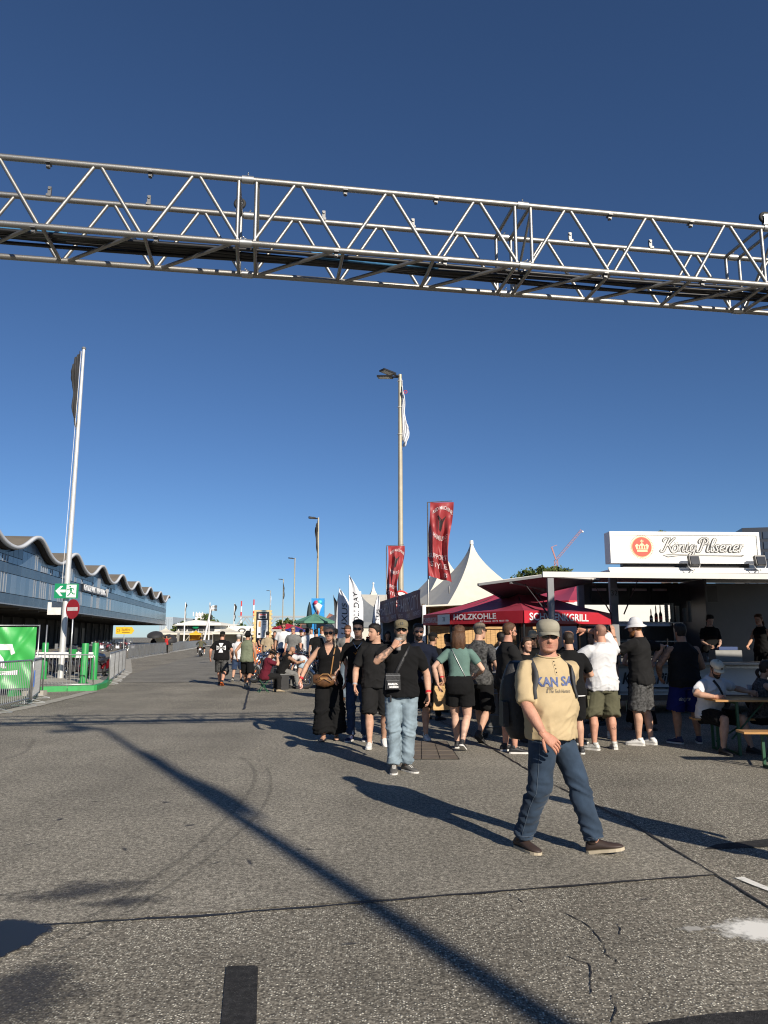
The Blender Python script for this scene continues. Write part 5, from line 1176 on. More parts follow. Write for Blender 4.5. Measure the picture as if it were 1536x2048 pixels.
for i in range(4):
    o = tbox('menu_board', .3 + i * .52, .75 + i * .52, DT - .07, DT - .05, 2.5, 2.92, mat('menu_dark', (.03, .03, .032), .5), None); o.location = O; tag(o, 'dark menu panel under the trailer ceiling, ' + ['beside the numbered post', 'second of four', 'third of four', 'next to the partition'][i], 'menu board', 'menu panels'); tbox('print', .34 + i * .52, .71 + i * .52, DT - .075, DT - .071, 2.8, 2.86, bann_l, o)
# white van seen through the trailer hatch
vp = Vector((7.9, 20.9, 0)); van = empty('white_van', vp, R(4), 'white van parked behind the beer trailer', 'van')
mb = MB(); mb.prism([(-3, 0, .4), (2.1, 0, .4), (2.6, 0, 1.1), (1.6, 0, 1.5), (1.2, 0, 2.55), (-3, 0, 2.6)], (0, 2, 0)); mb.build('body', trw, van)
for x in (-2, 1.5):
    mb = MB(); mb.torus((x, -.01, .36), .26, .1, 'Y', 20, 8); mb.build('tyre', rubber, van, True)
mb = MB(); mb.box((.6, -.01, 1.85), (1.0, .02, .6)); mb.build('window', glass_dark, van)

# ------------------------------------------------------------------ beer garden table and benches
grn_steel = mat('green_steel', (.010, .07, .032), .5, 0, var=.1)
def beer_set(name, c, L_, W_, H_, label, cat, rz=0.):
    e = empty(name, c, rz, label, cat)
    for i in range(3 if cat == 'table' else 2):
        n = 3 if cat == 'table' else 2; y = -W_ / 2 + W_ * (i + .5) / n; mb = MB(); mb.box((L_ / 2, y, H_ - .0135), (L_, W_ / n - .004, .027)); mb.build('board', wood_tbl, e)
    for x in (.32, L_ - .32):
        for y in (-W_ * .38, W_ * .38): mb = MB(); mb.bar((x, y, 0), (x, y, H_ - .03), .035, .035); mb.build('leg', grn_steel, e)
        mb = MB(); mb.bar((x, -W_ * .38, .02), (x, W_ * .38, .02), .03, .03); mb.bar((x, -W_ * .38, H_ - .05), (x, W_ * .38, H_ - .05), .03, .03); mb.build('cross_bar', grn_steel, e)
        mb = MB(); mb.bar((x, 0, H_ * .25), (x + (.5 if x < 1 else -.5), 0, H_ - .04), .02, .02); mb.build('strut', grn_steel, e)
    return e
p = G(1413, 1396, .77); beer_set('beer_table', (p.x, p.y, 0), 2.2, .68, .77, 'varnished wooden beer table with green steel legs', 'table', R(-3))
p = G(1478, 1461, .46); beer_set('beer_bench', (p.x, p.y - .02, 0), 2.2, .26, .46, 'wooden beer bench on the near side of the table', 'bench', R(-3))
p = G(1385, 1420, .46); p = Vector((4.62, 11.45, 0)); beer_set('beer_bench', p, 2.2, .26, .46, 'wooden beer bench behind the table carrying the seated pair', 'bench', R(-3))
# unseen tower added beside the tables, sized so its shade falls on the guests
sct = empty('shade_tower', (5.9, 9.02, 0), 0, 'unseen tall cloth-wrapped tower added beside the beer tables to cast shade', 'tower')
SW, SD, SH = 6.0, 1.1, 5.0
for x in (0, SW):
    for y in (0, SD): mb = MB(); mb.tube([(x, y, 0), (x, y, SH)], .03, 8); mb.build('standard', galv, sct, True); mb = MB(); mb.box((x, y, .01), (.2, .2, .02)); mb.build('base_plate', galv, sct)
for z in (.3, 1.9, 3.5, 4.95):
    for a, b in (((0, 0), (SW, 0)), ((SW, 0), (SW, SD)), ((SW, SD), (0, SD)), ((0, SD), (0, 0))): mb = MB(); mb.tube([(a[0], a[1], z), (b[0], b[1], z)], .024, 8); mb.build('ledger', galv, sct, True)
for a, b in (((0, 0), (SW, 0)), ((SW, 0), (SW, SD)), ((SW, SD), (0, SD)), ((0, SD), (0, 0))):
    A_, B_ = V2 = (Vector((a[0], a[1], 0)), Vector((b[0], b[1], 0))); n_ = (B_ - A_).normalized().cross(Vector((0, 0, 1)))
    flag_grid(1, 1, 16, 30, lambda u, t: A_.lerp(B_, u) + n_ * (.035 + .02 * math.sin(9 * u + 4 * t)) + Vector((0, 0, SH - .02 - (SH - .15) * t))).build('cloth_panel', blk_cloth, sct, True)
# ------------------------------------------------------------------ people
def vnoise(p, seed=0):
    p = np.asarray(p, float); i = np.floor(p).astype(np.int64); f = p - i; f = f * f * (3 - 2 * f)
    def hsh(a, b, c):
        n = (a * 374761393 + b * 668265263 + c * 1442695041 + seed * 97471) & 0xffffffff
        n = ((n ^ (n >> 13)) * 1274126177) & 0xffffffff
        return ((n ^ (n >> 16)) & 0xffff) / 32767.5 - 1
    x, y, z = i[:, 0], i[:, 1], i[:, 2]; r = 0
    for dx in (0, 1):
        for dy in (0, 1):
            for dz in (0, 1):
                w = (f[:, 0] if dx else 1 - f[:, 0]) * (f[:, 1] if dy else 1 - f[:, 1]) * (f[:, 2] if dz else 1 - f[:, 2])
                r = r + w * hsh(x + dx, y + dy, z + dz)
    return r
def sstep(x, a, b):
    t = np.clip((np.asarray(x, float) - a) / (b - a), 0, 1); return t * t * (3 - 2 * t)
def gauss(x, s): return np.exp(-(np.asarray(x) / s) ** 2)
V = Vector

# --- head: a grid with a face, from which hair, caps and beards are grown
HL = np.array([  # z, half width, front, back
    (-.122, .012, .070, .048), (-.117, .026, .082, .030), (-.108, .038, .089, .004), (-.095, .048, .092, -.024), (-.075, .0555, .090, -.050),
    (-.055, .0605, .0895, -.066), (-.035, .0655, .089, -.077), (-.010, .0700, .0875, -.088), (.010, .0730, .088, -.095), (.030, .0752, .0915, -.100),
    (.055, .0760, .0895, -.100), (.080, .0715, .078, -.091), (.100, .0600, .058, -.073), (.113, .041, .036, -.047), (.1195, .016, .012, -.017)])
def head_grid(nz, na, hw=1., jaw=1., nose=1., fat=0.):
    zs = np.concatenate([np.linspace(-.122, .045, int(nz * .72)), np.linspace(.045, .1195, nz - int(nz * .72) + 1)[1:]])
    t = np.linspace(0, 1, na, endpoint=False); ang = 2 * np.pi * t + .55 * np.sin(2 * np.pi * t) * -1     # denser at the face (angle 0 = front)
    A = ang
    rx, yf, yb = (np.interp(zs, HL[:, 0], HL[:, k]) for k in (1, 2, 3))
    low = sstep(-zs, .02, .1); rx = rx * hw * (1 + (jaw - 1) * low) + fat * .010 * sstep(-zs, 0, .06); 
    yc = (yf + yb) / 2; ry = (yf - yb) / 2
    ce = np.cos(A); se = np.sin(A)
    X = rx[:, None] * np.sign(se) * np.abs(se) ** .92; Y = yc[:, None] + ry[:, None] * np.sign(ce) * np.abs(ce) ** .88; Z = np.repeat(zs[:, None], na, 1)
    f = sstep(ce[None, :] * np.ones_like(X), .2, .75); ax = np.abs(X)
    A_n = np.interp(Z, [-.060, -.050, -.036, -.02, .015, .03], [0, .010, .026, .018, .006, 0]) * nose
    W_n = np.interp(Z, [-.05, -.036, -.01, .02], [.017, .0165, .011, .010])
    Y += f * A_n * np.exp(-(X / W_n) ** 2)
    Y -= f * .0105 * gauss(ax - .031, .017) * gauss(Z - .006, .0115)
    Y += f * .0045 * gauss(ax - .031, .011) * gauss(Z - .006, .006)
    Y += f * .0035 * gauss(Z - .027, .008) * sstep(-ax, -.055, -.03)
    Y += f * .0042 * gauss(X, .024) * (gauss(Z + .0655, .0042) + 1.15 * gauss(Z + .0775, .005)) - f * .0028 * gauss(X, .026) * gauss(Z + .0712, .0022)
    Y -= f * .0035 * gauss(X, .03) * gauss(Z + .090, .006)
    Y += f * .004 * gauss(X, .02) * gauss(Z + .107, .009)
    Y += f * .0035 * gauss(ax - .043, .016) * gauss(Z + .02, .018)
    X += np.sign(X) * .002 * gauss(Z + .015, .02) * f
    tint = np.ones(X.shape + (3,))
    def blend(mask, c):
        for k in range(3): tint[..., k] *= 1 - mask * (1 - c[k])
    blend(f * gauss(X, .024) * np.maximum(gauss(Z + .0655, .005), gauss(Z + .0775, .0055)), (.86, .58, .58))
    blend(f * gauss(X, .022) * gauss(Z + .0712, .0025), (.4, .3, .3))
    blend(f * gauss(ax - .031, .012) * gauss(Z - .007, .0055), (.22, .2, .2))
    blend(f * gauss(ax - .032, .017) * gauss(Z - .0265, .0045), (.42, .36, .33))
    blend(f * .35 * gauss(ax - .04, .022) * gauss(Z + .03, .02), (1., .72, .66)); blend(f * .4 * gauss(X, .015) * gauss(Z + .04, .014), (1., .72, .68))
    blend(f * .7 * gauss(ax - .012, .005) * gauss(Z + .047, .004), (.4, .3, .28))
    P_ = np.stack([X, Y, Z], -1); n = nz
    faces = []
    idx = np.arange(n * na).reshape(n, na)
    a, b = idx[:-1], idx[1:]; quads = np.stack([a, np.roll(a, -1, 1), np.roll(b, -1, 1), b], -1).reshape(-1, 4)
    return P_.reshape(-1, 3), quads, tint.reshape(-1, 3), (n, na)
def ear_mesh():
    mb = MB()
    for s in (-1, 1):
        rings = []
        for i in range(7):
            t = i / 6; r = math.sin(math.pi * min(.97, t + .04)) ** .6
            rings.append([V((s * (.070 + .016 * r * (.5 + .5 * math.cos(a))), -.012 - .008 * t + .017 * r * math.sin(a), -.038 + .062 * t)) for a in [2 * math.pi * k / 8 for k in range(8)]])
        mb.loft(rings)
    return np.array(mb.v), mb.f
EAR_V, EAR_F = ear_mesh()

# --- hand: along +Y from the wrist, palm facing -Z, thumb towards +X (a right hand, palm down)
def hand_mb(curl=.4, spread=.0, thumb=.3, point=None):
    mb = MB()
    mb.loft([[V((w * math.cos(a), y, h * math.sin(a) + dz)) for a in [2 * math.pi * k / 10 for k in range(10)]] for y, w, h, dz in ((-.03, .027, .022, 0), (0, .029, .020, 0), (.03, .037, .018, -.002), (.065, .043, .016, -.003), (.088, .042, .0135, -.003), (.098, .037, .010, -.004))])
    for i, (x, L_, r) in enumerate(((.031, .074, .0092), (.0105, .082, .0094), (-.0105, .077, .009), (-.031, .060, .0082))):
        p = V((x, .088, -.002)); d = V((x * spread * 4 + x * .6 * .3, 1, 0)).normalized(); pts = [p]; rr = [r * 1.1]; a = 0
        for k, fr in enumerate((.42, .31, .27)):
            a += curl * (.75, 1.15, .8)[k] * (1 + .07 * i); dd = V((d.x, d.y * math.cos(a), -math.sin(a))); p = p + dd * L_ * fr; pts.append(p); rr.append(r * (1.02, .92, .62)[k])
        pts.append(pts[-1] + (pts[-1] - pts[-2]).normalized() * .004); rr.append(r * .3); mb.tube(pts, rr, 8)
    p = V((.026, .018, -.006)); d0 = V((math.cos(thumb) * .8, .75, -.35)).normalized()
    pts = [p]; rr = [.0135]
    for k, L_ in enumerate((.036, .032, .026)):
        dd = V((d0.x * (1 - .35 * k * (thumb + .5)), d0.y, d0.z - .25 * k * curl)).normalized(); p = p + dd * L_; pts.append(p); rr.append((.0125, .0108, .0075)[k])
    mb.tube(pts, rr, 8); return mb
HANDS = {k: (lambda m: (np.array(m.v), m.f))(hand_mb(*a)) for k, a in {'relax': (.40, .28, .45), 'flat': (.12, .25, .2), 'grip': (.95, .0, .9), 'cup': (.62, .0, 1.0), 'half': (.6, .0, .6)}.items()}

TORSO_M = [(.80, .150, .085, .10), (.87, .170, .10, .125), (.95, .174, .105, .13), (1.03, .160, .105, .108), (1.12, .152, .108, .098), (1.22, .158, .113, .105), (1.32, .175, .117, .115), (1.38, .180, .110, .115), (1.425, .150, .084, .103), (1.465, .100, .060, .088), (1.505, .066, .05, .072)]
TORSO_F = [(.80, .155, .085, .105), (.87, .178, .10, .130), (.95, .180, .105, .133), (1.03, .150, .098, .102), (1.12, .134, .095, .088), (1.22, .140, .108, .094), (1.30, .152, .138, .100), (1.38, .158, .112, .104), (1.425, .132, .075, .094), (1.465, .09, .058, .080), (1.505, .060, .05, .064)]
PENDING = []
def to_tmp(mb, voxel, smooth, cb):
    me = bpy.data.meshes.new('tmp'); me.from_pydata(mb.v, [], mb.f); ob = bpy.data.objects.new('tmp', me); col.objects.link(ob)
    m = ob.modifiers.new('r', 'REMESH'); m.mode = 'VOXEL'; m.voxel_size = voxel; m.adaptivity = 0
    if smooth: m2 = ob.modifiers.new('s', 'SMOOTH'); m2.factor = .5; m2.iterations = smooth
    PENDING.append((ob, cb))
def mesh_arrays(me):
    n = len(me.vertices); v = np.empty(n * 3); me.vertices.foreach_get('co', v); v = v.reshape(-1, 3)
    f = np.empty(len(me.loops), dtype=np.int64); me.loops.foreach_get('vertex_index', f)
    nr = np.empty(n * 3); me.vertices.foreach_get('normal', nr); return v, f.reshape(-1, 4), nr.reshape(-1, 3)
def flush():
    dg = bpy.context.evaluated_depsgraph_get()
    for ob, cb in PENDING:
        me = bpy.data.meshes.new_from_object(ob.evaluated_get(dg)); arr = mesh_arrays(me); bpy.data.meshes.remove(me); cb(*arr)
    for ob, cb in PENDING:
        me = ob.data; bpy.data.objects.remove(ob); bpy.data.meshes.remove(me)
    PENDING.clear()
def make_mesh(name, verts, faces, mats, tint=None, mi=None):
    me = bpy.data.meshes.new(name); me.from_pydata(np.asarray(verts).tolist(), [], [tuple(f) for f in (faces.tolist() if hasattr(faces, 'tolist') else faces)])
    for m in (mats if isinstance(mats, (list, tuple)) else [mats]): me.materials.append(m)
    me.polygons.foreach_set('use_smooth', [True] * len(me.polygons))
    if mi is not None: me.polygons.foreach_set('material_index', np.asarray(mi, dtype=np.int32))
    if tint is not None:
        at = me.attributes.new('tint', 'FLOAT_COLOR', 'POINT'); at.data.foreach_set('color', np.concatenate([tint, np.ones((len(tint), 1))], 1).ravel())
    me.update(); return me
def skin(name, rgb): return mat('skin_' + name, rgb, rough=.58, var=.16, scale=16, bump=.3, bscale=140, spec=.35, attr='tint')
SK = {'fair': skin('fair', (.56, .345, .25)), 'light': skin('light', (.49, .285, .195)), 'tan': skin('tan', (.37, .20, .125)), 'red': skin('red', (.49, .25, .17)), 'dark': skin('dark', (.20, .105, .066))}
HAIRC = {'black': (.012, .010, .009), 'dark': (.030, .020, .014), 'brown': (.085, .042, .022), 'blond': (.30, .21, .11), 'grey': (.20, .19, .175), 'ash': (.17, .135, .10), 'silver': (.36, .31, .24), 'ginger': (.20, .085, .03)}
def hair_m(c): return mat('hair_' + c, HAIRC[c], rough=.55, var=.35, scale=30, stretch=(4, 4, .6), bump=.5, bscale=60, spec=.3)
shade_m = mat('sunglass_lens', (.008, .008, .009), .06, 0, var=.0, spec=.7)
sole_w = mat('sole_white', (.62, .60, .56), .7, 0, var=.1); sole_b = mat('sole_black', (.03, .03, .03), .7)

class Person:
    def __init__(s, label, u=None, v=None, topv=None, pos=None, h=1.78, yaw=180, lvl=1, group=None, name='person', **k):
        if pos is None: g = G(u, v); pos = (g.x, g.y)
        if topv is not None: h = P(u, topv, pos[1]).z - k.get('extra', .015)
        s.k = k; s.h = h; s.sc = h / 1.78; s.lvl = lvl; s.fem = k.get('fem', False)
        s.root = empty(name, (pos[0], pos[1], k.get('z', 0.)), R(yaw), label, 'person', group)
        s.rs = random.Random(label); s.seed = s.rs.randint(0, 9999)
        s.girth = k.get('girth', 1.); s.belly = k.get('belly', 0.)
        s.lean, s.roll, s.twist = R(k.get('lean', 2)), R(k.get('roll', 0)), R(k.get('twist', 0))
        s.pel = V(k.get('pelvis', (0, 0, .95)))
        s.solve()
        if topv is not None and not k.get('seated'): s.sc = h / (1.78 - (.95 - s.pel.z)); s.h = s.sc * 1.78
        s.make_body(); s.shirtbvh = None
        if k.get('top_c'): s.make_top()
        if k.get('bot_c'): s.make_bottom()
        s.make_head_bits(); s.make_shoes()
    # posing
    def T(s, p):
        p = V(p) - V((0, 0, .95)); w = float(sstep(p.z, -.02, .30)); 
        a = s.lean * w; y = p.y * math.cos(a) + p.z * math.sin(a); z = -p.y * math.sin(a) + p.z * math.cos(a)
        b = s.roll * w; x = p.x * math.cos(b) + z * math.sin(b); z = -p.x * math.sin(b) + z * math.cos(b)
        c = s.twist * w; x, y = x * math.cos(c) - y * math.sin(c), x * math.sin(c) + y * math.cos(c)
        return s.pel + V((x, y, z))
    def Rt(s):
        return Matrix.Rotation(s.twist, 3, 'Z') @ Matrix.Rotation(s.roll, 3, 'Y') @ Matrix.Rotation(-s.lean, 3, 'X')
    @staticmethod
    def ik(a, c, l1, l2, hint):
        d = c - a; L_ = min(d.length, (l1 + l2) * .999); d.normalize(); c = a + d * L_
        x = (l1 * l1 - l2 * l2 + L_ * L_) / (2 * L_); y = math.sqrt(max(0, l1 * l1 - x * x)); hint = V(hint); pr = hint - d * hint.dot(d)
        pr = pr.normalized() if pr.length > 1e-5 else V((0, 1, 0)); return a + d * x + pr * y, c
    def solve(s):
        k = s.k; feet = k.get('feet', {1: (.11, .0, 0, -10), -1: (-.11, .02, 0, 10)})
        s.toe = {}; s.ank = {}
        for sd in (1, -1):
            f = feet[sd]; s.toe[sd] = (R(f[3]) if len(f) > 3 else 0, R(f[4]) if len(f) > 4 else 0); s.ank[sd] = V((f[0], f[1], .085 + f[2]))
        hw = .092 if not s.fem else .095
        if not k.get('seated'):
            for _ in range(40):
                if max((s.ank[sd] - (s.pel + V((sd * hw, 0, -.03)))).length for sd in (1, -1)) <= .838: break
                s.pel.z -= .005
        s.hip = {sd: s.pel + V((sd * hw, 0, -.03)) for sd in (1, -1)}; s.knee = {}
        for sd in (1, -1):
            hint = k.get('knee', {}).get(sd, (sd * .18 - math.sin(s.toe[sd][0]) * .5 * 1, 1, 0)); s.knee[sd], s.ank[sd] = s.ik(s.hip[sd], s.ank[sd], .44, .40, hint)
        sw = k.get('sw', (.185 if not s.fem else .163) * (1 + (s.girth - 1) * .5)); s.sw = sw; s.sho, s.elb, s.wri = {}, {}, {}
        s.torso_b = {}
        for sd in (1, -1):
            lift = .03 if k.get('arms', {}).get(sd, (0, 0, 0))[2] > 1.45 else 0
            s.sho[sd] = s.T((sd * sw, -.012, 1.392 + lift))
            w = k.get('arms', {}).get(sd); w = V(w) if w is not None else s.sho[sd] + V((sd * (.075 + .10 * (s.girth - 1)), .05, -.52))
            hint = k.get('elbow', {}).get(sd, (sd * .5, -1, -.15)); s.elb[sd], s.wri[sd] = s.ik(s.sho[sd], w, .295, .255, hint)
    def ring(s, z, rx, yf, yb, n=26, e=2.35, dx=0, dy=0, tilt=0.):
        out = []
        for i in range(n):
            a = 2 * math.pi * i / n; c, sn = math.cos(a), math.sin(a); x = rx * math.copysign(abs(c) ** (2 / e), c); y = (yf if sn > 0 else yb) * math.copysign(abs(sn) ** (2 / e), sn)
            out.append(s.T((x + dx, y + dy, z - tilt * max(0., sn))))
        return out
    def tors(s):
        out = []
        for z, rx, yf, yb in (TORSO_F if s.fem else TORSO_M):
            bl = s.belly * math.exp(-((z - 1.09) / .115) ** 2); gr = 1 + (s.girth - 1) * (1 if z < 1.4 else .45)
            out.append((z, rx * gr + bl * .45, yf * gr + bl, yb * gr + bl * .12))
        return out
    def arm_path(s, sd, f0=0., f1=1.):
        a, b, c = s.sho[sd], s.elb[sd], s.wri[sd]; pts = [a, a.lerp(b, .35), a.lerp(b, .7), b, b.lerp(c, .22), b.lerp(c, .55), b.lerp(c, .85), c]; fr = [0, .18, .36, .52, .62, .77, .92, 1.]
        return pts, fr
    def leg_path(s, sd):
        a, b, c = s.hip[sd], s.knee[sd], s.ank[sd]; back = (b - (a + c) / 2); back = -back.normalized() if back.length > .01 else V((0, -1, 0))
        return [a + V((0, 0, .03)), a.lerp(b, .3), a.lerp(b, .68), b, b.lerp(c, .14) + back * .012, b.lerp(c, .34) + back * .018, b.lerp(c, .66) + back * .006, c.lerp(b, .08), c - V((0, 0, .02))], [0, .16, .36, .52, .6, .68, .85, .96, 1.]
    def make_body(s):
        k = s.k; mb = MB(); t = s.tors(); mb.loft([s.ring(*r) for r in t]); g = 1 + (s.girth - 1) * .55; am = k.get('arm', 1.) * (.86 if s.fem else 1.) * g; lm = k.get('leg', 1.) * (1.0 if s.fem else 1.) * g
        hc = s.T((0, .018, 1.655)); s.hc = hc; nk = .058 * (.85 if s.fem else 1.04) * (1 + (g - 1) * .6)
        mb.tube([s.T((0, -.018, 1.44)), s.T((0, -.012, 1.51)), s.T((0, .0, 1.56)).lerp(hc, .25), hc + V((0, 0, -.03))], [nk * 1.35, nk * 1.06, nk, nk * .95], 14)
        for sd in (1, -1):
            pts, _ = s.arm_path(sd); inner = s.T((sd * s.sw * .62, -.012, 1.385)); mb.tube([inner] + pts, [r * am for r in (.060, .057, .052, .048, .0425, .046, .042, .032, .028)], 12)
            pts, _ = s.leg_path(sd); mb.tube(pts, [r * lm for r in (.096, .091, .075, .057, .055, .0605, .045, .0345, .035)], 14)
        vx = (.011, .015, .024)[s.lvl]
        def cb(v, f, nr):
            tint = np.ones((len(v), 3)); 
            for spec in k.get('tattoo', []):          # (joint a, joint b, radius, strength)
                a, b = np.array(spec[0](s)), np.array(spec[1](s)); d = b - a; tt = np.clip(((v - a) @ d) / (d @ d), 0, 1); dist = np.linalg.norm(v - (a + tt[:, None] * d), axis=1)
                n1 = vnoise(v * 38, 3) + .6 * vnoise(v * 80, 5); msk = sstep(dist, spec[2], spec[2] * .8) * sstep(n1, -.25, .15) * sstep(tt, .0, .06) * sstep(1 - tt, 0, .06) * spec[3]
                tint *= (1 - msk[:, None] * np.array([.72, .66, .6]))
            red = k.get('flush', .12); hands = np.zeros(len(v))
            nz, na = ((46, 60), (34, 42), (20, 26))[s.lvl]; hv, hf, ht, s.hn = head_grid(nz, na, k.get('hw', 1.), k.get('jaw', 1.), k.get('nose', 1.), k.get('fat', 0.))
            s.hgrid = hv.copy(); s.hf = hf
            if k.get('stubble'):
                m_ = sstep(-hv[:, 2], .03, .06) * sstep(hv[:, 1], -.02, .02) * k['stubble']; ht *= (1 - m_[:, None] * np.array([.45, .5, .5]))
            if k.get('scalp'):                        # shaved hair reads as a tint on the scalp
                m_ = s.hair_mask(hv, k.get('hairline', .07)) * k['scalp']; ht *= (1 - m_[:, None] * np.array([.62, .6, .55]))
            M_ = s.head_matrix(); hv2 = s.xf(hv, M_); ev = s.xf(EAR_V, M_)
            V_ = [v, hv2, ev]; F_ = [f, hf + len(v), np.array(EAR_F, dtype=object)]; T_ = [tint, ht, np.tile([1., .9, .87], (len(ev), 1))]
            faces = f.tolist() + (hf + len(v)).tolist() + [[i + len(v) + len(hv) for i in q_] for q_ in EAR_F]; off = len(v) + len(hv) + len(ev)
            for sd in (1, -1):
                if k.get('nohand', 0) == sd: continue
                hv_, hf_ = HANDS[k.get('hand', {}).get(sd, 'relax')]; q_ = hv_.copy() * (1.0 if not s.fem else .9) * k.get('handscale', 1.0)
                if sd == -1: q_[:, 0] *= -1
                d = (s.wri[sd] - s.elb[sd]).normalized(); d = (d + V(k.get('hdir', {}).get(sd, (0, 0, 0)))).normalized()
                palm = V(k.get('palm', {}).get(sd, s.Rt() @ V((-sd, .15, 0)))); palm = (palm - d * palm.dot(d)).normalized(); x = d.cross(-palm)
                s.hfr = getattr(s, 'hfr', {}); s.hfr[sd] = (d, palm, x); Mx = np.array(Matrix((x, d, -palm)).transposed()); q_ = q_ @ Mx.T + np.array(s.wri[sd]); V_.append(q_); T_.append(np.tile([1., .93, .9], (len(q_), 1)))
                ff = [[i + off for i in (w if sd == 1 else w[::-1])] for w in hf_]; faces += ff; off += len(q_)
            vv = np.concatenate(V_) * s.sc; tt = np.concatenate(T_)
            me = make_mesh('body', vv, faces, SK[k.get('skin', 'light')], tt); link_mesh('body', me, s.root); s.finish_head()
        to_tmp(mb, vx, 3 if s.lvl < 2 else 1, cb)
    def head_matrix(s):
        k = s.k; hy, hp, hr = k.get('head', (0, 0, 0)); base = s.Rt() if not k.get('headfree') else Matrix.Identity(3)
        Rm = base @ Matrix.Rotation(R(hy), 3, 'Z') @ Matrix.Rotation(R(-hp), 3, 'X') @ Matrix.Rotation(R(hr), 3, 'Y'); s.Rh = Rm
        M_ = Rm.to_4x4(); piv = s.T((0, -.01, 1.56)); M_.translation = piv + Rm @ V((0, .028, .095)); s.Mh = M_; return M_
    @staticmethod
    def xf(a, M_): m = np.array(M_); return a @ m[:3, :3].T + m[:3, 3]
    def hair_mask(s, hv, line=.07):
        y, z = hv[:, 1], hv[:, 2]
        lim = np.interp(y, [-.1, -.03, .0, .02, .045, .07, .09], [-.080, -.062, -.01, .025, .058, line + .004, line + .014]); return sstep(z, lim - .012, lim + .016)
    def grow(s, name, mask, thick, m_, nz=.25, freq=40, center=(0, -.01, .02), extra=None):
        hv = s.hgrid; d = hv - np.array(center); d /= np.linalg.norm(d, axis=1)[:, None]; n1 = vnoise(hv * freq, s.seed) * nz + vnoise(hv * freq * 2.3, s.seed + 1) * nz * .5
        off = (thick(hv) if callable(thick) else thick) * mask * (1 + n1); q_ = hv + d * (off - .0035 * (1 - mask))[:, None]
        keep = mask[s.hf].max(1) > .004; f = s.hf[keep]; us = np.unique(f); mp = -np.ones(len(hv), int); mp[us] = np.arange(len(us)); q_ = q_[us]; f = mp[f]
        v = s.xf(q_, s.Mh) * s.sc; faces = f.tolist()
        if extra: b = len(v); ev, ef = extra; v = np.concatenate([v, ev * s.sc]); faces += [[i + b for i in w] for w in ef]
        # close the crown
        return link_mesh(name, make_mesh(name, v, faces, m_), s.root)
    def head_pts(s, mb): return s.xf(np.array([tuple(p) for p in mb.v]), s.Mh)
    def head_part(s, name, mb, m_, parent=None, smooth=True):
        me = make_mesh(name, s.head_pts(mb) * s.sc, mb.f, m_)
        if not smooth: me.polygons.foreach_set('use_smooth', [False] * len(me.polygons))
        return link_mesh(name, me, parent or s.root)
    def make_head_bits(s): pass
    def finish_head(s):
        k = s.k; hv = s.hgrid; hs = k.get('hair'); 
        if hs:
            st, c = hs[0], hs[1]; m_ = hair_m(c); msk = s.hair_mask(hv, k.get('hairline', .07)); y, z = hv[:, 1], hv[:, 2]; extra = None
            if st == 'short': th = lambda h: .010 + .010 * sstep(h[:, 2], .06, .11)
            elif st == 'crop': th = lambda h: .005 + .006 * sstep(h[:, 2], .06, .11)
            elif st == 'quiff': th = lambda h: .007 + .030 * sstep(h[:, 2], .055, .1) * (.55 + .45 * sstep(h[:, 1], -.06, .05))
            elif st == 'afro': msk = np.maximum(msk, sstep(-y, .0, .03) * sstep(z, -.12, -.08)); th = lambda h: .055 + .01 * h[:, 2]
            elif st == 'swept': th = lambda h: .008 + .006 * sstep(h[:, 2], .06, .11)
            else: th = lambda h: .014 + .008 * sstep(h[:, 2], .05, .1)
            if st in ('long', 'pony', 'braid'):
                mb = MB(); Rm = s.Rh; o = V(s.Mh.translation); down = V((0, 0, -1)); L_ = hs[2] if len(hs) > 2 else .35; bk = -(s.Rt() @ V((0, 1, 0))); drop = V(k.get('hairdir', (0, 0, -1)))
                n = 9; rings = []; w0 = .082 if st == 'long' else .035
                for i in range(n):
                    t = i / (n - 1); c0 = o + Rm @ V((0, -.055 if st == 'long' else -.10, .05 if st == 'long' else -.02)) + drop * (L_ * t) + bk * (.035 * math.sin(math.pi * min(1, t * 1.3)) + .03 * t); ww = w0 * (1.08 + .28 * math.sin(2.4 * t) - .55 * t ** 3); dd = (.07 if st == 'long' else .03) * (1 - .55 * t) 
                    side = Rm @ V((1, 0, 0)); fw = bk
                    if st == 'braid': c0 = o + Rm @ V((-.075, -.0, -.03)) + drop * (L_ * t) + (Rm @ V((-.03, .06, 0))) * min(1, t * 2); ww = .02 * (1 - .5 * t) * (1 + .25 * math.sin(t * 26)); dd = ww
                    rings.append([c0 + side * ww * math.cos(a) * (1 + .10 * math.sin(5 * a + 7 * t)) + fw * dd * math.sin(a) * (1 + .12 * math.sin(7 * a + 4 * t)) + V((0, 0, .02 * math.sin(6 * a) * t)) for a in [2 * math.pi * q_ / 22 for q_ in range(22)]])
                mb.loft(rings); extra = (np.array([tuple(p) for p in mb.v]), mb.f)
            s.hair = s.grow('hair', msk, th, m_, .3 if st != 'afro' else .22, 55 if st != 'afro' else 30, extra=extra)
        if k.get('bun'):
            mb = MB(); mb.ellipsoid((0, -.09, .075), (.04, .035, .035), 12, 7); s.head_part('bun', mb, hair_m(k['bun']))
        if k.get('beard'):
            c, amt = k['beard']; y, z = hv[:, 1], hv[:, 2]; x = np.abs(hv[:, 0])
            msk = sstep(-z, .045, .062) * sstep(y, .005, .03) + sstep(-z, -.01, .02) * sstep(x, .052, .06) * sstep(y, .0, .01) * sstep(-y, -.04, -.03)
            msk = np.clip(msk, 0, 1) * (1 - gauss(x, .020) * gauss(z + .0715, .0075)) * (1 - gauss(x, .014) * sstep(-z, -.03, .05) * sstep(z, -.055, -.045))
            s.grow('beard', msk, lambda h: amt * (.35 + .65 * sstep(-h[:, 2], .07, .11)), hair_m(c), .35, 70)
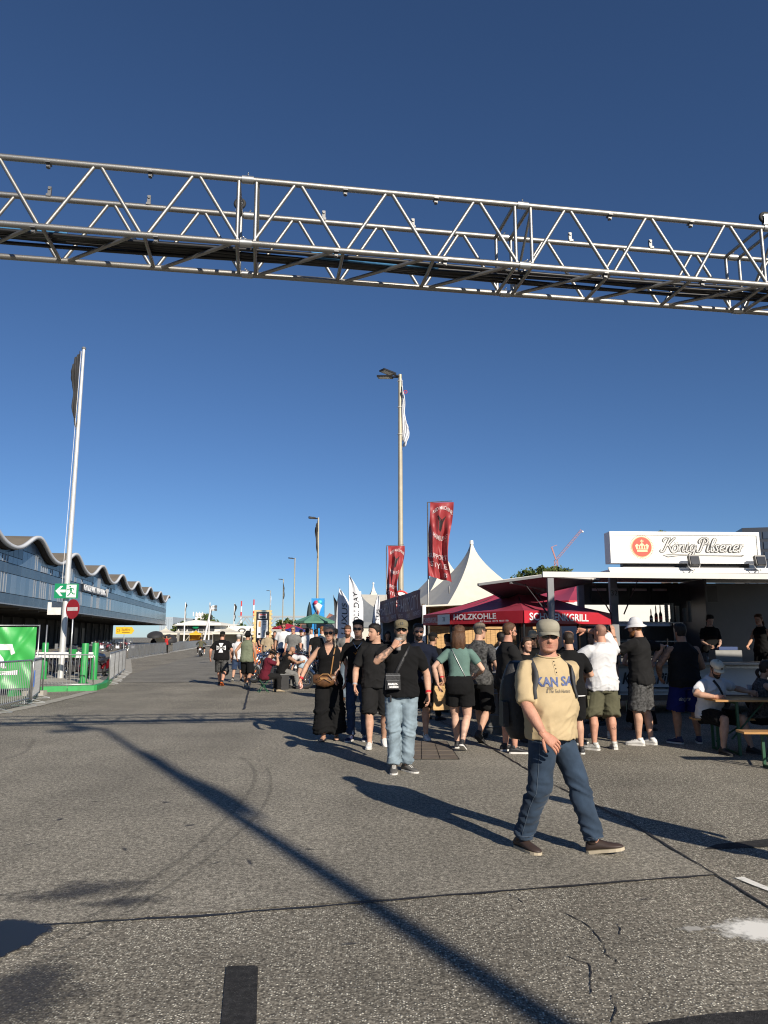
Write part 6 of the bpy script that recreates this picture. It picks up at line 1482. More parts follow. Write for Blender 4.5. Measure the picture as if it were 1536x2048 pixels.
        if k.get('moustache'):
            mb = MB(); mb.tube([(-.026, .093, -.068), (0, .102, -.058), (.026, .093, -.068)], [.003, .006, .003], 6); s.head_part('moustache', mb, hair_m(k['moustache']))
        cp = k.get('cap')
        if cp:
            st, c = cp[0], cp[1]; m_ = c if not isinstance(c, (tuple, str)) else cloth('cap_%s' % str(c), c); y, z = hv[:, 1], hv[:, 2]; ww = k.get('hw', 1.)
            if st == 'cap':
                msk = sstep(z, .030, .040); 
                o = s.grow('cap', msk, lambda h: .009 + .007 * sstep(h[:, 2], .04, .09) * (1 - .5 * sstep(h[:, 2], .1, .12)) + .008 * sstep(h[:, 1], .0, .08) * sstep(h[:, 2], .03, .07), m_, .04, 20); s.cap_o = o
                bw = -1 if len(cp) > 2 and cp[2] == 'back' else 1; mb = MB(); rows = []
                for i in range(9):
                    a = -1.05 + 2.1 * i / 8; bx, by = .086 * math.sin(a) * ww, .100 * math.cos(a) - .004; L_ = .072 * k.get('brim', 1.) * max(.12, math.cos(a * 1.22))
                    rows.append([V((bx, bw * by, .044)), V((bx * 1.03, bw * (by + L_ * .55), .042 - .030 * (bx / .086) ** 2)), V((bx * 1.02, bw * (by + L_), .028 - .036 * (bx / .086) ** 2)), V((bx * 1.02, bw * (by + L_ - .001), .023 - .036 * (bx / .086) ** 2)), V((bx * 1.03, bw * (by + L_ * .55), .037 - .030 * (bx / .086) ** 2)), V((bx, bw * (by - .004), .037))])
                mb.loft(rows); s.head_part('cap_brim', mb, cp[3] if len(cp) > 3 else m_, o)
                mb = MB(); mb.ellipsoid((0, -.008, .1315), (.008, .008, .004), 8, 5); s.head_part('cap_button', mb, m_, o)
            elif st in ('bucket', 'hat'):
                th = (lambda h: .014 + .022 * sstep(h[:, 2], .09, .12)) if st == 'bucket' else (lambda h: .012 + .03 * sstep(h[:, 2], .08, .12)); o = s.grow('hat', sstep(z, .030, .040), th, m_, .05, 20)
                mb = MB(); rings = []; br = (.055, -.045) if st == 'bucket' else (.065, -.008)
                for t in (0, .5, 1, 1, .5, 0):
                    dz = -.004 if len(rings) >= 3 else 0
                    rings.append([V(((.086 * ww + br[0] * t) * math.sin(a), (.104 + br[0] * t) * math.cos(a) - .004, .046 + br[1] * t + dz + .006 * math.sin(3 * a + s.seed) * t)) for a in [2 * math.pi * q_ / 28 for q_ in range(28)]])
                mb.loft(rings, caps=False); s.head_part('hat_brim', mb, m_, o)
            elif st == 'helmet':
                s.grow('helmet', sstep(z, -.02, .0) * (1 - sstep(y, .04, .06) * sstep(-z, -.045, -.03)), .03, m_, .0, 10)
        if k.get('glasses'):
            mb = MB(); big = k['glasses'] == 'big'; w, h = (.030, .023) if big else (.028, .017)
            for sd in (1, -1):
                rows = []
                for yy in (.0, -.004):
                    rows.append([V((sd * .033 + w * math.copysign(abs(math.cos(a)) ** .75, math.cos(a)), .1015 + yy - .016 * ((sd * .033 + w * math.cos(a)) / .06) ** 2, .004 + h * math.copysign(abs(math.sin(a)) ** .75, math.sin(a)))) for a in [2 * math.pi * q_ / 18 for q_ in range(18)]])
                mb.loft(rows)
            mb.tube([(-.008, .103, .010), (.008, .103, .010)], .0028, 6)
            for sd in (1, -1): mb.tube([(sd * .061, .086, .010), (sd * .078 * k.get('hw', 1.), .04, .012), (sd * .080 * k.get('hw', 1.), -.012, .006)], .0026, 6)
            s.head_part('sunglasses', mb, shade_m)
        for fn in k.get('head_extra', []): fn(s)
    # clothing
    def cloth_cb(s, name, m_, fold, pants=False, after=None, mats=None):
        def cb(v, f, nr):
            rid = lambda n: (1 - np.minimum(1, np.abs(n) * 1.6)) ** 2 * 2 - .55
            if pants:
                q_ = v.copy(); q_[:, 2] += .5 * v[:, 0] * np.sign(v[:, 0]) + .3 * v[:, 1]
                n1 = vnoise(q_ * np.array([5, 5, 17]), s.seed); n2 = vnoise(q_ * np.array([9, 9, 30]), s.seed + 1); n3 = vnoise(v * np.array([12, 12, 3]), s.seed + 4)
                w = .16 + .84 * (gauss(v[:, 2] - s.knee[1].z, .12) + gauss(v[:, 2] - .15, .11) + .35 * gauss(v[:, 2] - .82, .05)) * sstep(1.0 - v[:, 2], .06, .12); d = rid(n1) * .7 + rid(n2) * .4; d = d * np.clip(w, 0, 1.1) + n3 * .25
            else:
                q_ = v.copy(); q_[:, 2] += .55 * np.abs(v[:, 0]); n1 = vnoise(q_ * np.array([5, 5, 12]), s.seed); n2 = vnoise(v * np.array([13, 13, 3.5]), s.seed + 2); n3 = vnoise(q_ * np.array([9, 9, 24]), s.seed + 3)
                d = rid(n1) * .55 + rid(n2) * .5 * sstep(1.2 - v[:, 2], 0, .3) + rid(n3) * .3 * (.4 + sstep(1.15 - v[:, 2], 0, .2))
            vv = (v + nr * (d * fold)[:, None]) * s.sc
            o = link_mesh(name, make_mesh(name, vv, f, m_), s.root)
            if after: after(s, o, vv, f)
        return cb
    def make_top(s):
        k = s.k; ease = k.get('ease', .016); hem = k.get('hem', .86); t = s.tors(); kind = k.get('cut', 'tee'); mb = MB(); zs = [r[0] for r in t]
        def I(z, j): return float(np.interp(z, zs, [r[j] for r in t]))
        pk = max((I(z, 2) for z in np.linspace(.95, 1.4, 24))); pr = max((I(z, 1) for z in np.linspace(.9, 1.2, 12))); rings = []; neck = k.get('neck', 1.505 if not s.fem else 1.49)
        for z in list(np.linspace(hem, 1.36, 12)) + [1.40, 1.435, 1.465, neck]:
            rx, yf, yb = I(z, 1), I(z, 2), I(z, 3)
            if not k.get('tight'):
                w = float(sstep(1.25 - z, 0, .3)); yf = max(yf, yf + (pk * .95 - yf) * w * .8); rx = max(rx, rx + (pr - rx) * w * .35); yb = max(yb, yb + (.125 * s.girth - yb) * w * .35)
            tp_ = float(sstep(z, 1.39, 1.48)); ez = ease + .010 * float(sstep(1.0 - z, 0, .08)) + .005 * tp_; rings.append(s.ring(z, rx + ez, yf + ez, yb + ez, tilt=.018 * tp_))
        s.collar = rings[-1]
        mb.loft(rings); am = k.get('arm', 1.) * (.86 if s.fem else 1.) * (1 + (s.girth - 1) * .55)
        if kind in ('tee', 'long'):
            f1 = k.get('sleeve', .40) if kind == 'tee' else .97
            for sd in (1, -1):
                pts, fr = s.arm_path(sd); inner = s.T((sd * s.sw * .5, -.012, 1.385)); path = [inner, pts[0]]; rad = [.074, .071]
                for f in (np.linspace(.1, f1, 5) if kind == 'tee' else np.linspace(.08, f1, 10)):
                    j = max(0, min(len(fr) - 2, int(np.searchsorted(fr, f) - 1))); q_ = (f - fr[j]) / (fr[j + 1] - fr[j]); path.append(pts[j].lerp(pts[j + 1], q_)); rad.append((.076 - .010 * f / f1 if kind == 'tee' else .072 - .03 * f))
                mb.tube(path, [r * am * k.get('slw', 1.) for r in rad], 14)
        elif kind == 'tank':
            for sd in (1, -1): mb.tube([s.T((sd * s.sw * .45, -.01, 1.385)), s.T((sd * s.sw * .84, -.012, 1.40))], [.074, .062], 12)
        s.top_o = None; cut = k.get('neckcut')
        def after(p, o, vv, f):
            p.top_o = o; p.topbvh = BVHTree.FromPolygons([V(x) for x in vv], f.tolist())
            if p.lvl < 2 and not cut:
                c_ = sum(p.collar, V()) / len(p.collar); pts = [(c_ + (q_ - c_) * 1.0) * p.sc for q_ in p.collar]; m2 = MB(); m2.tube(pts + [pts[0]], .0065, 6, caps=False); m2.build('collar', k['top_c'], o, True)
            for fn in k.get('top_extra', []): fn(p, o)
        base = s.cloth_cb(k.get('top_name', 'shirt'), k['top_c'], k.get('fold', .010), after=after)
        def cb(v, f, nr):
            if cut:
                v = v - nr * (.05 * cut(s, v))[:, None]
            base(v, f, nr)
        to_tmp(mb, (.0115, .016, .026)[s.lvl], 2 if s.lvl < 2 else 1, cb)
    def make_bottom(s):
        k = s.k; kind = k.get('bot', 'pants'); t = s.tors(); zs = [r[0] for r in t]; mb = MB(); g = 1 + (s.girth - 1) * .55; lm = k.get('leg', 1.) * g; we = k.get('legw', 1.); waist = k.get('waist', .99)
        def I(z, j): return float(np.interp(z, zs, [r[j] for r in t]))
        bl = .55 if s.belly > .04 else 1.
        def w_(z): return 1 - (1 - bl) * float(sstep(z, .9, 1.0))
        we_ = k.get('wease', .010); rings = [s.ring(z, I(z, 1) + we_, min(I(z, 2), .13 * s.girth) + we_, I(z, 3) + we_ + .002, e=2.2) for z in np.linspace(.80, waist, 6)]; mb.loft(rings)
        if kind == 'dress' or kind == 'skirt':
            hemz = k.get('hemz', .2); rings = []
            fx = (s.ank[1] + s.ank[-1]) / 2
            for i in range(9):
                q_ = i / 8; z = waist - (waist - hemz) * q_; c = V((fx.x * q_, fx.y * q_, 0)); rx = .17 + .05 * q_; ry = .13 + .05 * q_; rings.append([V((c.x + s.pel.x + rx * math.cos(a) * (1 + .04 * math.sin(6 * a) * q_), c.y + s.pel.y + ry * math.sin(a) * (1 + .05 * math.sin(7 * a) * q_), z)) for a in [2 * math.pi * w / 30 for w in range(30)]])
            mb.loft(rings)
        else:
            fe = {'pants': .975, 'shorts': k.get('short', .47), 'wide': .955}[kind]
            for sd in (1, -1):
                pts, fr = s.leg_path(sd); path, rad = [], []
                for f in np.linspace(0, fe, 13):
                    j = max(0, min(len(fr) - 2, int(np.searchsorted(fr, f) - 1))); q_ = (f - fr[j]) / (fr[j + 1] - fr[j]); path.append(pts[j].lerp(pts[j + 1], max(0, q_)))
                    if kind == 'pants': r = float(np.interp(f, [0, .16, .36, .52, .68, .85, 1], [.104, .100, .086, .072, .069, .064, .066]))
                    elif kind == 'wide': r = float(np.interp(f, [0, .16, .36, .6, 1], [.112, .112, .115, .13, .155]))
                    else: r = float(np.interp(f, [0, .16, .36, .52, .7], [.110, .110, .106, .104, .098]))
                    rad.append(r * lm * (1 + (we - 1) * f / fe))
                mb.tube(path, rad, 16)
        def after(p, o, vv, f):
            p.botbvh = BVHTree.FromPolygons([V(x) for x in vv], f.tolist())
            for fn in k.get('bot_extra', []): fn(p, o)
        to_tmp(mb, (.0115, .016, .026)[s.lvl], 2 if s.lvl < 2 else 1, s.cloth_cb({'pants': 'trousers', 'shorts': 'shorts', 'wide': 'trousers', 'dress': 'skirt', 'skirt': 'skirt'}[kind], k['bot_c'], k.get('bfold', .012), True, after))
    def make_shoes(s):
        k = s.k; sh = k.get('shoes')
        if not sh: return
        kind, c, sc_ = sh
        for sd in (1, -1):
            yaw, pit = s.toe[sd]; M_ = (Matrix.Rotation(yaw, 3, 'Z') @ Matrix.Rotation(-pit, 3, 'X')); o = s.ank[sd]; fs = k.get('foot', 1.0) * (.92 if s.fem else 1.)
            def tr_(mb, M_=M_, o=o): mb.v = [tuple((o + M_ @ (V(p) * fs)) * s.sc) for p in mb.v]; return mb
            secs = [(-.078, .024, .05), (-.070, .034, .078), (-.035, .039, .100), (.015, .040, .100), (.050, .043, .082), (.090, .047, .066), (.130, .0475, .055), (.165, .041, .047), (.188, .026, .038), (.197, .010, .030)]
            def rings(secs, ztop=None, z0=.016):
                out = []
                for y, w, h in secs:
                    rg = []
                    for i in range(14):
                        a = 2 * math.pi * i / 14; x = w * math.copysign(abs(math.cos(a)) ** .8, math.cos(a)) * (1 - .25 * max(0, math.sin(a))); z = z0 + (h - z0) * (.5 + .5 * math.sin(a)); rg.append(V((x + sd * .004, y, z - .085)))
                    out.append(rg)
                return out
            if kind in ('sneaker', 'shoe', 'boot'):
                mb = MB(); mb.loft(rings(secs))
                if kind == 'boot': mb.tube([(0, -.01, -.02), (0, -.012, .10)], [.046, .05], 14)
                else: mb.tube([(0, -.018, -.02), (0, -.016, .022)], [.043, .040], 14)
                b = tr_(mb).build('shoe', c, s.root, True); mb = MB(); n = 24; pts = []
                prof = [(-.082, .0), (-.078, .024), (-.06, .037), (-.02, .041), (.03, .043), (.09, .050), (.14, .0495), (.175, .040), (.197, .02), (.203, 0)]
                poly = [(w + sd * .004, y) for y, w in prof] + [(-w + sd * .004, y) for y, w in prof[::-1][1:-1]]; mb.prism([(x, y, -.085) for x, y in poly], (0, 0, .022)); tr_(mb).build('sole', sc_, b)
                if kind == 'sneaker' and s.lvl < 2:
                    mb = MB()
                    for i in range(4): y = .04 + .022 * i; z = -.085 + .088 - .0085 * i * 1.05; mb.tube([(-.02, y, z - .004), (0, y, z + .004), (.02, y, z - .004)], .0032, 5)
                    tr_(mb).build('lace', sole_w, b)
            else:                                                 # sandal: bare foot on a thin sole
                mb = MB(); mb.loft(rings([(y, w * .9, h * .82) for y, w, h in secs], z0=.012)); tr_(mb); me = make_mesh('foot', np.array(mb.v), mb.f, SK[k.get('skin', 'light')], np.ones((len(mb.v), 3))); link_mesh('foot', me, s.root)
                mb = MB(); prof = [(-.08, .0), (-.075, .026), (-.05, .036), (.0, .038), (.09, .048), (.15, .046), (.19, .02), (.2, 0)]; poly = [(w, y) for y, w in prof] + [(-w, y) for y, w in prof[::-1][1:-1]]; mb.prism([(x, y, -.085) for x, y in poly], (0, 0, .014)); b = tr_(mb).build('sandal', c, s.root)
                mb = MB(); mb.tube([(-.045, .08, -.06), (0, .1, -.03), (.045, .08, -.06)], .008, 6); mb.tube([(-.042, -.0, -.06), (0, .0, .0), (.042, 0, -.06)], .008, 6); tr_(mb).build('strap', c, b)
    # things drawn on clothes
    def hit(s, x, z, front=1, bvh=None, off=.004):
        Rz = Matrix.Rotation(s.twist, 3, 'Z'); d = Rz @ V((0, -front, 0)); c = s.T((0, 0, z)); o = (c + Rz @ V((x, 0, 0))) * s.sc - d * 1.0
        r = (bvh or s.topbvh).ray_cast(o, d); return None if r[0] is None else r[0] - d * off
    def decal(s, me, cx, cz, front, parent, m_, name='print', bvh=None, off=.005, cuts=1):
        bm_ = bmesh.new(); bm_.from_mesh(me); bmesh.ops.triangulate(bm_, faces=bm_.faces[:])
        for _ in range(cuts):
            es = [e for e in bm_.edges if e.calc_length() > .02]
            if es: bmesh.ops.subdivide_edges(bm_, edges=es, cuts=1); bmesh.ops.triangulate(bm_, faces=[f for f in bm_.faces if len(f.verts) > 3])
        bad = []
        for v in bm_.verts:
            h = s.hit(cx - v.co.x * (1 if front > 0 else -1) if False else cx + v.co.x * (-1 if front > 0 else 1), cz + v.co.y, front, bvh, off)
            if h is None: bad.append(v)
            else: v.co = h
        bmesh.ops.delete(bm_, geom=bad, context='VERTS'); m2 = bpy.data.meshes.new(name); bm_.to_mesh(m2); bm_.free(); bpy.data.meshes.remove(me); m2.materials.clear(); m2.materials.append(m_); return link_mesh(name, m2, parent)
    def print_text(s, txt, w, h, cx, cz, front, parent, m_, name='print', shear=0., bold=.0, bvh=None):
        me = text_mesh(txt, 1., shear=shear, bold=bold); xs = [v.co.x for v in me.vertices]; ys_ = [v.co.y for v in me.vertices]; k1, k2 = w / (max(xs) - min(xs)), h / (max(ys_) - min(ys_)); mx, my = (max(xs) + min(xs)) / 2, (max(ys_) + min(ys_)) / 2
        for v in me.vertices: v.co = V(((v.co.x - mx) * k1, (v.co.y - my) * k2, 0))
        return s.decal(me, cx, cz, front, parent, m_, name, bvh)
    def strap(s, pts, w, m_, name='strap', parent=None, off=.008):
        """pts: (x, z, front) in torso coordinates, laid on the shirt"""
        P_ = []
        for x, z, fr in pts:
            h = s.hit(x, z, fr, None, off)
            if h is not None: P_.append(h)
        if len(P_) < 2: return None
        mb = MB(); L_, R_ = [], []; c = s.T((0, 0, 1.2)) * s.sc
        for i, p in enumerate(P_):
            t = (P_[min(i + 1, len(P_) - 1)] - P_[max(i - 1, 0)]).normalized(); o = (p - V((c.x, c.y, p.z))).normalized(); sd = t.cross(o).normalized(); L_.append(p + sd * w / 2); R_.append(p - sd * w / 2)
        mb.loft([L_, R_], caps=False, close=False); o = mb.build(name, m_, parent or s.root, True); md = o.modifiers.new('thickness', 'SOLIDIFY'); md.thickness = .006; md.offset = 0; return o
    def world(s, p): return s.root.matrix_basis @ (V(p) * s.sc)
# ------------------------------------------------------------------ who stands where
blk = cloth('black', (.0085, .0085, .009)); blk2 = cloth('faded_black', (.014, .0138, .0142)); wht = cloth('white', (.60, .60, .61), .05); navy = cloth('navy', (.009, .012, .024)); beige = cloth('beige', (.47, .365, .215), .06)
sage = cloth('sage_green', (.115, .19, .165), .08); olive = cloth('olive', (.095, .092, .058), .1); maroon = cloth('maroon', (.10, .012, .022)); armyg = cloth('army_green', (.15, .17, .115)); grey_c = cloth('grey', (.16, .16, .155)); cream_c = cloth('cream', (.66, .60, .47), .06); tan_c = cloth('tan', (.34, .27, .18)); olive_cap = cloth('olive_cap', (.16, .135, .085)); khaki = cloth('khaki_cap', (.31, .285, .22)); lgrey = cloth('light_grey', (.42, .42, .41)); blue_c = cloth('royal_blue', (.012, .018, .11)); bluecap = cloth('blue_cap', (.05, .075, .13)); red_c = cloth('red', (.42, .03, .03))
def denim(name, rgb, lo=.5):
    m = mat('denim_' + name, rgb, rough=.85, var=.35, scale=7, bump=.14, bscale=280, spec=.2, sheen=.1); return m
denim_l = denim('light', (.21, .27, .31)); denim_d = denim('dark', (.026, .043, .070)); denim_n = denim('navy', (.022, .04, .085)); denim_s = denim('shorts', (.36, .45, .53))
pat = mat('patterned_black', (.05, .05, .05), .85, 0, var=.95, scale=28, bump=.4, bscale=22)
floral = mat('floral_black', (.06, .055, .055), .85, 0, var=.95, scale=34)
snk_w = mat('sneaker_white', (.68, .67, .64), .6, 0, var=.08, scale=20); snk_g = mat('sneaker_grey', (.10, .095, .088), .8, 0, var=.2, scale=40); snk_b = mat('sneaker_black', (.02, .02, .022), .6); shoe_br = mat('shoe_brown', (.035, .022, .018), .6, 0, var=.3); snk_s = mat('sneaker_silver', (.52, .51, .47), .5, .1, var=.3, scale=30); snk_n = mat('sneaker_navy', (.02, .025, .07), .6); leather = mat('brown_leather', (.10, .045, .018), .45, 0, var=.3, scale=20); strapb = mat('leather_tan', (.33, .17, .06), .5)
nylon = mat('black_nylon', (.018, .018, .02), .55, 0, var=.2, bump=.4, bscale=50)
UA = lambda sd: (lambda p: p.sho[sd]); EL = lambda sd: (lambda p: p.elb[sd]); WR = lambda sd: (lambda p: p.wri[sd]); KN = lambda sd: (lambda p: p.knee[sd]); AN = lambda sd: (lambda p: p.ank[sd])
def full_sleeve(sd, a=.75): return [(UA(sd), EL(sd), .085, a), (EL(sd), WR(sd), .07, a)]
def fore(sd, a=.75): return [(EL(sd), WR(sd), .07, a)]
def band(sd, m_, f=.9, r=.036, w=.012, name='wristband'):
    def fn(p, o=None):
        c = p.elb[sd].lerp(p.wri[sd], f); d = (p.wri[sd] - p.elb[sd]).normalized(); mb = MB(); mb.tube([(c - d * w) * p.sc, (c + d * w) * p.sc], r * p.sc, 14); mb.build(name, m_, p.root, True)
    return fn
STAND = {1: (.13, .02, 0, -14), -1: (-.12, -.02, 0, 14)}
WALK_R = {1: (.08, .26, .0, -4, -8), -1: (-.09, -.26, .06, 6, 32)}       # right foot forward
WALK_L = {-1: (-.08, .26, .0, 4, -8), 1: (.09, -.26, .06, -6, 32)}
redband = mat('red_band', (.55, .02, .03), .5)
def jeans_seams(m_):
    def fn(p, o):
        for sd in (1, -1):
            pts, fr = p.leg_path(sd); L_ = []
            for f in np.linspace(.06, .95, 26):
                j = max(0, min(len(fr) - 2, int(np.searchsorted(fr, f) - 1))); c = pts[j].lerp(pts[j + 1], (f - fr[j]) / (fr[j + 1] - fr[j])) * p.sc; d = V((sd, .25, 0)).normalized(); r = p.botbvh.ray_cast(c + d * .5, -d)
                if r[0] is not None: L_.append(r[0] + d * .001)
            if len(L_) > 3: mb = MB(); mb.tube(L_, .0028, 5); mb.build('side_seam', m_, o, True)
            Pk = [p.hit(sd * x, z, 1, p.botbvh, .001) for x, z in ((.06, .955), (.085, .925), (.12, .905), (.155, .90))]; Pk = [q_ for q_ in Pk if q_]
            if len(Pk) > 2: mb = MB(); mb.tube(Pk, .003, 5); mb.build('pocket_seam', m_, o, True)
            an = p.ank[sd]; L_ = []
            for a in np.linspace(0, 2 * math.pi, 19):
                d = V((math.cos(a), math.sin(a), 0)); c = (an.lerp(p.knee[sd], .085)) * p.sc; r = p.botbvh.ray_cast(c + d * .22, -d)
                if r[0] is not None: L_.append(r[0] + d * .001)
            if len(L_) > 6: mb = MB(); mb.tube(L_, .003, 5, caps=False); mb.build('hem_seam', m_, o, True)
    return fn
seam_d = mat('seam_blue', (.06, .08, .11), .9); seam_l = mat('seam_pale', (.20, .26, .31), .9)
# --- the man in the beige shirt, nearest the camera
def beige_extra(p, o):
    bl = mat('shirt_print_blue', (.10, .13, .27), .8, 0, var=.3, scale=60)
    p.print_text('KAN', .165, .072, .065, 1.305, 1, o, bl, bold=.03); p.print_text('SAS', .14, .072, -.115, 1.31, 1, o, bl, bold=.03); p.print_text('& The Tech Hunters', .20, .026, -.02, 1.235, 1, o, mat('shirt_print_dark', (.12, .11, .10), .8), shear=.3); p.print_text('2005', .05, .018, .05, 1.258, 1, o, MATS['shirt_print_dark'])
    for i in range(4):
        h = p.hit(-.015, 1.455 - .027 * i, 1, None, .004)
        if h: mb = MB(); mb.ellipsoid(h, (.006, .005, .006), 8, 5); mb.build('button', black_print, o)
    h0 = [p.hit(-.015 - .012, z, 1, None, .003) for z in np.linspace(1.475, 1.355, 8)]; h1 = [p.hit(-.015 + .012, z, 1, None, .003) for z in np.linspace(1.475, 1.355, 8)]
    if all(h0) and all(h1): mb = MB(); mb.loft([h0, h1], caps=False, close=False); mb.build('placket', beige, o, True)
Q = Person('man in a beige print shirt and grey cap walking past with a backpack', pos=(1.325, 6.13), topv=1234, u=1095, yaw=232, lvl=0, extra=.02, girth=1.12, belly=.085, twist=-44, lean=3, head=(-12, 3, 0), skin='red', top_c=beige, hem=.87, fold=.009, ease=.014, sleeve=.50, slw=.98, bot='pants', bot_c=denim_d, bfold=.013, waist=.97, legw=1.05, leg=1.02,
    feet={-1: (-.14, .27, .010, 20, -10), 1: (.09, -.215, .0, -21, 0)}, arms={1: (.31, .10, .90), -1: (-.30, -.16, .93)}, elbow={1: (.6, -1.0, .1), -1: (-.6, -1, 0)}, hdir={1: (-.5, .45, -.1)}, palm={1: (-.5, -.75, -.2)}, hand={1: 'relax', -1: 'relax'}, handscale=1.08,
    shoes=('shoe', shoe_br, mat('sole_gum', (.42, .36, .26), .7)), cap=('cap', khaki), brim=.82, hair=('crop', 'grey'), stubble=.35, fat=1., jaw=1.1, hw=1.05, glasses='norm', flush=.3, top_extra=[beige_extra], bot_extra=[jeans_seams(seam_d)])
# --- group walking towards the camera
def cap_print(txt, w, h, m_, z0=.075):
    def fn(p):
        me = text_mesh(txt, 1., bold=.03); bm_ = bmesh.new(); bm_.from_mesh(me); bmesh.ops.triangulate(bm_, faces=bm_.faces[:]); bmesh.ops.subdivide_edges(bm_, edges=[e for e in bm_.edges if e.calc_length() > .12], cuts=1); xs = [v.co.x for v in bm_.verts]; ys_ = [v.co.y for v in bm_.verts]
        co = p.cap_o.data; tree_ = BVHTree.FromPolygons([v.co for v in co.vertices], [tuple(q_.vertices) for q_ in co.polygons]); fw = p.Rh @ V((0, 1, 0)); bad = []
        for v in bm_.verts:
            x = -(v.co.x - (max(xs) + min(xs)) / 2) * w / (max(xs) - min(xs)); z = z0 + (v.co.y - (max(ys_) + min(ys_)) / 2) * h / (max(ys_) - min(ys_)); o = (p.Mh @ V((x, .5, z))) * p.sc; r = tree_.ray_cast(o, -fw)
            if r[0] is None: bad.append(v)
            else: v.co = r[0] + fw * .003
        bmesh.ops.delete(bm_, geom=bad, context='VERTS'); bm_.to_mesh(me); bm_.free(); me.materials.append(m_); link_mesh('cap_print', me, p.cap_o)
    return fn
tee13 = cap_print('-13-', .075, .034, black_print)
def l_extra(p, o):
    p.strap([(-.10 + .0, 1.46, 1), (-.06, 1.38, 1), (.0, 1.28, 1), (.05, 1.19, 1), (.10, 1.10, 1)], .045, nylon, 'bag_strap')
Lp = Person('bearded man in a cap marked 13 drinking from a cup, light jeans', u=803, v=1543, topv=1236, extra=.025, yaw=181, lvl=0, girth=1.10, belly=.04, skin='light', top_c=blk, hem=.87, bot='pants', bot_c=denim_l, bfold=.015, legw=1.12, waist=.97, feet={1: (.09, .06, 0, -2), -1: (-.06, .0, 0, 38)},
    arms={1: (.105, .235, 1.455), -1: (-.325, .06, .90)}, elbow={1: (1.2, -.1, -1.0), -1: (-.6, -1, -.1)}, hand={1: 'cup', -1: 'relax'}, palm={1: (-.55, -.75, .1)}, hdir={1: (-.1, .0, .6)}, shoes=('sneaker', snk_g, sole_w), cap=('cap', olive_cap), beard=('ash', .022), glasses='big', hair=('crop', 'dark'), tattoo=fore(1, .85), head=(0, -4, 0), head_extra=[tee13], top_extra=[l_extra, band(-1, redband), band(1, mat('leather_cord', (.05, .03, .02), .6), .95, .034, .006)], bot_extra=[jeans_seams(seam_l)], hw=1.03)
def k_extra(p, o): pass
Kp = Person('man in black tee and shorts with white sneakers looking aside', u=752, v=1494, topv=1246, yaw=183, lvl=0, girth=1.14, belly=.035, skin='light', top_c=blk2, hem=.86, bot='shorts', bot_c=blk2, short=.53, waist=.97, feet={1: (.10, .16, 0, -6, -4), -1: (-.12, -.14, .03, 10, 16)}, arms={1: (.315, .10, .88), -1: (-.26, .05, .9)}, shoes=('sneaker', snk_w, sole_w), hair=('short', 'black'), head=(-58, 2, 0), stubble=.6, hairline=.066, tattoo=[], top_extra=[band(1, mat('bead_band', (.4, .4, .42), .5), .93, .036, .010)])
def i_strap(p, o):
    p.strap([(-.105, 1.44, 1), (-.095, 1.36, 1), (-.08, 1.25, 1), (-.06, 1.14, 1), (-.045, 1.04, 1), (-.03, .95, 1)], .018, strapb, 'bag_strap')
def vneck(s, c): return sstep(c[:, 1], 0, .02) * sstep(.078 * (c[:, 2] - 1.30) / .17 - np.abs(c[:, 0]), -.006, .006) * sstep(c[:, 2], 1.29, 1.31)
Ip = Person('woman in a long black sleeveless outfit with sunglasses and braid', u=657, v=1480, topv=1248, fem=True, yaw=176, lvl=0, girth=1.12, skin='light', cut='tank', top_c=blk, hem=.84, tight=True, ease=.012, fold=.006, neckcut=vneck, bot='wide', bot_c=blk, bfold=.018, waist=1.0, feet={1: (.06, .12, 0, -6), -1: (-.12, -.02, 0, 8)}, arms={1: (.43, .12, .93), -1: (-.27, .05, .90)}, elbow={1: (.8, -.8, 0)}, hand={1: 'half'}, shoes=('sandal', snk_b, snk_b), hair=('braid', 'silver', .2), bun='silver', hairline=.078, glasses='big', tattoo=[(UA(-1), EL(-1), .07, .5)], top_extra=[i_strap, band(1, redband, .93, .034, .014)], head=(2, 2, 4))
def j_extra(p, o):
    og = mat('orange_print', (.75, .28, .03), .7); em = MB()
    for i in range(11):
        a = 2 * math.pi * i / 11; em.add([(.02 * math.cos(a - .25), .02 * math.sin(a - .25), 0), (.02 * math.cos(a + .25), .02 * math.sin(a + .25), 0), (.085 * math.cos(a) * (1 if i % 2 else .7), .075 * math.sin(a) * (1 if i % 2 else .7), 0)], [(0, 1, 2)])
    em.add([(.03 * math.cos(a), .03 * math.sin(a), 0) for a in [2 * math.pi * q_ / 12 for q_ in range(12)]], [tuple(range(12))]); p.decal(em.mesh('print', og), -.02, 1.28, 1, o, og); p.strap([(-.07, 1.46, 1), (-.03, 1.40, 1), (0, 1.36, 1), (.03, 1.40, 1), (.07, 1.46, 1)], .010, chrome, 'necklace')
Jp = Person('young man in black tee with an orange sun print and sunglasses', u=716, v=1481, topv=1240, yaw=172, lvl=0, girth=.93, skin='light', top_c=blk, hem=.84, bot='pants', bot_c=denim_n, feet={1: (.10, .05, 0, -8), -1: (-.10, -.03, 0, 8)}, arms={1: (.33, .12, .95), -1: (-.27, .05, .9)}, shoes=('sneaker', snk_n, sole_w), hair=('quiff', 'black'), glasses='norm', stubble=.4, tattoo=full_sleeve(1, .6), top_extra=[j_extra])
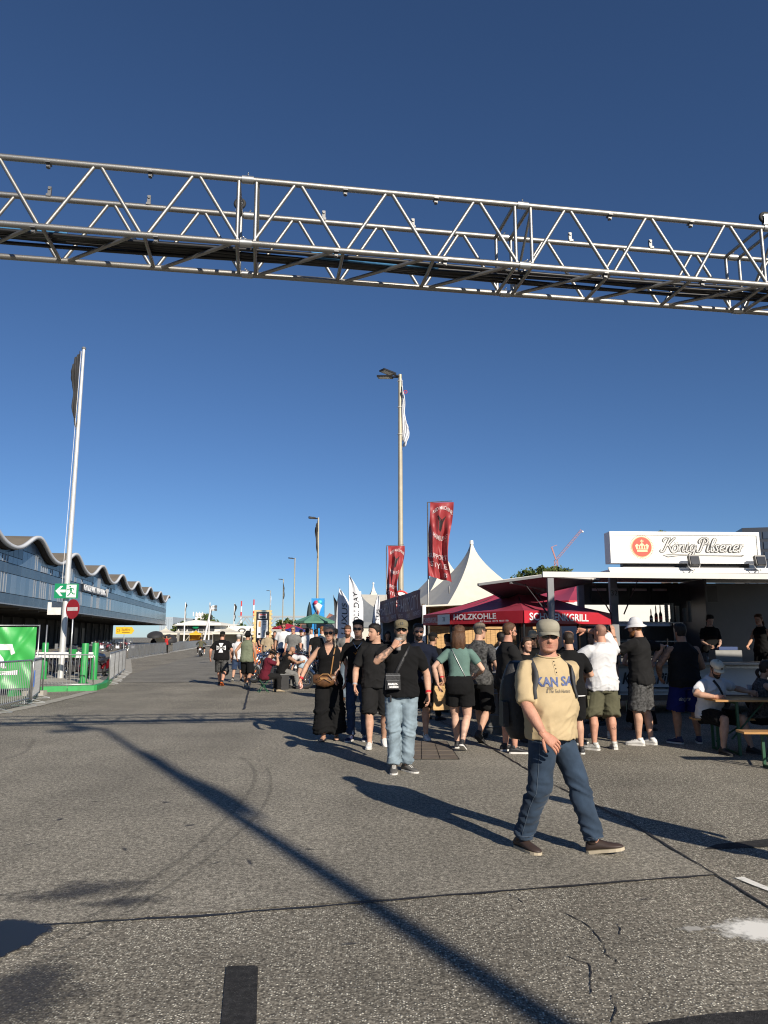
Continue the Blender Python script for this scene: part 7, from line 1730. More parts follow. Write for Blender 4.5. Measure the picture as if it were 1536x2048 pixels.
Mp = Person('man in navy tee and sunglasses half hidden behind the drinker, carrying a paper bag', u=838, v=1478, topv=1246, yaw=184, lvl=0, girth=1.08, belly=.02, skin='light', top_c=navy, bot='shorts', bot_c=blk, short=.52, feet={1: (.10, -.1, .02, -8, 10), -1: (-.09, .12, 0, 6)}, arms={-1: (-.36, .08, .92), 1: (.27, .05, .9)}, hand={-1: 'grip'}, shoes=('sneaker', snk_w, sole_w), hair=('short', 'dark'), beard=('dark', .012), glasses='norm', top_extra=[band(-1, redband, .93, .035, .01)])
J2 = Person('bearded man in dark jacket over white tee looking down', u=695, v=1402, topv=1248, yaw=178, lvl=1, girth=1.05, skin='red', cut='long', top_c=grey_c, ease=.02, bot='pants', bot_c=denim('mid', (.10, .13, .16)), feet=WALK_R, shoes=('boot', leather, sole_b), hair=('crop', 'brown'), beard=('brown', .02), head=(0, 22, 0), neckcut=lambda s, c: sstep(c[:, 1], 0, .02) * sstep(.05 - np.abs(c[:, 0]), -.01, .01) * sstep(c[:, 2], 1.2, 1.25))
t_in = Person  # (kept short below)
# --- walking away: woman in green top and her companion
def n_extra(p, o): p.strap([(-.09, 1.44, -1), (-.05, 1.36, -1), (.0, 1.26, -1), (.06, 1.14, -1), (.12, 1.02, -1)], .010, mat('silver_cord', (.5, .5, .5), .4, .5), 'bag_strap')
Np = Person('woman from behind in sage top, black shorts and long brown hair', u=921, v=1500, topv=1250, fem=True, yaw=-14, lvl=0, girth=1.06, skin='fair', cut='tee', sleeve=.33, top_c=sage, tight=True, ease=.008, fold=.005, hem=1.0, wease=.024, bot='shorts', bot_c=blk, short=.34, legw=1.16, waist=1.06, bfold=.014, feet={1: (.05, -.16, .05, -4, 26), -1: (-.07, .16, 0, 4)}, arms={-1: (-.32, .0, .93), 1: (.24, .22, 1.06)}, elbow={-1: (-1, -.6, 0), 1: (.9, -1, -.2)}, shoes=('sneaker', snk_b, sole_w), hair=('long', 'brown', .36), tattoo=[(lambda p: p.knee[1].lerp(p.ank[1], .5), AN(1), .06, .55)], top_extra=[n_extra])
Op = Person('man with cropped grey hair and patterned black tee beside the green-topped woman', u=961, v=1482, topv=1243, yaw=-30, lvl=1, girth=1.08, skin='light', top_c=pat, bot='shorts', bot_c=blk, short=.54, feet=WALK_L, arms={1: (.28, .12, .98)}, shoes=('sneaker', snk_b, sole_b), hair=('crop', 'ash'), head=(-25, 0, 0), glasses='norm')
def pk(p, o): pass
Pp = Person('stocky man in black tee and sunglasses standing in profile behind the beige shirt', u=1020, v=1504, topv=1243, yaw=-78, lvl=1, girth=1.2, belly=.06, skin='red', top_c=blk2, bot='shorts', bot_c=blk, short=.54, feet=STAND, arms={1: (.12, .34, 1.13), -1: (-.10, .34, 1.12)}, shoes=('sneaker', snk_b, sole_w), hair=('crop', 'brown'), glasses='norm', beard=('brown', .006))
def r_extra(p, o):
    mb = MB(); t = p.ring(.845, .196, .15, .165); mb.tube([q_ * p.sc for q_ in t] + [t[0] * p.sc], .008, 6); mb.build('white_trim', white_print, o, True)
Rp = Person('person from behind in a black jersey with a thin white hem', u=1148, v=1508, topv=1262, yaw=12, lvl=1, girth=1.12, skin='light', top_c=blk, hem=.845, bot='shorts', bot_c=blk, short=.50, feet=STAND, arms={1: (.24, .24, 1.15), -1: (-.24, .22, 1.1)}, shoes=('sneaker', snk_b, sole_w), hair=('crop', 'dark'), top_extra=[r_extra])
# --- the queue at the trailer
def s_extra(p, o):
    em = MB(); em.torus((0, 0, 0), .036, .004, 'Z', 20, 4); em.box((0, 0, 0), (.006, .05, .002)); em.box((-.012, .008, 0), (.02, .004, .002)); em.box((.012, .008, 0), (.02, .004, .002)); ink = mat('tattoo_ink', (.09, .05, .04), .6)
    a = p.knee[1].lerp(p.ank[1], .42) * p.sc; me = em.mesh('calf_tattoo', ink)
    for v in me.vertices:
        x, y, z = v.co; ang = x / .05; v.co = a + V((.062 * math.sin(ang), -.062 * math.cos(ang) - .012, y))
    link_mesh('calf_tattoo', me, p.root)
def cargo(p, o):
    for sd in (1, -1):
        c = p.hip[sd].lerp(p.knee[sd], .62) + V((sd * .105, 0, 0)); mb = MB(); mb.box(c * p.sc, (.04, .15, .17), taper=.92); mb.box((c + V((sd * .004, 0, .085)) ) * p.sc, (.045, .16, .05)); mb.build('cargo_pocket', olive, o)
Sp = Person('man from behind in white tee and olive cargo shorts, arm on the post', u=1211, v=1499, topv=1246, yaw=8, lvl=0, girth=1.15, belly=.02, skin='red', top_c=wht, hem=.83, fold=.014, ease=.022, bot='shorts', bot_c=olive, short=.57, legw=1.22, waist=.95, bfold=.014, feet={-1: (-.17, -.02, 0, 40), 1: (.15, .03, 0, -14)}, arms={1: (-.14, .20, 1.68), -1: (-.19, .26, 1.20)}, elbow={1: (.7, .2, .9), -1: (-1, -.5, -.2)}, sleeve=.42, slw=1.15, hand={1: 'half'}, shoes=('sneaker', snk_s, sole_w), scalp=.75, head=(20, -2, 0), hairline=.06, roll=2, bot_extra=[cargo], top_extra=[s_extra, band(1, black_print, .9, .036, .012, 'bracelet')], hw=1.03)
# put the raised arm towards the post on his right
Vp = Person('man in white bucket hat raising his hand, black tee and patterned shorts', u=1291, v=1490, topv=1233, extra=.03, yaw=50, lvl=0, girth=1.12, belly=.02, skin='light', top_c=blk2, hem=.85, bot='shorts', bot_c=pat, short=.53, legw=1.12, feet={-1: (-.10, .05, 0, 8), 1: (.10, -.05, 0, -8)}, arms={-1: (-.20, .30, 1.53), 1: (.35, -.05, 1.16)}, elbow={-1: (-.3, .3, -1.4), 1: (1, -.6, -.4)}, hand={-1: 'flat'}, hdir={-1: (0, .1, .8)}, palm={-1: (.3, .9, 0)}, shoes=('sneaker', snk_w, sole_w), cap=('bucket', wht), hair=('crop', 'ginger'), beard=('ginger', .012), top_extra=[band(-1, leather, .9, .034, .01, 'bracelet')], head=(10, 4, 0))
def w_extra(p, o): pass
def dodg(p, o): p.print_text('dodgers', .20, .075, -.06, .66, -1, o, lgrey, shear=.35, bold=.01, bvh=p.botbvh)
Wp = Person('broad man in black sleeveless shirt and royal blue shorts at the counter', u=1378, v=1487, topv=1247, yaw=4, lvl=0, girth=1.24, belly=.05, skin='tan', cut='tank', top_c=blk2, hem=.84, bot='shorts', bot_c=blue_c, short=.52, legw=1.15, feet={-1: (-.16, .0, 0, 30), 1: (.17, .02, 0, -20)}, arms={-1: (-.30, .20, .98), 1: (.24, .3, 1.1)}, elbow={-1: (-1, -.6, -.2)}, shoes=('sneaker', snk_n, sole_w), hair=('quiff', 'black'), scalp=.5, tattoo=full_sleeve(-1, .6), bot_extra=[dodg], head=(6, 0, 0))
# --- seated at the beer table
def x_extra(p, o): p.strap([(.09, 1.46, 1), (.03, 1.36, 1), (-.04, 1.26, 1), (-.10, 1.16, 1), (-.16, 1.07, 1)], .035, nylon, 'bag_strap')
def skull(p):
    mb = MB(); mb.ellipsoid((0, .124, .078), (.012, .004, .013), 10, 6); mb.box((0, .126, .06), (.03, .003, .006)); p.head_part('cap_emblem', mb, black_print)
SEAT = dict(seated=True)
Xp = Person('seated man in white tee and cream cap leaning on the beer table', pos=(4.86, 11.42), yaw=214, h=1.78, lvl=0, seated=True, pelvis=(0, 0, .53), lean=16, twist=-12, girth=1.1, belly=.04, skin='light', top_c=wht, hem=.88, ease=.02, bot='shorts', bot_c=blk, short=.46, feet={1: (.26, .36, 0, -20), -1: (-.18, .52, 0, -4)}, knee={1: (.3, 1, .9), -1: (-.2, 1, .9)}, arms={1: (.34, .34, .80), -1: (-.44, .42, .84)}, elbow={1: (1, -.3, -.3), -1: (-1, -.2, -.2)}, shoes=('shoe', snk_b, sole_b), cap=('cap', cream_c), hair=('crop', 'dark'), head=(-12, 14, 6), beard=('dark', .006), glasses='norm', head_extra=[skull], top_extra=[x_extra])
Yp = Person('seated woman in blue cap and floral top looking along the counter', pos=(5.62, 11.40), yaw=262, h=1.70, lvl=1, fem=True, seated=True, pelvis=(0, 0, .54), lean=10, girth=1.18, skin='light', cut='tank', top_c=floral, hem=.9, tight=True, bot='shorts', bot_c=blk, short=.48, feet={1: (.12, .42, 0, -5), -1: (-.12, .42, 0, 5)}, knee={1: (0, 1, .9), -1: (0, 1, .9)}, arms={1: (.20, .42, .92), -1: (-.1, .45, .95)}, shoes=('shoe', snk_b, sole_b), cap=('cap', bluecap), hair=('pony', 'dark', .16), head=(0, 4, 0))
def ring_print(p, o):
    for r0, r1 in ((.085, .10), (.05, .058)):
        em = MB(); n = 24; em.loft([[(r * math.cos(2 * math.pi * q_ / n), r * math.sin(2 * math.pi * q_ / n), 0) for q_ in range(n)] for r in (r0, r1)], caps=False); p.decal(em.mesh('print', white_print), 0, 1.30, -1, o, white_print)
# --- behind the bar and in the shade
BARZ = .5
Person('barmaid in black tee with dark hair looking down at the cup she fills', pos=(7.45, 17.15), z=BARZ, h=1.66, fem=True, yaw=172, lvl=1, girth=1.08, skin='fair', top_c=blk, bot='pants', bot_c=grey_c, feet=STAND, arms={1: (.12, .30, 1.03), -1: (-.12, .30, 1.03)}, shoes=('shoe', snk_b, sole_b), hair=('pony', 'black', .3), head=(4, 22, 0), glasses=None, tattoo=full_sleeve(-1, .6) + full_sleeve(1, .5))
Person('second server in a dark sleeveless top inside the trailer', pos=(8.55, 17.0), z=BARZ, h=1.66, fem=True, yaw=120, lvl=1, skin='light', cut='tank', top_c=blk, bot='pants', bot_c=blk, feet=STAND, arms={1: (.12, .38, 1.02)}, shoes=('shoe', snk_b, sole_b), hair=('pony', 'brown', .2), head=(0, 6, 0))
Person('tall figure with big curly black hair and bare midriff in the trailer shade', pos=(4.62, 13.75), h=1.83, fem=True, yaw=-60, lvl=1, girth=.98, skin='light', cut='tank', top_c=blk, hem=1.16, tight=True, bot='wide', bot_c=blk, feet=STAND, waist=1.02, arms={-1: (-.2, .2, 1.1)}, shoes=('shoe', snk_b, sole_b), hair=('afro', 'black'))
Person('man with dark cap standing beside the grey awning post', pos=(4.55, 15.55), h=1.9, yaw=20, lvl=1, girth=1.1, skin='tan', top_c=blk, bot='pants', bot_c=blk, feet=STAND, shoes=('shoe', snk_b, sole_b), cap=('cap', grey_c), hair=('crop', 'dark'))
Person('man with shaved head and headphones next to the white tee', pos=(2.95, 12.1), h=1.76, yaw=-40, lvl=1, girth=1.12, skin='tan', top_c=blk, bot='shorts', bot_c=blk, feet=STAND, shoes=('sneaker', snk_b, sole_w), scalp=.5, head=(0, 8, 0))
Person('man from behind in black tee and black backwards cap facing the bar', pos=(3.62, 12.75), h=1.80, yaw=-10, lvl=1, girth=1.08, skin='light', top_c=blk, bot='shorts', bot_c=denim_l, short=.6, feet=STAND, shoes=('sneaker', snk_w, sole_w), cap=('cap', blk, 'back'), hair=('crop', 'dark'))
Person('guest with a straw hat and dark shirt under the red parasol', pos=(2.62, 13.2), h=1.74, yaw=160, lvl=1, skin='tan', top_c=blk, bot='pants', bot_c=blk, feet=STAND, shoes=('shoe', snk_b, sole_b), cap=('hat', tan_c), hair=('crop', 'dark'), glasses='norm')
Person('guest in black with a round white back print under the parasol', pos=(2.32, 12.35), h=1.64, yaw=-150, lvl=1, fem=True, skin='light', top_c=blk, bot='pants', bot_c=blk, feet=STAND, shoes=('shoe', snk_b, sole_b), hair=('long', 'dark', .3), top_extra=[ring_print])
Person('guest in a pale blue shirt with a backpack strap under the red parasol', pos=(2.35, 15.0), h=1.74, yaw=10, lvl=2, skin='light', top_c=cloth('pale_blue', (.3, .36, .45)), bot='pants', bot_c=blk, feet=STAND, shoes=('shoe', snk_b, sole_b), hair=('short', 'black'))
Person('dark figure standing before the timber fence in the parasol shade', pos=(1.46, 17.0), h=1.72, yaw=30, lvl=2, skin='tan', top_c=blk, bot='pants', bot_c=blk, feet=STAND, shoes=('shoe', snk_b, sole_b), hair=('short', 'black'))
Person('man in black cap seen over the navy tee in front of the timber fence', pos=(.98, 15.4), h=1.74, yaw=-40, lvl=2, skin='tan', top_c=blk, bot='pants', bot_c=blk, feet=STAND, shoes=('shoe', snk_b, sole_b), cap=('cap', blk), hair=('crop', 'dark'))
Person('bald guest in black at a barrel table under the red parasol', pos=(4.1, 14.6), h=1.76, yaw=100, lvl=2, skin='tan', top_c=blk, bot='pants', bot_c=blk, feet=STAND, shoes=('shoe', snk_b, sole_b), scalp=.4)
# --- down the street
def cross_print(p, o):
    em = MB(); pl = [(-.03, .0), (-.15, .13), (-.0, .0)]; arm = [(.022, .022), (.075, .15), (-.075, .15), (-.022, .022)]
    for i in range(4):
        a = math.pi / 2 * i; em.add([(x * math.cos(a) - y * math.sin(a), x * math.sin(a) + y * math.cos(a), 0) for x, y in arm], [(0, 1, 2, 3)])
    em.add([(-.024, -.024, 0), (.024, -.024, 0), (.024, .024, 0), (-.024, .024, 0)], [(0, 1, 2, 3)]); p.decal(em.mesh('print', white_print), 0, 1.25, -1, o, white_print, cuts=2); p.print_text('CHOPPERS', .27, .06, 0, 1.25, -1, o, black_print, bold=.03).location.y = -.01
    p.print_text('C', .035, .05, 0, 1.34, -1, o, black_print, bold=.03)
Person('broad man from behind in a black tee with a white iron cross print', u=441, v=1371, topv=1261, extra=.03, yaw=2, lvl=1, girth=1.22, belly=.03, skin='red', top_c=blk, hem=.86, ease=.03, bot='shorts', bot_c=pat, short=.58, legw=1.15, feet=WALK_L, arms={1: (.36, .04, .93), -1: (-.38, .04, .90)}, shoes=('sneaker', snk_b, mat('sole_orange', (.6, .12, .02), .6)), cap=('cap', blk), hair=('crop', 'dark'), top_extra=[cross_print])
Person('man from behind in white tee and grey cap between the two dark-hatted walkers', u=474, v=1364, topv=1267, extra=.03, yaw=-4, lvl=1, girth=1.05, skin='light', top_c=wht, bot='shorts', bot_c=denim_n, short=.5, feet=WALK_R, shoes=('sneaker', snk_b, sole_w), cap=('cap', lgrey), hair=('crop', 'grey'))
Person('man from behind in a khaki green tank top and black bucket hat', u=492, v=1376, topv=1261, extra=.03, yaw=-4, lvl=1, girth=1.05, skin='tan', cut='tank', top_c=armyg, hem=.84, ease=.025, bot='shorts', bot_c=blk, short=.54, legw=1.1, feet=WALK_L, arms={-1: (-.34, .05, .93)}, shoes=('sneaker', snk_g, sole_w), cap=('bucket', blk), hair=('short', 'black'))
Fp = Person('man in maroon shirt and black hat sitting on a folding stool with a phone', pos=(-3.62, 23.0), yaw=-72, h=1.74, lvl=1, seated=True, pelvis=(0, 0, .50), lean=14, girth=1.08, skin='light', top_c=maroon, hem=.84, ease=.03, bot='pants', bot_c=blk2, feet={1: (.14, .42, 0, -8), -1: (-.14, .36, 0, 8)}, knee={1: (0, 1, .9), -1: (0, 1, .9)}, bot_extra=[], arms={1: (.10, .36, 1.06), -1: (-.06, .38, 1.08)}, elbow={1: (.6, -.2, -1), -1: (-.6, -.2, -1)}, shoes=('shoe', tan_c, sole_b), cap=('hat', blk), hair=('short', 'brown'), beard=('brown', .012), head=(0, 16, 0))
Gp = Person('shaven-headed man in black vest sitting beside the motorcycle', pos=(-3.28, 24.3), yaw=-66, h=1.8, lvl=1, seated=True, pelvis=(0, 0, .58), lean=26, girth=1.1, skin='tan', cut='tank', top_c=blk, bot='pants', bot_c=grey_c, feet={1: (.14, .50, 0, -8), -1: (-.14, .36, 0, 8)}, knee={1: (0, 1, .9), -1: (0, 1, .9)}, arms={1: (.22, .62, .86), -1: (-.2, .5, .9)}, shoes=('boot', snk_b, sole_b), scalp=.25, beard=('brown', .01), tattoo=full_sleeve(1, .6))
Hp = Person('woman bending over in a white top and pale denim shorts', pos=(-2.72, 24.6), yaw=70, h=1.68, lvl=1, fem=True, lean=74, girth=.98, skin='fair', cut='tank', top_c=wht, hem=.98, tight=True, bot='shorts', bot_c=denim_s, short=.24, waist=1.04, feet={1: (.10, .05, 0, -6), -1: (-.10, -.05, 0, 6)}, pelvis=(0, -.12, .93), arms={1: (.12, .42, .50), -1: (-.12, .40, .52)}, elbow={1: (.6, .6, -.2), -1: (-.6, .6, -.2)}, shoes=('boot', snk_b, sole_b), hair=('long', 'brown', .3), hairdir=(0, .25, -1), tattoo=full_sleeve(1, .5))
rs = random.Random(12)
FARC = {'white': wht, 'black': blk, 'grey': grey_c, 'red': red_c, 'navy': navy, 'cream': cream_c, 'olive': armyg, 'pale grey': lgrey}
crowd = [  # u, v(feet), top, yaw, shirt, hair, text
 (565, 1345, 1246, 190, wht, 'brown', 'man in white tee with a strap across his chest near the green parasol', dict(glasses='norm')),
 (585, 1348, 1252, 175, grey_c, 'ash', 'older man in grey top and sunglasses among the motorcycles', dict(glasses='norm', girth=1.15)),
 (613, 1345, 1256, 20, wht, 'black', 'man from behind in an off-white tee beside the printed black tee', dict()),
 (632, 1352, 1258, 10, blk, 'black', 'man from behind in black tee with a faded grey print', dict(scalp=.5)),
 (645, 1350, 1252, 60, cream_c, 'ginger', 'red-haired bearded man in profile behind the woman with sunglasses', dict(beard=('ginger', .03), skin='red')),
 (533, 1340, 1262, 0, tan_c, 'black', 'person from behind in an olive tan shirt by the orange box', dict()),
 (548, 1335, 1262, 200, blk, 'black', 'dark-clothed person left of the white tee near the notice totem', dict()),
 (601, 1336, 1258, 185, blk, 'dark', 'person in black between the older man and the off-white tee', dict(cap=('cap', blk))),
 (575, 1325, 1261, 10, red_c, 'black', 'person in a red shirt in the depth of the crowd', dict()),
 (622, 1328, 1257, 190, wht, 'brown', 'person in white deep in the crowd under the green parasol', dict()),
 (655, 1330, 1255, 170, blk, 'black', 'person in black under the edge of the green parasol', dict()),
 (558, 1318, 1264, 5, blk2, 'dark', 'small dark figure behind the notice totem', dict()),
 (610, 1318, 1262, 180, lgrey, 'ash', 'small figure in light grey far in the crowd', dict()),
 (512, 1322, 1264, 180, blk, 'dark', 'small figure in black beside the totem post', dict()),
 (742, 1345, 1262, 178, wht, 'dark', 'woman in white tee with dark hair behind the sun-print tee', dict(fem=True)),
 (748, 1378, 1254, 185, blk, 'black', 'man in sunglasses far behind the one looking aside', dict(glasses='norm')),
 (668, 1380, 1256, 180, blk, 'black', 'man in dark cap behind the woman with the braid', dict(cap=('cap', blk))),
 (775, 1380, 1262, 178, blk, 'black', 'dark figure in the shade of the banner stall', dict(hair=('long', 'black', .25), fem=True)),
]
for i, (u, v, tp_, yw, c, hc_, lb, kw) in enumerate(crowd):
    d = dict(skin=rs.choice(['light', 'tan', 'red']), top_c=c, bot=rs.choice(['pants', 'shorts']), bot_c=rs.choice([blk, denim_d, denim_n, blk2]), feet=rs.choice([STAND, WALK_L, WALK_R]), shoes=('sneaker', rs.choice([snk_b, snk_w]), sole_w), hair=(rs.choice(['short', 'crop']), hc_), girth=rs.uniform(1., 1.15), head=(rs.uniform(-25, 25), rs.uniform(0, 10), 0)); d.update(kw)
    Person(lb, u=u, v=v, topv=tp_, yaw=yw + rs.uniform(-10, 10), lvl=2, group='people in the far crowd', **d)
more = [(505, 1331, 'black', 'left of the totem posts'), (518, 1326, 'navy', 'right in front of the notice totem'), (538, 1322, 'white', 'just beside the totem on the parasol side'), (545, 1316, 'grey', 'behind the totem, half covered'), (555, 1328, 'pale grey', 'between the totem and the white tee'), (568, 1314, 'cream', 'below the small red parasol'), (580, 1312, 'black', 'below the small blue parasol'), (592, 1322, 'olive', 'behind the older man in grey'), (598, 1311, 'white', 'deep under the blue parasol edge'), (606, 1308, 'navy', 'deepest of those under the green parasol'), (618, 1313, 'red', 'under the middle of the green parasol'), (628, 1322, 'black', 'below the ice cream board'), (638, 1316, 'cream', 'beside the ice cream counter'), (648, 1312, 'white', 'at the edge of the ice cream stand'), (660, 1318, 'navy', 'in front of the grey tent'), (676, 1330, 'black', 'below the leaning feather flag'), (690, 1326, 'pale grey', 'below the tallest feather flag'), (722, 1338, 'black', 'before the marquee wall'), (734, 1330, 'white', 'next to the short feather flag'), (758, 1336, 'olive', 'at the far end of the banner stall')]
for u, v, cn, where in more:
    g = G(u, v); hh = rs.uniform(1.66, 1.84)
    Person('far onlooker in a %s shirt %s' % (cn, where), pos=(g.x, g.y), h=hh, yaw=rs.uniform(0, 360), lvl=2, group='people in the far crowd', skin=rs.choice(['light', 'tan', 'red']), cut=rs.choice(['tee', 'tee', 'tank']), top_c=FARC[cn], bot=rs.choice(['pants', 'shorts']), bot_c=rs.choice([blk, denim_d, denim_n, grey_c]), feet=STAND, arms=rs.choice([{}, {1: (.15, .32, 1.15)}, {1: (.1, .3, 1.2), -1: (-.1, .3, 1.2)}]), shoes=('sneaker', rs.choice([snk_b, snk_w]), sole_w), hair=(rs.choice(['short', 'crop', 'long']), rs.choice(['black', 'dark', 'brown', 'blond'])), girth=rs.uniform(.95, 1.2), cap=rs.choice([None, None, ('cap', blk), ('cap', red_c)]), glasses=rs.choice([None, 'norm']))
Person('person in a red vest and black trousers beside the far umbrellas', u=332, v=1307, topv=1271, yaw=180, lvl=2, skin='tan', cut='tank', top_c=red_c, bot='pants', bot_c=blk, feet=STAND, arms={1: (.24, .1, 1.5), -1: (-.24, .1, 1.5)}, shoes=('shoe', snk_b, sole_b), hair=('short', 'black'))
Person('person in black under the upright far umbrella', pos=(P(306, 1300, 73).x, 73), h=1.72, yaw=180, lvl=2, skin='tan', cut='long', top_c=blk, bot='pants', bot_c=blk, feet=STAND, shoes=('shoe', snk_b, sole_b), hair=('short', 'black'))
# the passer-by outside the picture whose shadow falls across the street
hd = G(1085, 1592); sh_ = 1.74 / math.tan(SUN_EL)
Person('passer-by outside the picture, only his shadow is seen', pos=(hd.x + SUN_H.x * sh_, hd.y + SUN_H.y * sh_), h=1.76, yaw=-100, lvl=2, skin='light', top_c=grey_c, bot='pants', bot_c=denim_n, feet=WALK_R, shoes=('sneaker', snk_b, sole_w), hair=('short', 'brown'), girth=1.1)
flush()
# ------------------------------------------------------------------ things carried
def hold(p, sd, along=.085, into=.045):
    d, palm, x = p.hfr[sd]; return p.root.matrix_basis @ ((p.wri[sd] + d * along + palm * into) * p.sc), p.root.matrix_basis.to_3x3() @ x
c, ax = hold(Lp, 1, .085, .042)
cup = empty('drinking_cup', c - V((0, 0, .05)), 0, 'clear plastic cup of cola held to the drinker\'s mouth', 'cup')
mb = MB(); mb.lathe([(.032, -.05), (.047, .10), (.049, .104), (.046, .104)], 18); mb.build('cup', mat('clear_cup', (.66, .63, .61), .2, 0, trans=.35), cup, True)
mb = MB(); mb.lathe([(.0295, -.045), (.036, .03), (.0, .031)], 18); mb.build('drink', mat('cola', (.09, .03, .025), .1), cup, True)
mb = MB(); mb.lathe([(.035, .03), (.043, .088), (.0, .09)], 18); mb.build('ice', mat('ice', (.6, .55, .52), .2), cup, True)
# crossbody bag of the drinker
h = Lp.hit(.105, 1.055, 1); hw_ = Lp.root.matrix_basis @ h
bag = empty('crossbody_bag', hw_, R(181), 'small black crossbody bag with white lettering on the drinker', 'bag')
mb = MB(); mb.box((0, .035, 0), (.19, .075, .20), taper=.92); mb.box((0, .075, -.035), (.16, .03, .11), taper=.9); mb.build('pouch', nylon, bag)
mb = MB(); mb.tube([(-.09, .07, .075), (.09, .07, .075)], .005, 5); mb.tube([(-.075, .092, .01), (.075, .092, .01)], .004, 5); mb.build('zip', grey_paint, bag)
text_obj('HARLEY-', .035, white_print, bag, face_mtx((0, .0925, -.03), (-1, 0, 0), (0, 0, 1)), width=.12, bold=.002); text_obj('DAVIDSON', .03, white_print, bag, face_mtx((-.01, .0925, -.065), (-1, 0, 0), (0, 0, 1)), width=.11, bold=.002)
h = Lp.hit(.13, .855, 1, Lp.botbvh, .01)
if h: mb = MB(); mb.box(h + V((0, .012, 0)), (.022, .012, .075)); mb.build('key_fob', black_paint, Lp.root)
# brown paper bag
c, ax = hold(Mp, -1, .08, .03)
pb = empty('paper_bag', (c.x, c.y - .02, c.z), R(12), 'brown paper carrier bag hanging from the hand of the man in navy', 'bag')
kraft = mat('kraft_paper', (.47, .30, .13), .75, 0, var=.15, scale=9, bump=.5, bscale=11)
mb = MB(); rings = []
for i in range(9):
    t = i / 8; z = -.04 - .38 * t; w, d_ = .115 + .05 * t, .03 + .05 * t
    rings.append([V((x * w + .006 * math.sin(9 * t + 3 * x), y * d_ * (1 - .25 * (1 - abs(x)) * math.sin(3.1 * t)) + .006 * math.sin(13 * t + 5 * x), z)) for x, y in ((-1, -1), (-.5, -1), (0, -.8), (.5, -1), (1, -1), (1.0, 0), (1, 1), (.5, 1), (0, 1), (-.5, 1), (-1, 1), (-1.0, 0))])
mb.loft(rings); mb.build('sack', kraft, pb)
for y in (-.03, .03):
    mb = MB(); mb.tube([(-.05, y, -.05), (-.04, y * .4, .0), (0, 0, .015), (.04, y * .4, .0), (.05, y, -.05)], .005, 5); mb.build('handle', kraft, pb, True)
# handbag of the woman in black
h = Ip.hit(.045, .93, 1, Ip.botbvh, .0) or V((.04, .16, .93)); hw_ = Ip.root.matrix_basis @ h
hb = empty('handbag', hw_, R(176), 'brown leather crossbody handbag in front of the woman in black', 'bag')
mb = MB(); rings = []
for i in range(9):
    a = -math.pi / 2 + math.pi * i / 8; rings.append([V((.19 * math.sin(a), .07 + .065 * math.cos(b_) * max(.25, math.cos(a)), .10 * math.sin(b_) * max(.55, math.cos(a) ** .4) - .02 + .04 * abs(math.sin(a)))) for b_ in [2 * math.pi * q_ / 14 for q_ in range(14)]])
mb.loft(rings); mb.build('pouch', leather, hb, True)
mb = MB(); mb.tube([(-.14, .14, .02), (-.07, .15, .10), (.02, .15, .10), (.12, .14, .02)], .008, 6); mb.tube([(-.12, .145, -.03), (0, .155, .03), (.12, .145, -.04)], .006, 6); mb.build('handle', strapb, hb, True)
mb = MB(); mb.box((.0, .145, .03), (.12, .006, .03)); mb.build('flap_trim', strapb, hb)
c, ax = hold(Ip, 1, .09, .03); mb = MB(); mb.torus((0, 0, 0), .035, .012, 'X', 14, 6); mb.torus((.0, .03, -.03), .03, .01, 'Y', 14, 6); o = mb.build('pink_scrunchie', mat('pink', (.72, .42, .36), .6), None, True, c); tag(o, 'pale pink sandals dangling from the hand of the woman in black', 'sandals')
# backpack of the man in beige
bpk = empty('backpack', Q.root.matrix_basis @ (Q.T((.11, -.20, 1.17)) * Q.sc), R(232 - 44), 'big black backpack on the man in the beige shirt', 'backpack')
mb = MB(); rings = []
for i in range(11):
    t = i / 10; z = .27 - .62 * t; w = .17 * (math.sin(math.pi * (.10 + .82 * t)) ** .45); d_ = .16 * (math.sin(math.pi * (.08 + .80 * t)) ** .5) * (1 + .25 * t); rings.append([V((w * math.copysign(abs(math.cos(a)) ** .7, math.cos(a)), -.05 - d_ * .5 + d_ * .62 * math.copysign(abs(math.sin(a)) ** .7, math.sin(a)), z + .01 * math.sin(4 * a))) for a in [2 * math.pi * q_ / 20 for q_ in range(20)]])
mb.loft(rings); mb.build('sack', nylon, bpk, True)
mb = MB(); mb.box((0, -.22, -.12), (.22, .07, .24), taper=.85); mb.build('front_pocket', nylon, bpk); mb = MB(); mb.tube([(-.15, -.10, .12), (-.1, -.14, .24), (.1, -.14, .24), (.15, -.10, .12)], .006, 5); mb.build('zip', grey_paint, bpk, True)
mb = MB(); mb.box((.165, -.06, -.15), (.05, .12, .2), taper=.9); mb.build('side_pocket', nylon, bpk)
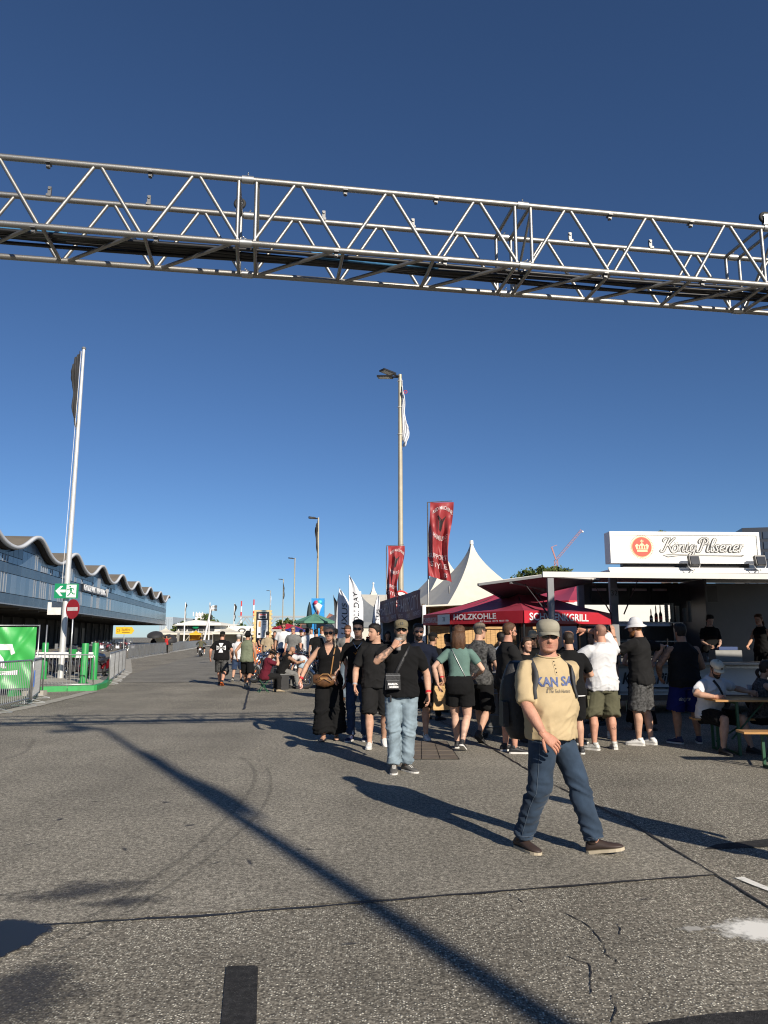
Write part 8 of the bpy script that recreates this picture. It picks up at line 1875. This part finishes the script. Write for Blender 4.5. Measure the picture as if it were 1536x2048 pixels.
for sd in (1, -1):
    pts = [(sd * .145, z, 1) for z in (1.40, 1.37, 1.34)] + [(sd * .155, 1.29, 1), (sd * .166, 1.24, 1), (sd * .176, 1.18, 1)]
    P_ = [Q.hit(x, z, 1, None, .010) for x, z, _ in pts]; P_ = [p_ for p_ in P_ if p_]
    top_ = Q.T((sd * .135, -.03, 1.455)) * Q.sc; back_ = Q.T((sd * .09, -.16, 1.40)) * Q.sc; P_ = [back_, top_] + P_; mb = MB(); L_, R_ = [], []; cc_ = Q.T((0, 0, 1.25)) * Q.sc
    for i, p_ in enumerate(P_):
        t = (P_[min(i + 1, len(P_) - 1)] - P_[max(i - 1, 0)]).normalized(); o_ = (p_ - V((cc_.x, cc_.y, p_.z - (.3 if i < 2 else 0)))).normalized(); sdv = t.cross(o_).normalized(); w = .052 if i < len(P_) - 2 else .04; L_.append(p_ + sdv * w / 2 + o_ * .006); R_.append(p_ - sdv * w / 2 + o_ * .006)
    mb.loft([L_, R_], caps=False, close=False); o = mb.build('shoulder_strap', grey_paint if False else mat('strap_grey', (.05, .052, .057), .7), None, True); o.parent = Q.root; md = o.modifiers.new('t', 'SOLIDIFY'); md.thickness = .012; md.offset = 0
# phone and stool of the man in maroon
c, ax = hold(Fp, 1, .09, .03); mb = MB(); mb.box((0, 0, 0), (.075, .008, .15), Matrix.Rotation(R(-72), 3, 'Z') @ Matrix.Rotation(R(30), 3, 'X')); o = mb.build('phone', black_paint, None, False, c); tag(o, 'dark phone in the hands of the man in maroon', 'phone')
st = empty('folding_stool', (-3.66, 23.0, 0), R(-72), 'low folding stool under the man in maroon', 'stool'); mb = MB(); mb.box((0, 0, .40), (.36, .3, .03)); mb.build('seat', blk, st)
for s_ in (-1, 1):
    for a, b in ((-.15, .15), (.15, -.15)): mb = MB(); mb.tube([(s_ * .16, a, 0), (s_ * .16, b, .39)], .012, 6); mb.build('leg', grn_steel, st)
bx = empty('toolbox_seat', (-3.30, 24.3, 0), R(-66), 'dark crate used as a seat by the man in the vest', 'crate'); mb = MB(); mb.box((0, 0, .235), (.4, .4, .46)); mb.build('crate', black_paint, bx); mb = MB(); mb.box((0, 0, .475), (.42, .42, .02)); mb.build('lid', grey_paint, bx)
# drinks on the beer table, barrel under the parasol, orange box in the crowd
p0 = G(1497, 1392, .77)
for i, (u, v, lb) in enumerate(((1500, 1390, 'tall dark drink glass on the beer table'), (1522, 1389, 'second drink glass farther along the beer table'))):
    p = G(u, v, .77); e = empty('glass', (p.x, p.y, .772), 0, lb, 'glass'); mb = MB(); mb.lathe([(.028, 0), (.04, .15), (.038, .15)], 14); mb.build('cup', MATS['clear_cup'], e, True); mb = MB(); mb.lathe([(.027, .004), (.036, .11), (0, .111)], 14); mb.build('drink', MATS['cola'], e, True)
br_ = empty('barrel', (1.98, 13.5, 0), 0, 'grey wooden barrel table behind the stocky man in profile', 'barrel')
n = 16; bw = mat('barrel_wood', (.16, .155, .145), .8, 0, var=.25, stretch=(6, 6, .6))
for i in range(n):
    mb = MB(); rows = []
    for j in range(7):
        t = j / 6; r = .30 + .05 * math.sin(math.pi * t); a0_, a1_ = 2 * math.pi * (i + .02) / n, 2 * math.pi * (i + .98) / n; rows.append([(r * math.cos(a0_), r * math.sin(a0_), 1.0 * t), (r * math.cos(a1_), r * math.sin(a1_), 1.0 * t), ((r - .03) * math.cos(a1_), (r - .03) * math.sin(a1_), 1.0 * t), ((r - .03) * math.cos(a0_), (r - .03) * math.sin(a0_), 1.0 * t)])
    mb.loft(rows); mb.build('stave', bw, br_)
for z, r in ((.12, .325), (.32, .349), (.68, .349), (.88, .325)):
    mb = MB(); mb.torus((0, 0, z), r, .012, 'Z', 24, 4); mb.build('hoop', grey_paint, br_)
mb = MB(); mb.lathe([(.36, 1.0), (.36, 1.03), (0, 1.03)], 20); mb.build('top', bw, br_)
p = G(512, 1352); ob = empty('orange_sign', (p.x, p.y, 0), R(5), 'orange box sign behind the man in the khaki tank', 'sign'); mb = MB(); mb.box((0, 0, .62), (.34, .3, 1.2)); mb.build('panel', mat('orange_box', (.72, .17, .03), .5), ob)
mb = MB(); mb.box((0, 0, .02), (.4, .36, .04)); mb.build('foot', black_paint, ob)

# ------------------------------------------------------------------ motorcycles
tankc = {k: mat('bike_' + k, v, .18, .25, var=.05, coat=.8) for k, v in {'black': (.012, .012, .013), 'red': (.16, .01, .015), 'silver': (.4, .4, .4), 'blue': (.02, .04, .09)}.items()}
seat_m = mat('bike_seat', (.02, .018, .017), .5, 0, var=.2); eng = mat('engine_metal', (.33, .33, .34), .3, .9, var=.2, scale=30)
def motorcycle(colr, bags=False, screen=False):
    e = empty('motorcycle', (0, 0, 0)); c = tankc[colr]                                # along +Y, front wheel at +.78
    for y, r, w in ((.80, .30, .055), (-.76, .29, .075)):
        we = empty('wheel', (0, y, r), parent=e); mb = MB(); mb.torus((0, 0, 0), r - w, w, 'X', 26, 8); mb.build('tyre', rubber, we, True)
        mb = MB(); mb.torus((0, 0, 0), r - w * 1.9, .014, 'X', 22, 6); mb.lathe([(.04, -.07), (.04, .07)], 10); 
        for k in range(9):
            a = 2 * math.pi * k / 9; mb.tube([(.0, .04 * math.cos(a), .04 * math.sin(a)), (.0, (r - w * 1.9) * math.cos(a), (r - w * 1.9) * math.sin(a))], .006, 4)
        mb.build('rim', chrome, we, True)
        mb = MB(); mb.torus((0, y, r), r + .035, .05, 'X', 14, 8, R(20) if y < 0 else R(15), R(165) if y < 0 else R(150)); mb.build('fender', c, e, True)
    mb = MB()
    for x in (-.10, .10): mb.tube([(x, .80, .30), (x, .52, .92)], .024, 8)
    mb.build('fork', chrome, e, True)
    mb = MB(); mb.tube([(-.40, .22, .98), (-.36, .36, 1.04), (-.12, .50, 1.02), (.12, .50, 1.02), (.36, .36, 1.04), (.40, .22, .98)], .014, 8); mb.build('handlebar', chrome, e, True)
    for x in (-.4, .4):
        mb = MB(); mb.tube([(x, .23, .98), (x * 1.02, .12, .96)], .019, 8); mb.build('grip', rubber, e, True)
        mb = MB(); mb.tube([(x * .85, .38, 1.04), (x * .95, .36, 1.16)], .006, 5); mb.ellipsoid((x * .97, .36, 1.19), (.065, .015, .04), 10, 6); mb.build('mirror', chrome, e, True)
    mb = MB(); mb.ellipsoid((0, .60, .90), (.105, .10, .105), 14, 8); hl = mb.build('headlight', chrome, e, True); mb = MB(); mb.ellipsoid((0, .67, .90), (.085, .035, .085), 14, 6); mb.build('lens', mat('headlight_glass', (.6, .62, .64), .1), hl, True)
    mb = MB(); mb.loft([[V((w * math.cos(a), y, z + h * math.sin(a))) for a in [2 * math.pi * k / 14 for k in range(14)]] for y, w, h, z in ((.46, .05, .05, .84), (.38, .12, .10, .85), (.2, .155, .12, .83), (.0, .13, .10, .80), (-.12, .06, .05, .76))]); mb.build('tank', c, e, True)
    mb = MB(); mb.loft([[V((w * math.cos(a), y, z + h * math.sin(a))) for a in [2 * math.pi * k / 12 for k in range(12)]] for y, w, h, z in ((-.08, .10, .04, .72), (-.25, .16, .05, .69), (-.42, .15, .055, .72), (-.62, .12, .05, .78), (-.8, .08, .04, .79))]); mb.build('seat', seat_m, e, True)
    mb = MB(); mb.box((0, .08, .42), (.26, .42, .26)); mb.build('engine_block', eng, e)
    for y, tl in ((.16, -.35), (-.02, .35)):
        for k in range(5):
            mb = MB(); mb.box((0, y + math.sin(-tl) * .05 * k, .55 + .045 * k), (.19, .15, .03), Matrix.Rotation(tl, 3, 'X')); mb.build('cooling_fin', eng, e)
    for z in (.26, .36):
        mb = MB(); mb.tube([(.13, .16, .5), (.17, .1, z + .05), (.18, -.2, z), (.19, -.95, z + .02)], [.022, .024, .028, .042], 10); mb.build('exhaust_pipe', chrome, e, True)
    mb = MB()
    for x in (-.11, .11): mb.tube([(x, .45, .80), (x, .32, .28), (x, -.35, .28), (x, -.76, .30)], .02, 6); mb.tube([(x, .40, .80), (x, -.35, .62), (x, -.80, .66)], .018, 6)
    mb.build('frame', black_paint, e, True)
    mb = MB(); mb.tube([(-.1, -.05, .26), (-.22, -.18, .0)], .014, 6); mb.build('kickstand', chrome, e)
    mb = MB(); mb.box((0, -1.02, .62), (.18, .02, .13), Matrix.Rotation(-.3, 3, 'X')); mb.build('number_plate', white_paint, e); mb = MB(); mb.ellipsoid((0, -1.0, .74), (.05, .04, .035), 10, 6); mb.build('tail_light', redband, e, True)
    if bags:
        for x in (-.24, .24): mb = MB(); mb.box((x, -.72, .55), (.15, .52, .30), taper=.88); mb.build('saddlebag', c if bags == 2 else seat_m, e)
    if screen: mb = MB(); mb.loft([[V((x, .62 - .25 * x * x * 8 + dz * -.14, .95 + dz * .4 * (1 - x * x * 9))) for x in np.linspace(-.24, .24, 9)] for dz in (0, .5, 1)], caps=False, close=False); mb.build('windscreen', glass_dark, e, True); mb = MB(); mb.ellipsoid((0, .60, .92), (.27, .14, .16), 14, 8); mb.build('fairing', c, e, True)
    return e
protos = {('black', 0): motorcycle('black'), ('red', 1): motorcycle('red', 2, True), ('silver', 1): motorcycle('silver', 1), ('black', 2): motorcycle('black', 2, True), ('blue', 0): motorcycle('blue', 1)}
usedp = set()
def bike(key, pos, yaw, label, group, lean=6):
    o = protos[key] if key not in usedp else copy_tree(protos[key]); usedp.add(key); o.location = (pos[0], pos[1], 0); o.rotation_euler = (0, R(lean), R(yaw)); tag(o, label, 'motorcycle', group)
LB = 'motorcycles parked behind the green island'
bike(('silver', 1), (-14.6, 31.5), 150, 'chrome and black motorcycle parked nearest the green tarpaulin', LB)
bike(('black', 0), (-13.4, 31.0), 160, 'black motorcycle parked behind the flagpole', LB)
bike(('black', 2), (-12.3, 30.6), 165, 'black touring motorcycle parked behind the front green bollard', LB)
bike(('red', 1), (-11.25, 29.6), 168, 'dark red motorcycle parked at the end of the green island', LB)
bike(('blue', 0), (-12.6, 34.0), 160, 'dark blue motorcycle parked in the second row beyond the bollards', LB)
bike(('black', 0), (-14.4, 35.5), 155, 'black motorcycle in the second row behind the flagpole', LB)
bike(('silver', 1), (-15.2, 37.5), 150, 'pale motorcycle deep in the parking row by the dark hall', LB)
for i in range(8):
    k = list(protos)[i % 5]; p = G(270 - i * 11, 1303 - (i % 3) * 2.2); bike(k, (p.x - 1.5, p.y + 4), 120 + 10 * (i % 3), 'small motorcycle of the far rows, ' + ['next to the yellow arrow sign', 'second from the arrow sign', 'third from the arrow sign', 'behind the short barrier row', 'above the red motorcycle', 'above the end bollard', 'beyond the plank', 'deepest beside the flagpole'][i], 'motorcycles in the far parking rows')
CB = 'motorcycles among the crowd'
bike(('black', 0), (-2.55, 25.6), 70, 'black motorcycle behind the bending woman', CB)
bike(('black', 2), (-2.0, 27.4), 75, 'black touring motorcycle with a windscreen in the crowd', CB)
bike(('silver', 1), (-4.05, 27.2), 60, 'chrome motorcycle behind the man in maroon', CB)
bike(('blue', 0), (-1.75, 24.3), 80, 'dark blue motorcycle beside the woman in the black outfit', CB)
bike(('black', 0), (-4.6, 30.0), 60, 'black motorcycle near the orange sign', CB)
bike(('red', 1), (-3.2, 30.5), 65, 'red motorcycle deep in the crowd', CB)
bike(('silver', 1), (-4.9, 34.0), 55, 'chrome motorcycle below the notice totem', CB)
bike(('black', 0), (-3.4, 34.5), 60, 'black motorcycle below the green parasol', CB)
rp_ = G(402, 1313); bike(('black', 0), (rp_.x, rp_.y), 8, 'black motorcycle ridden away along the far road', None, 0)
Person('rider in an olive jacket and red helmet on the far motorcycle', pos=(rp_.x, rp_.y - .25), h=1.78, yaw=8, lvl=2, seated=True, pelvis=(0, 0, .80), lean=10, cut='long', top_c=olive, bot='shorts', bot_c=blk, short=.6, skin='light', feet={1: (.28, .45, .22, 0), -1: (-.28, .45, .22, 0)}, knee={1: (.5, 1, .5), -1: (-.5, 1, .5)}, arms={1: (.38, .48, 1.02), -1: (-.38, .48, 1.02)}, shoes=('sneaker', snk_w, sole_w), cap=('helmet', mat('helmet_black', (.02, .02, .02), .2)), hair=('short', 'black'))
flush()
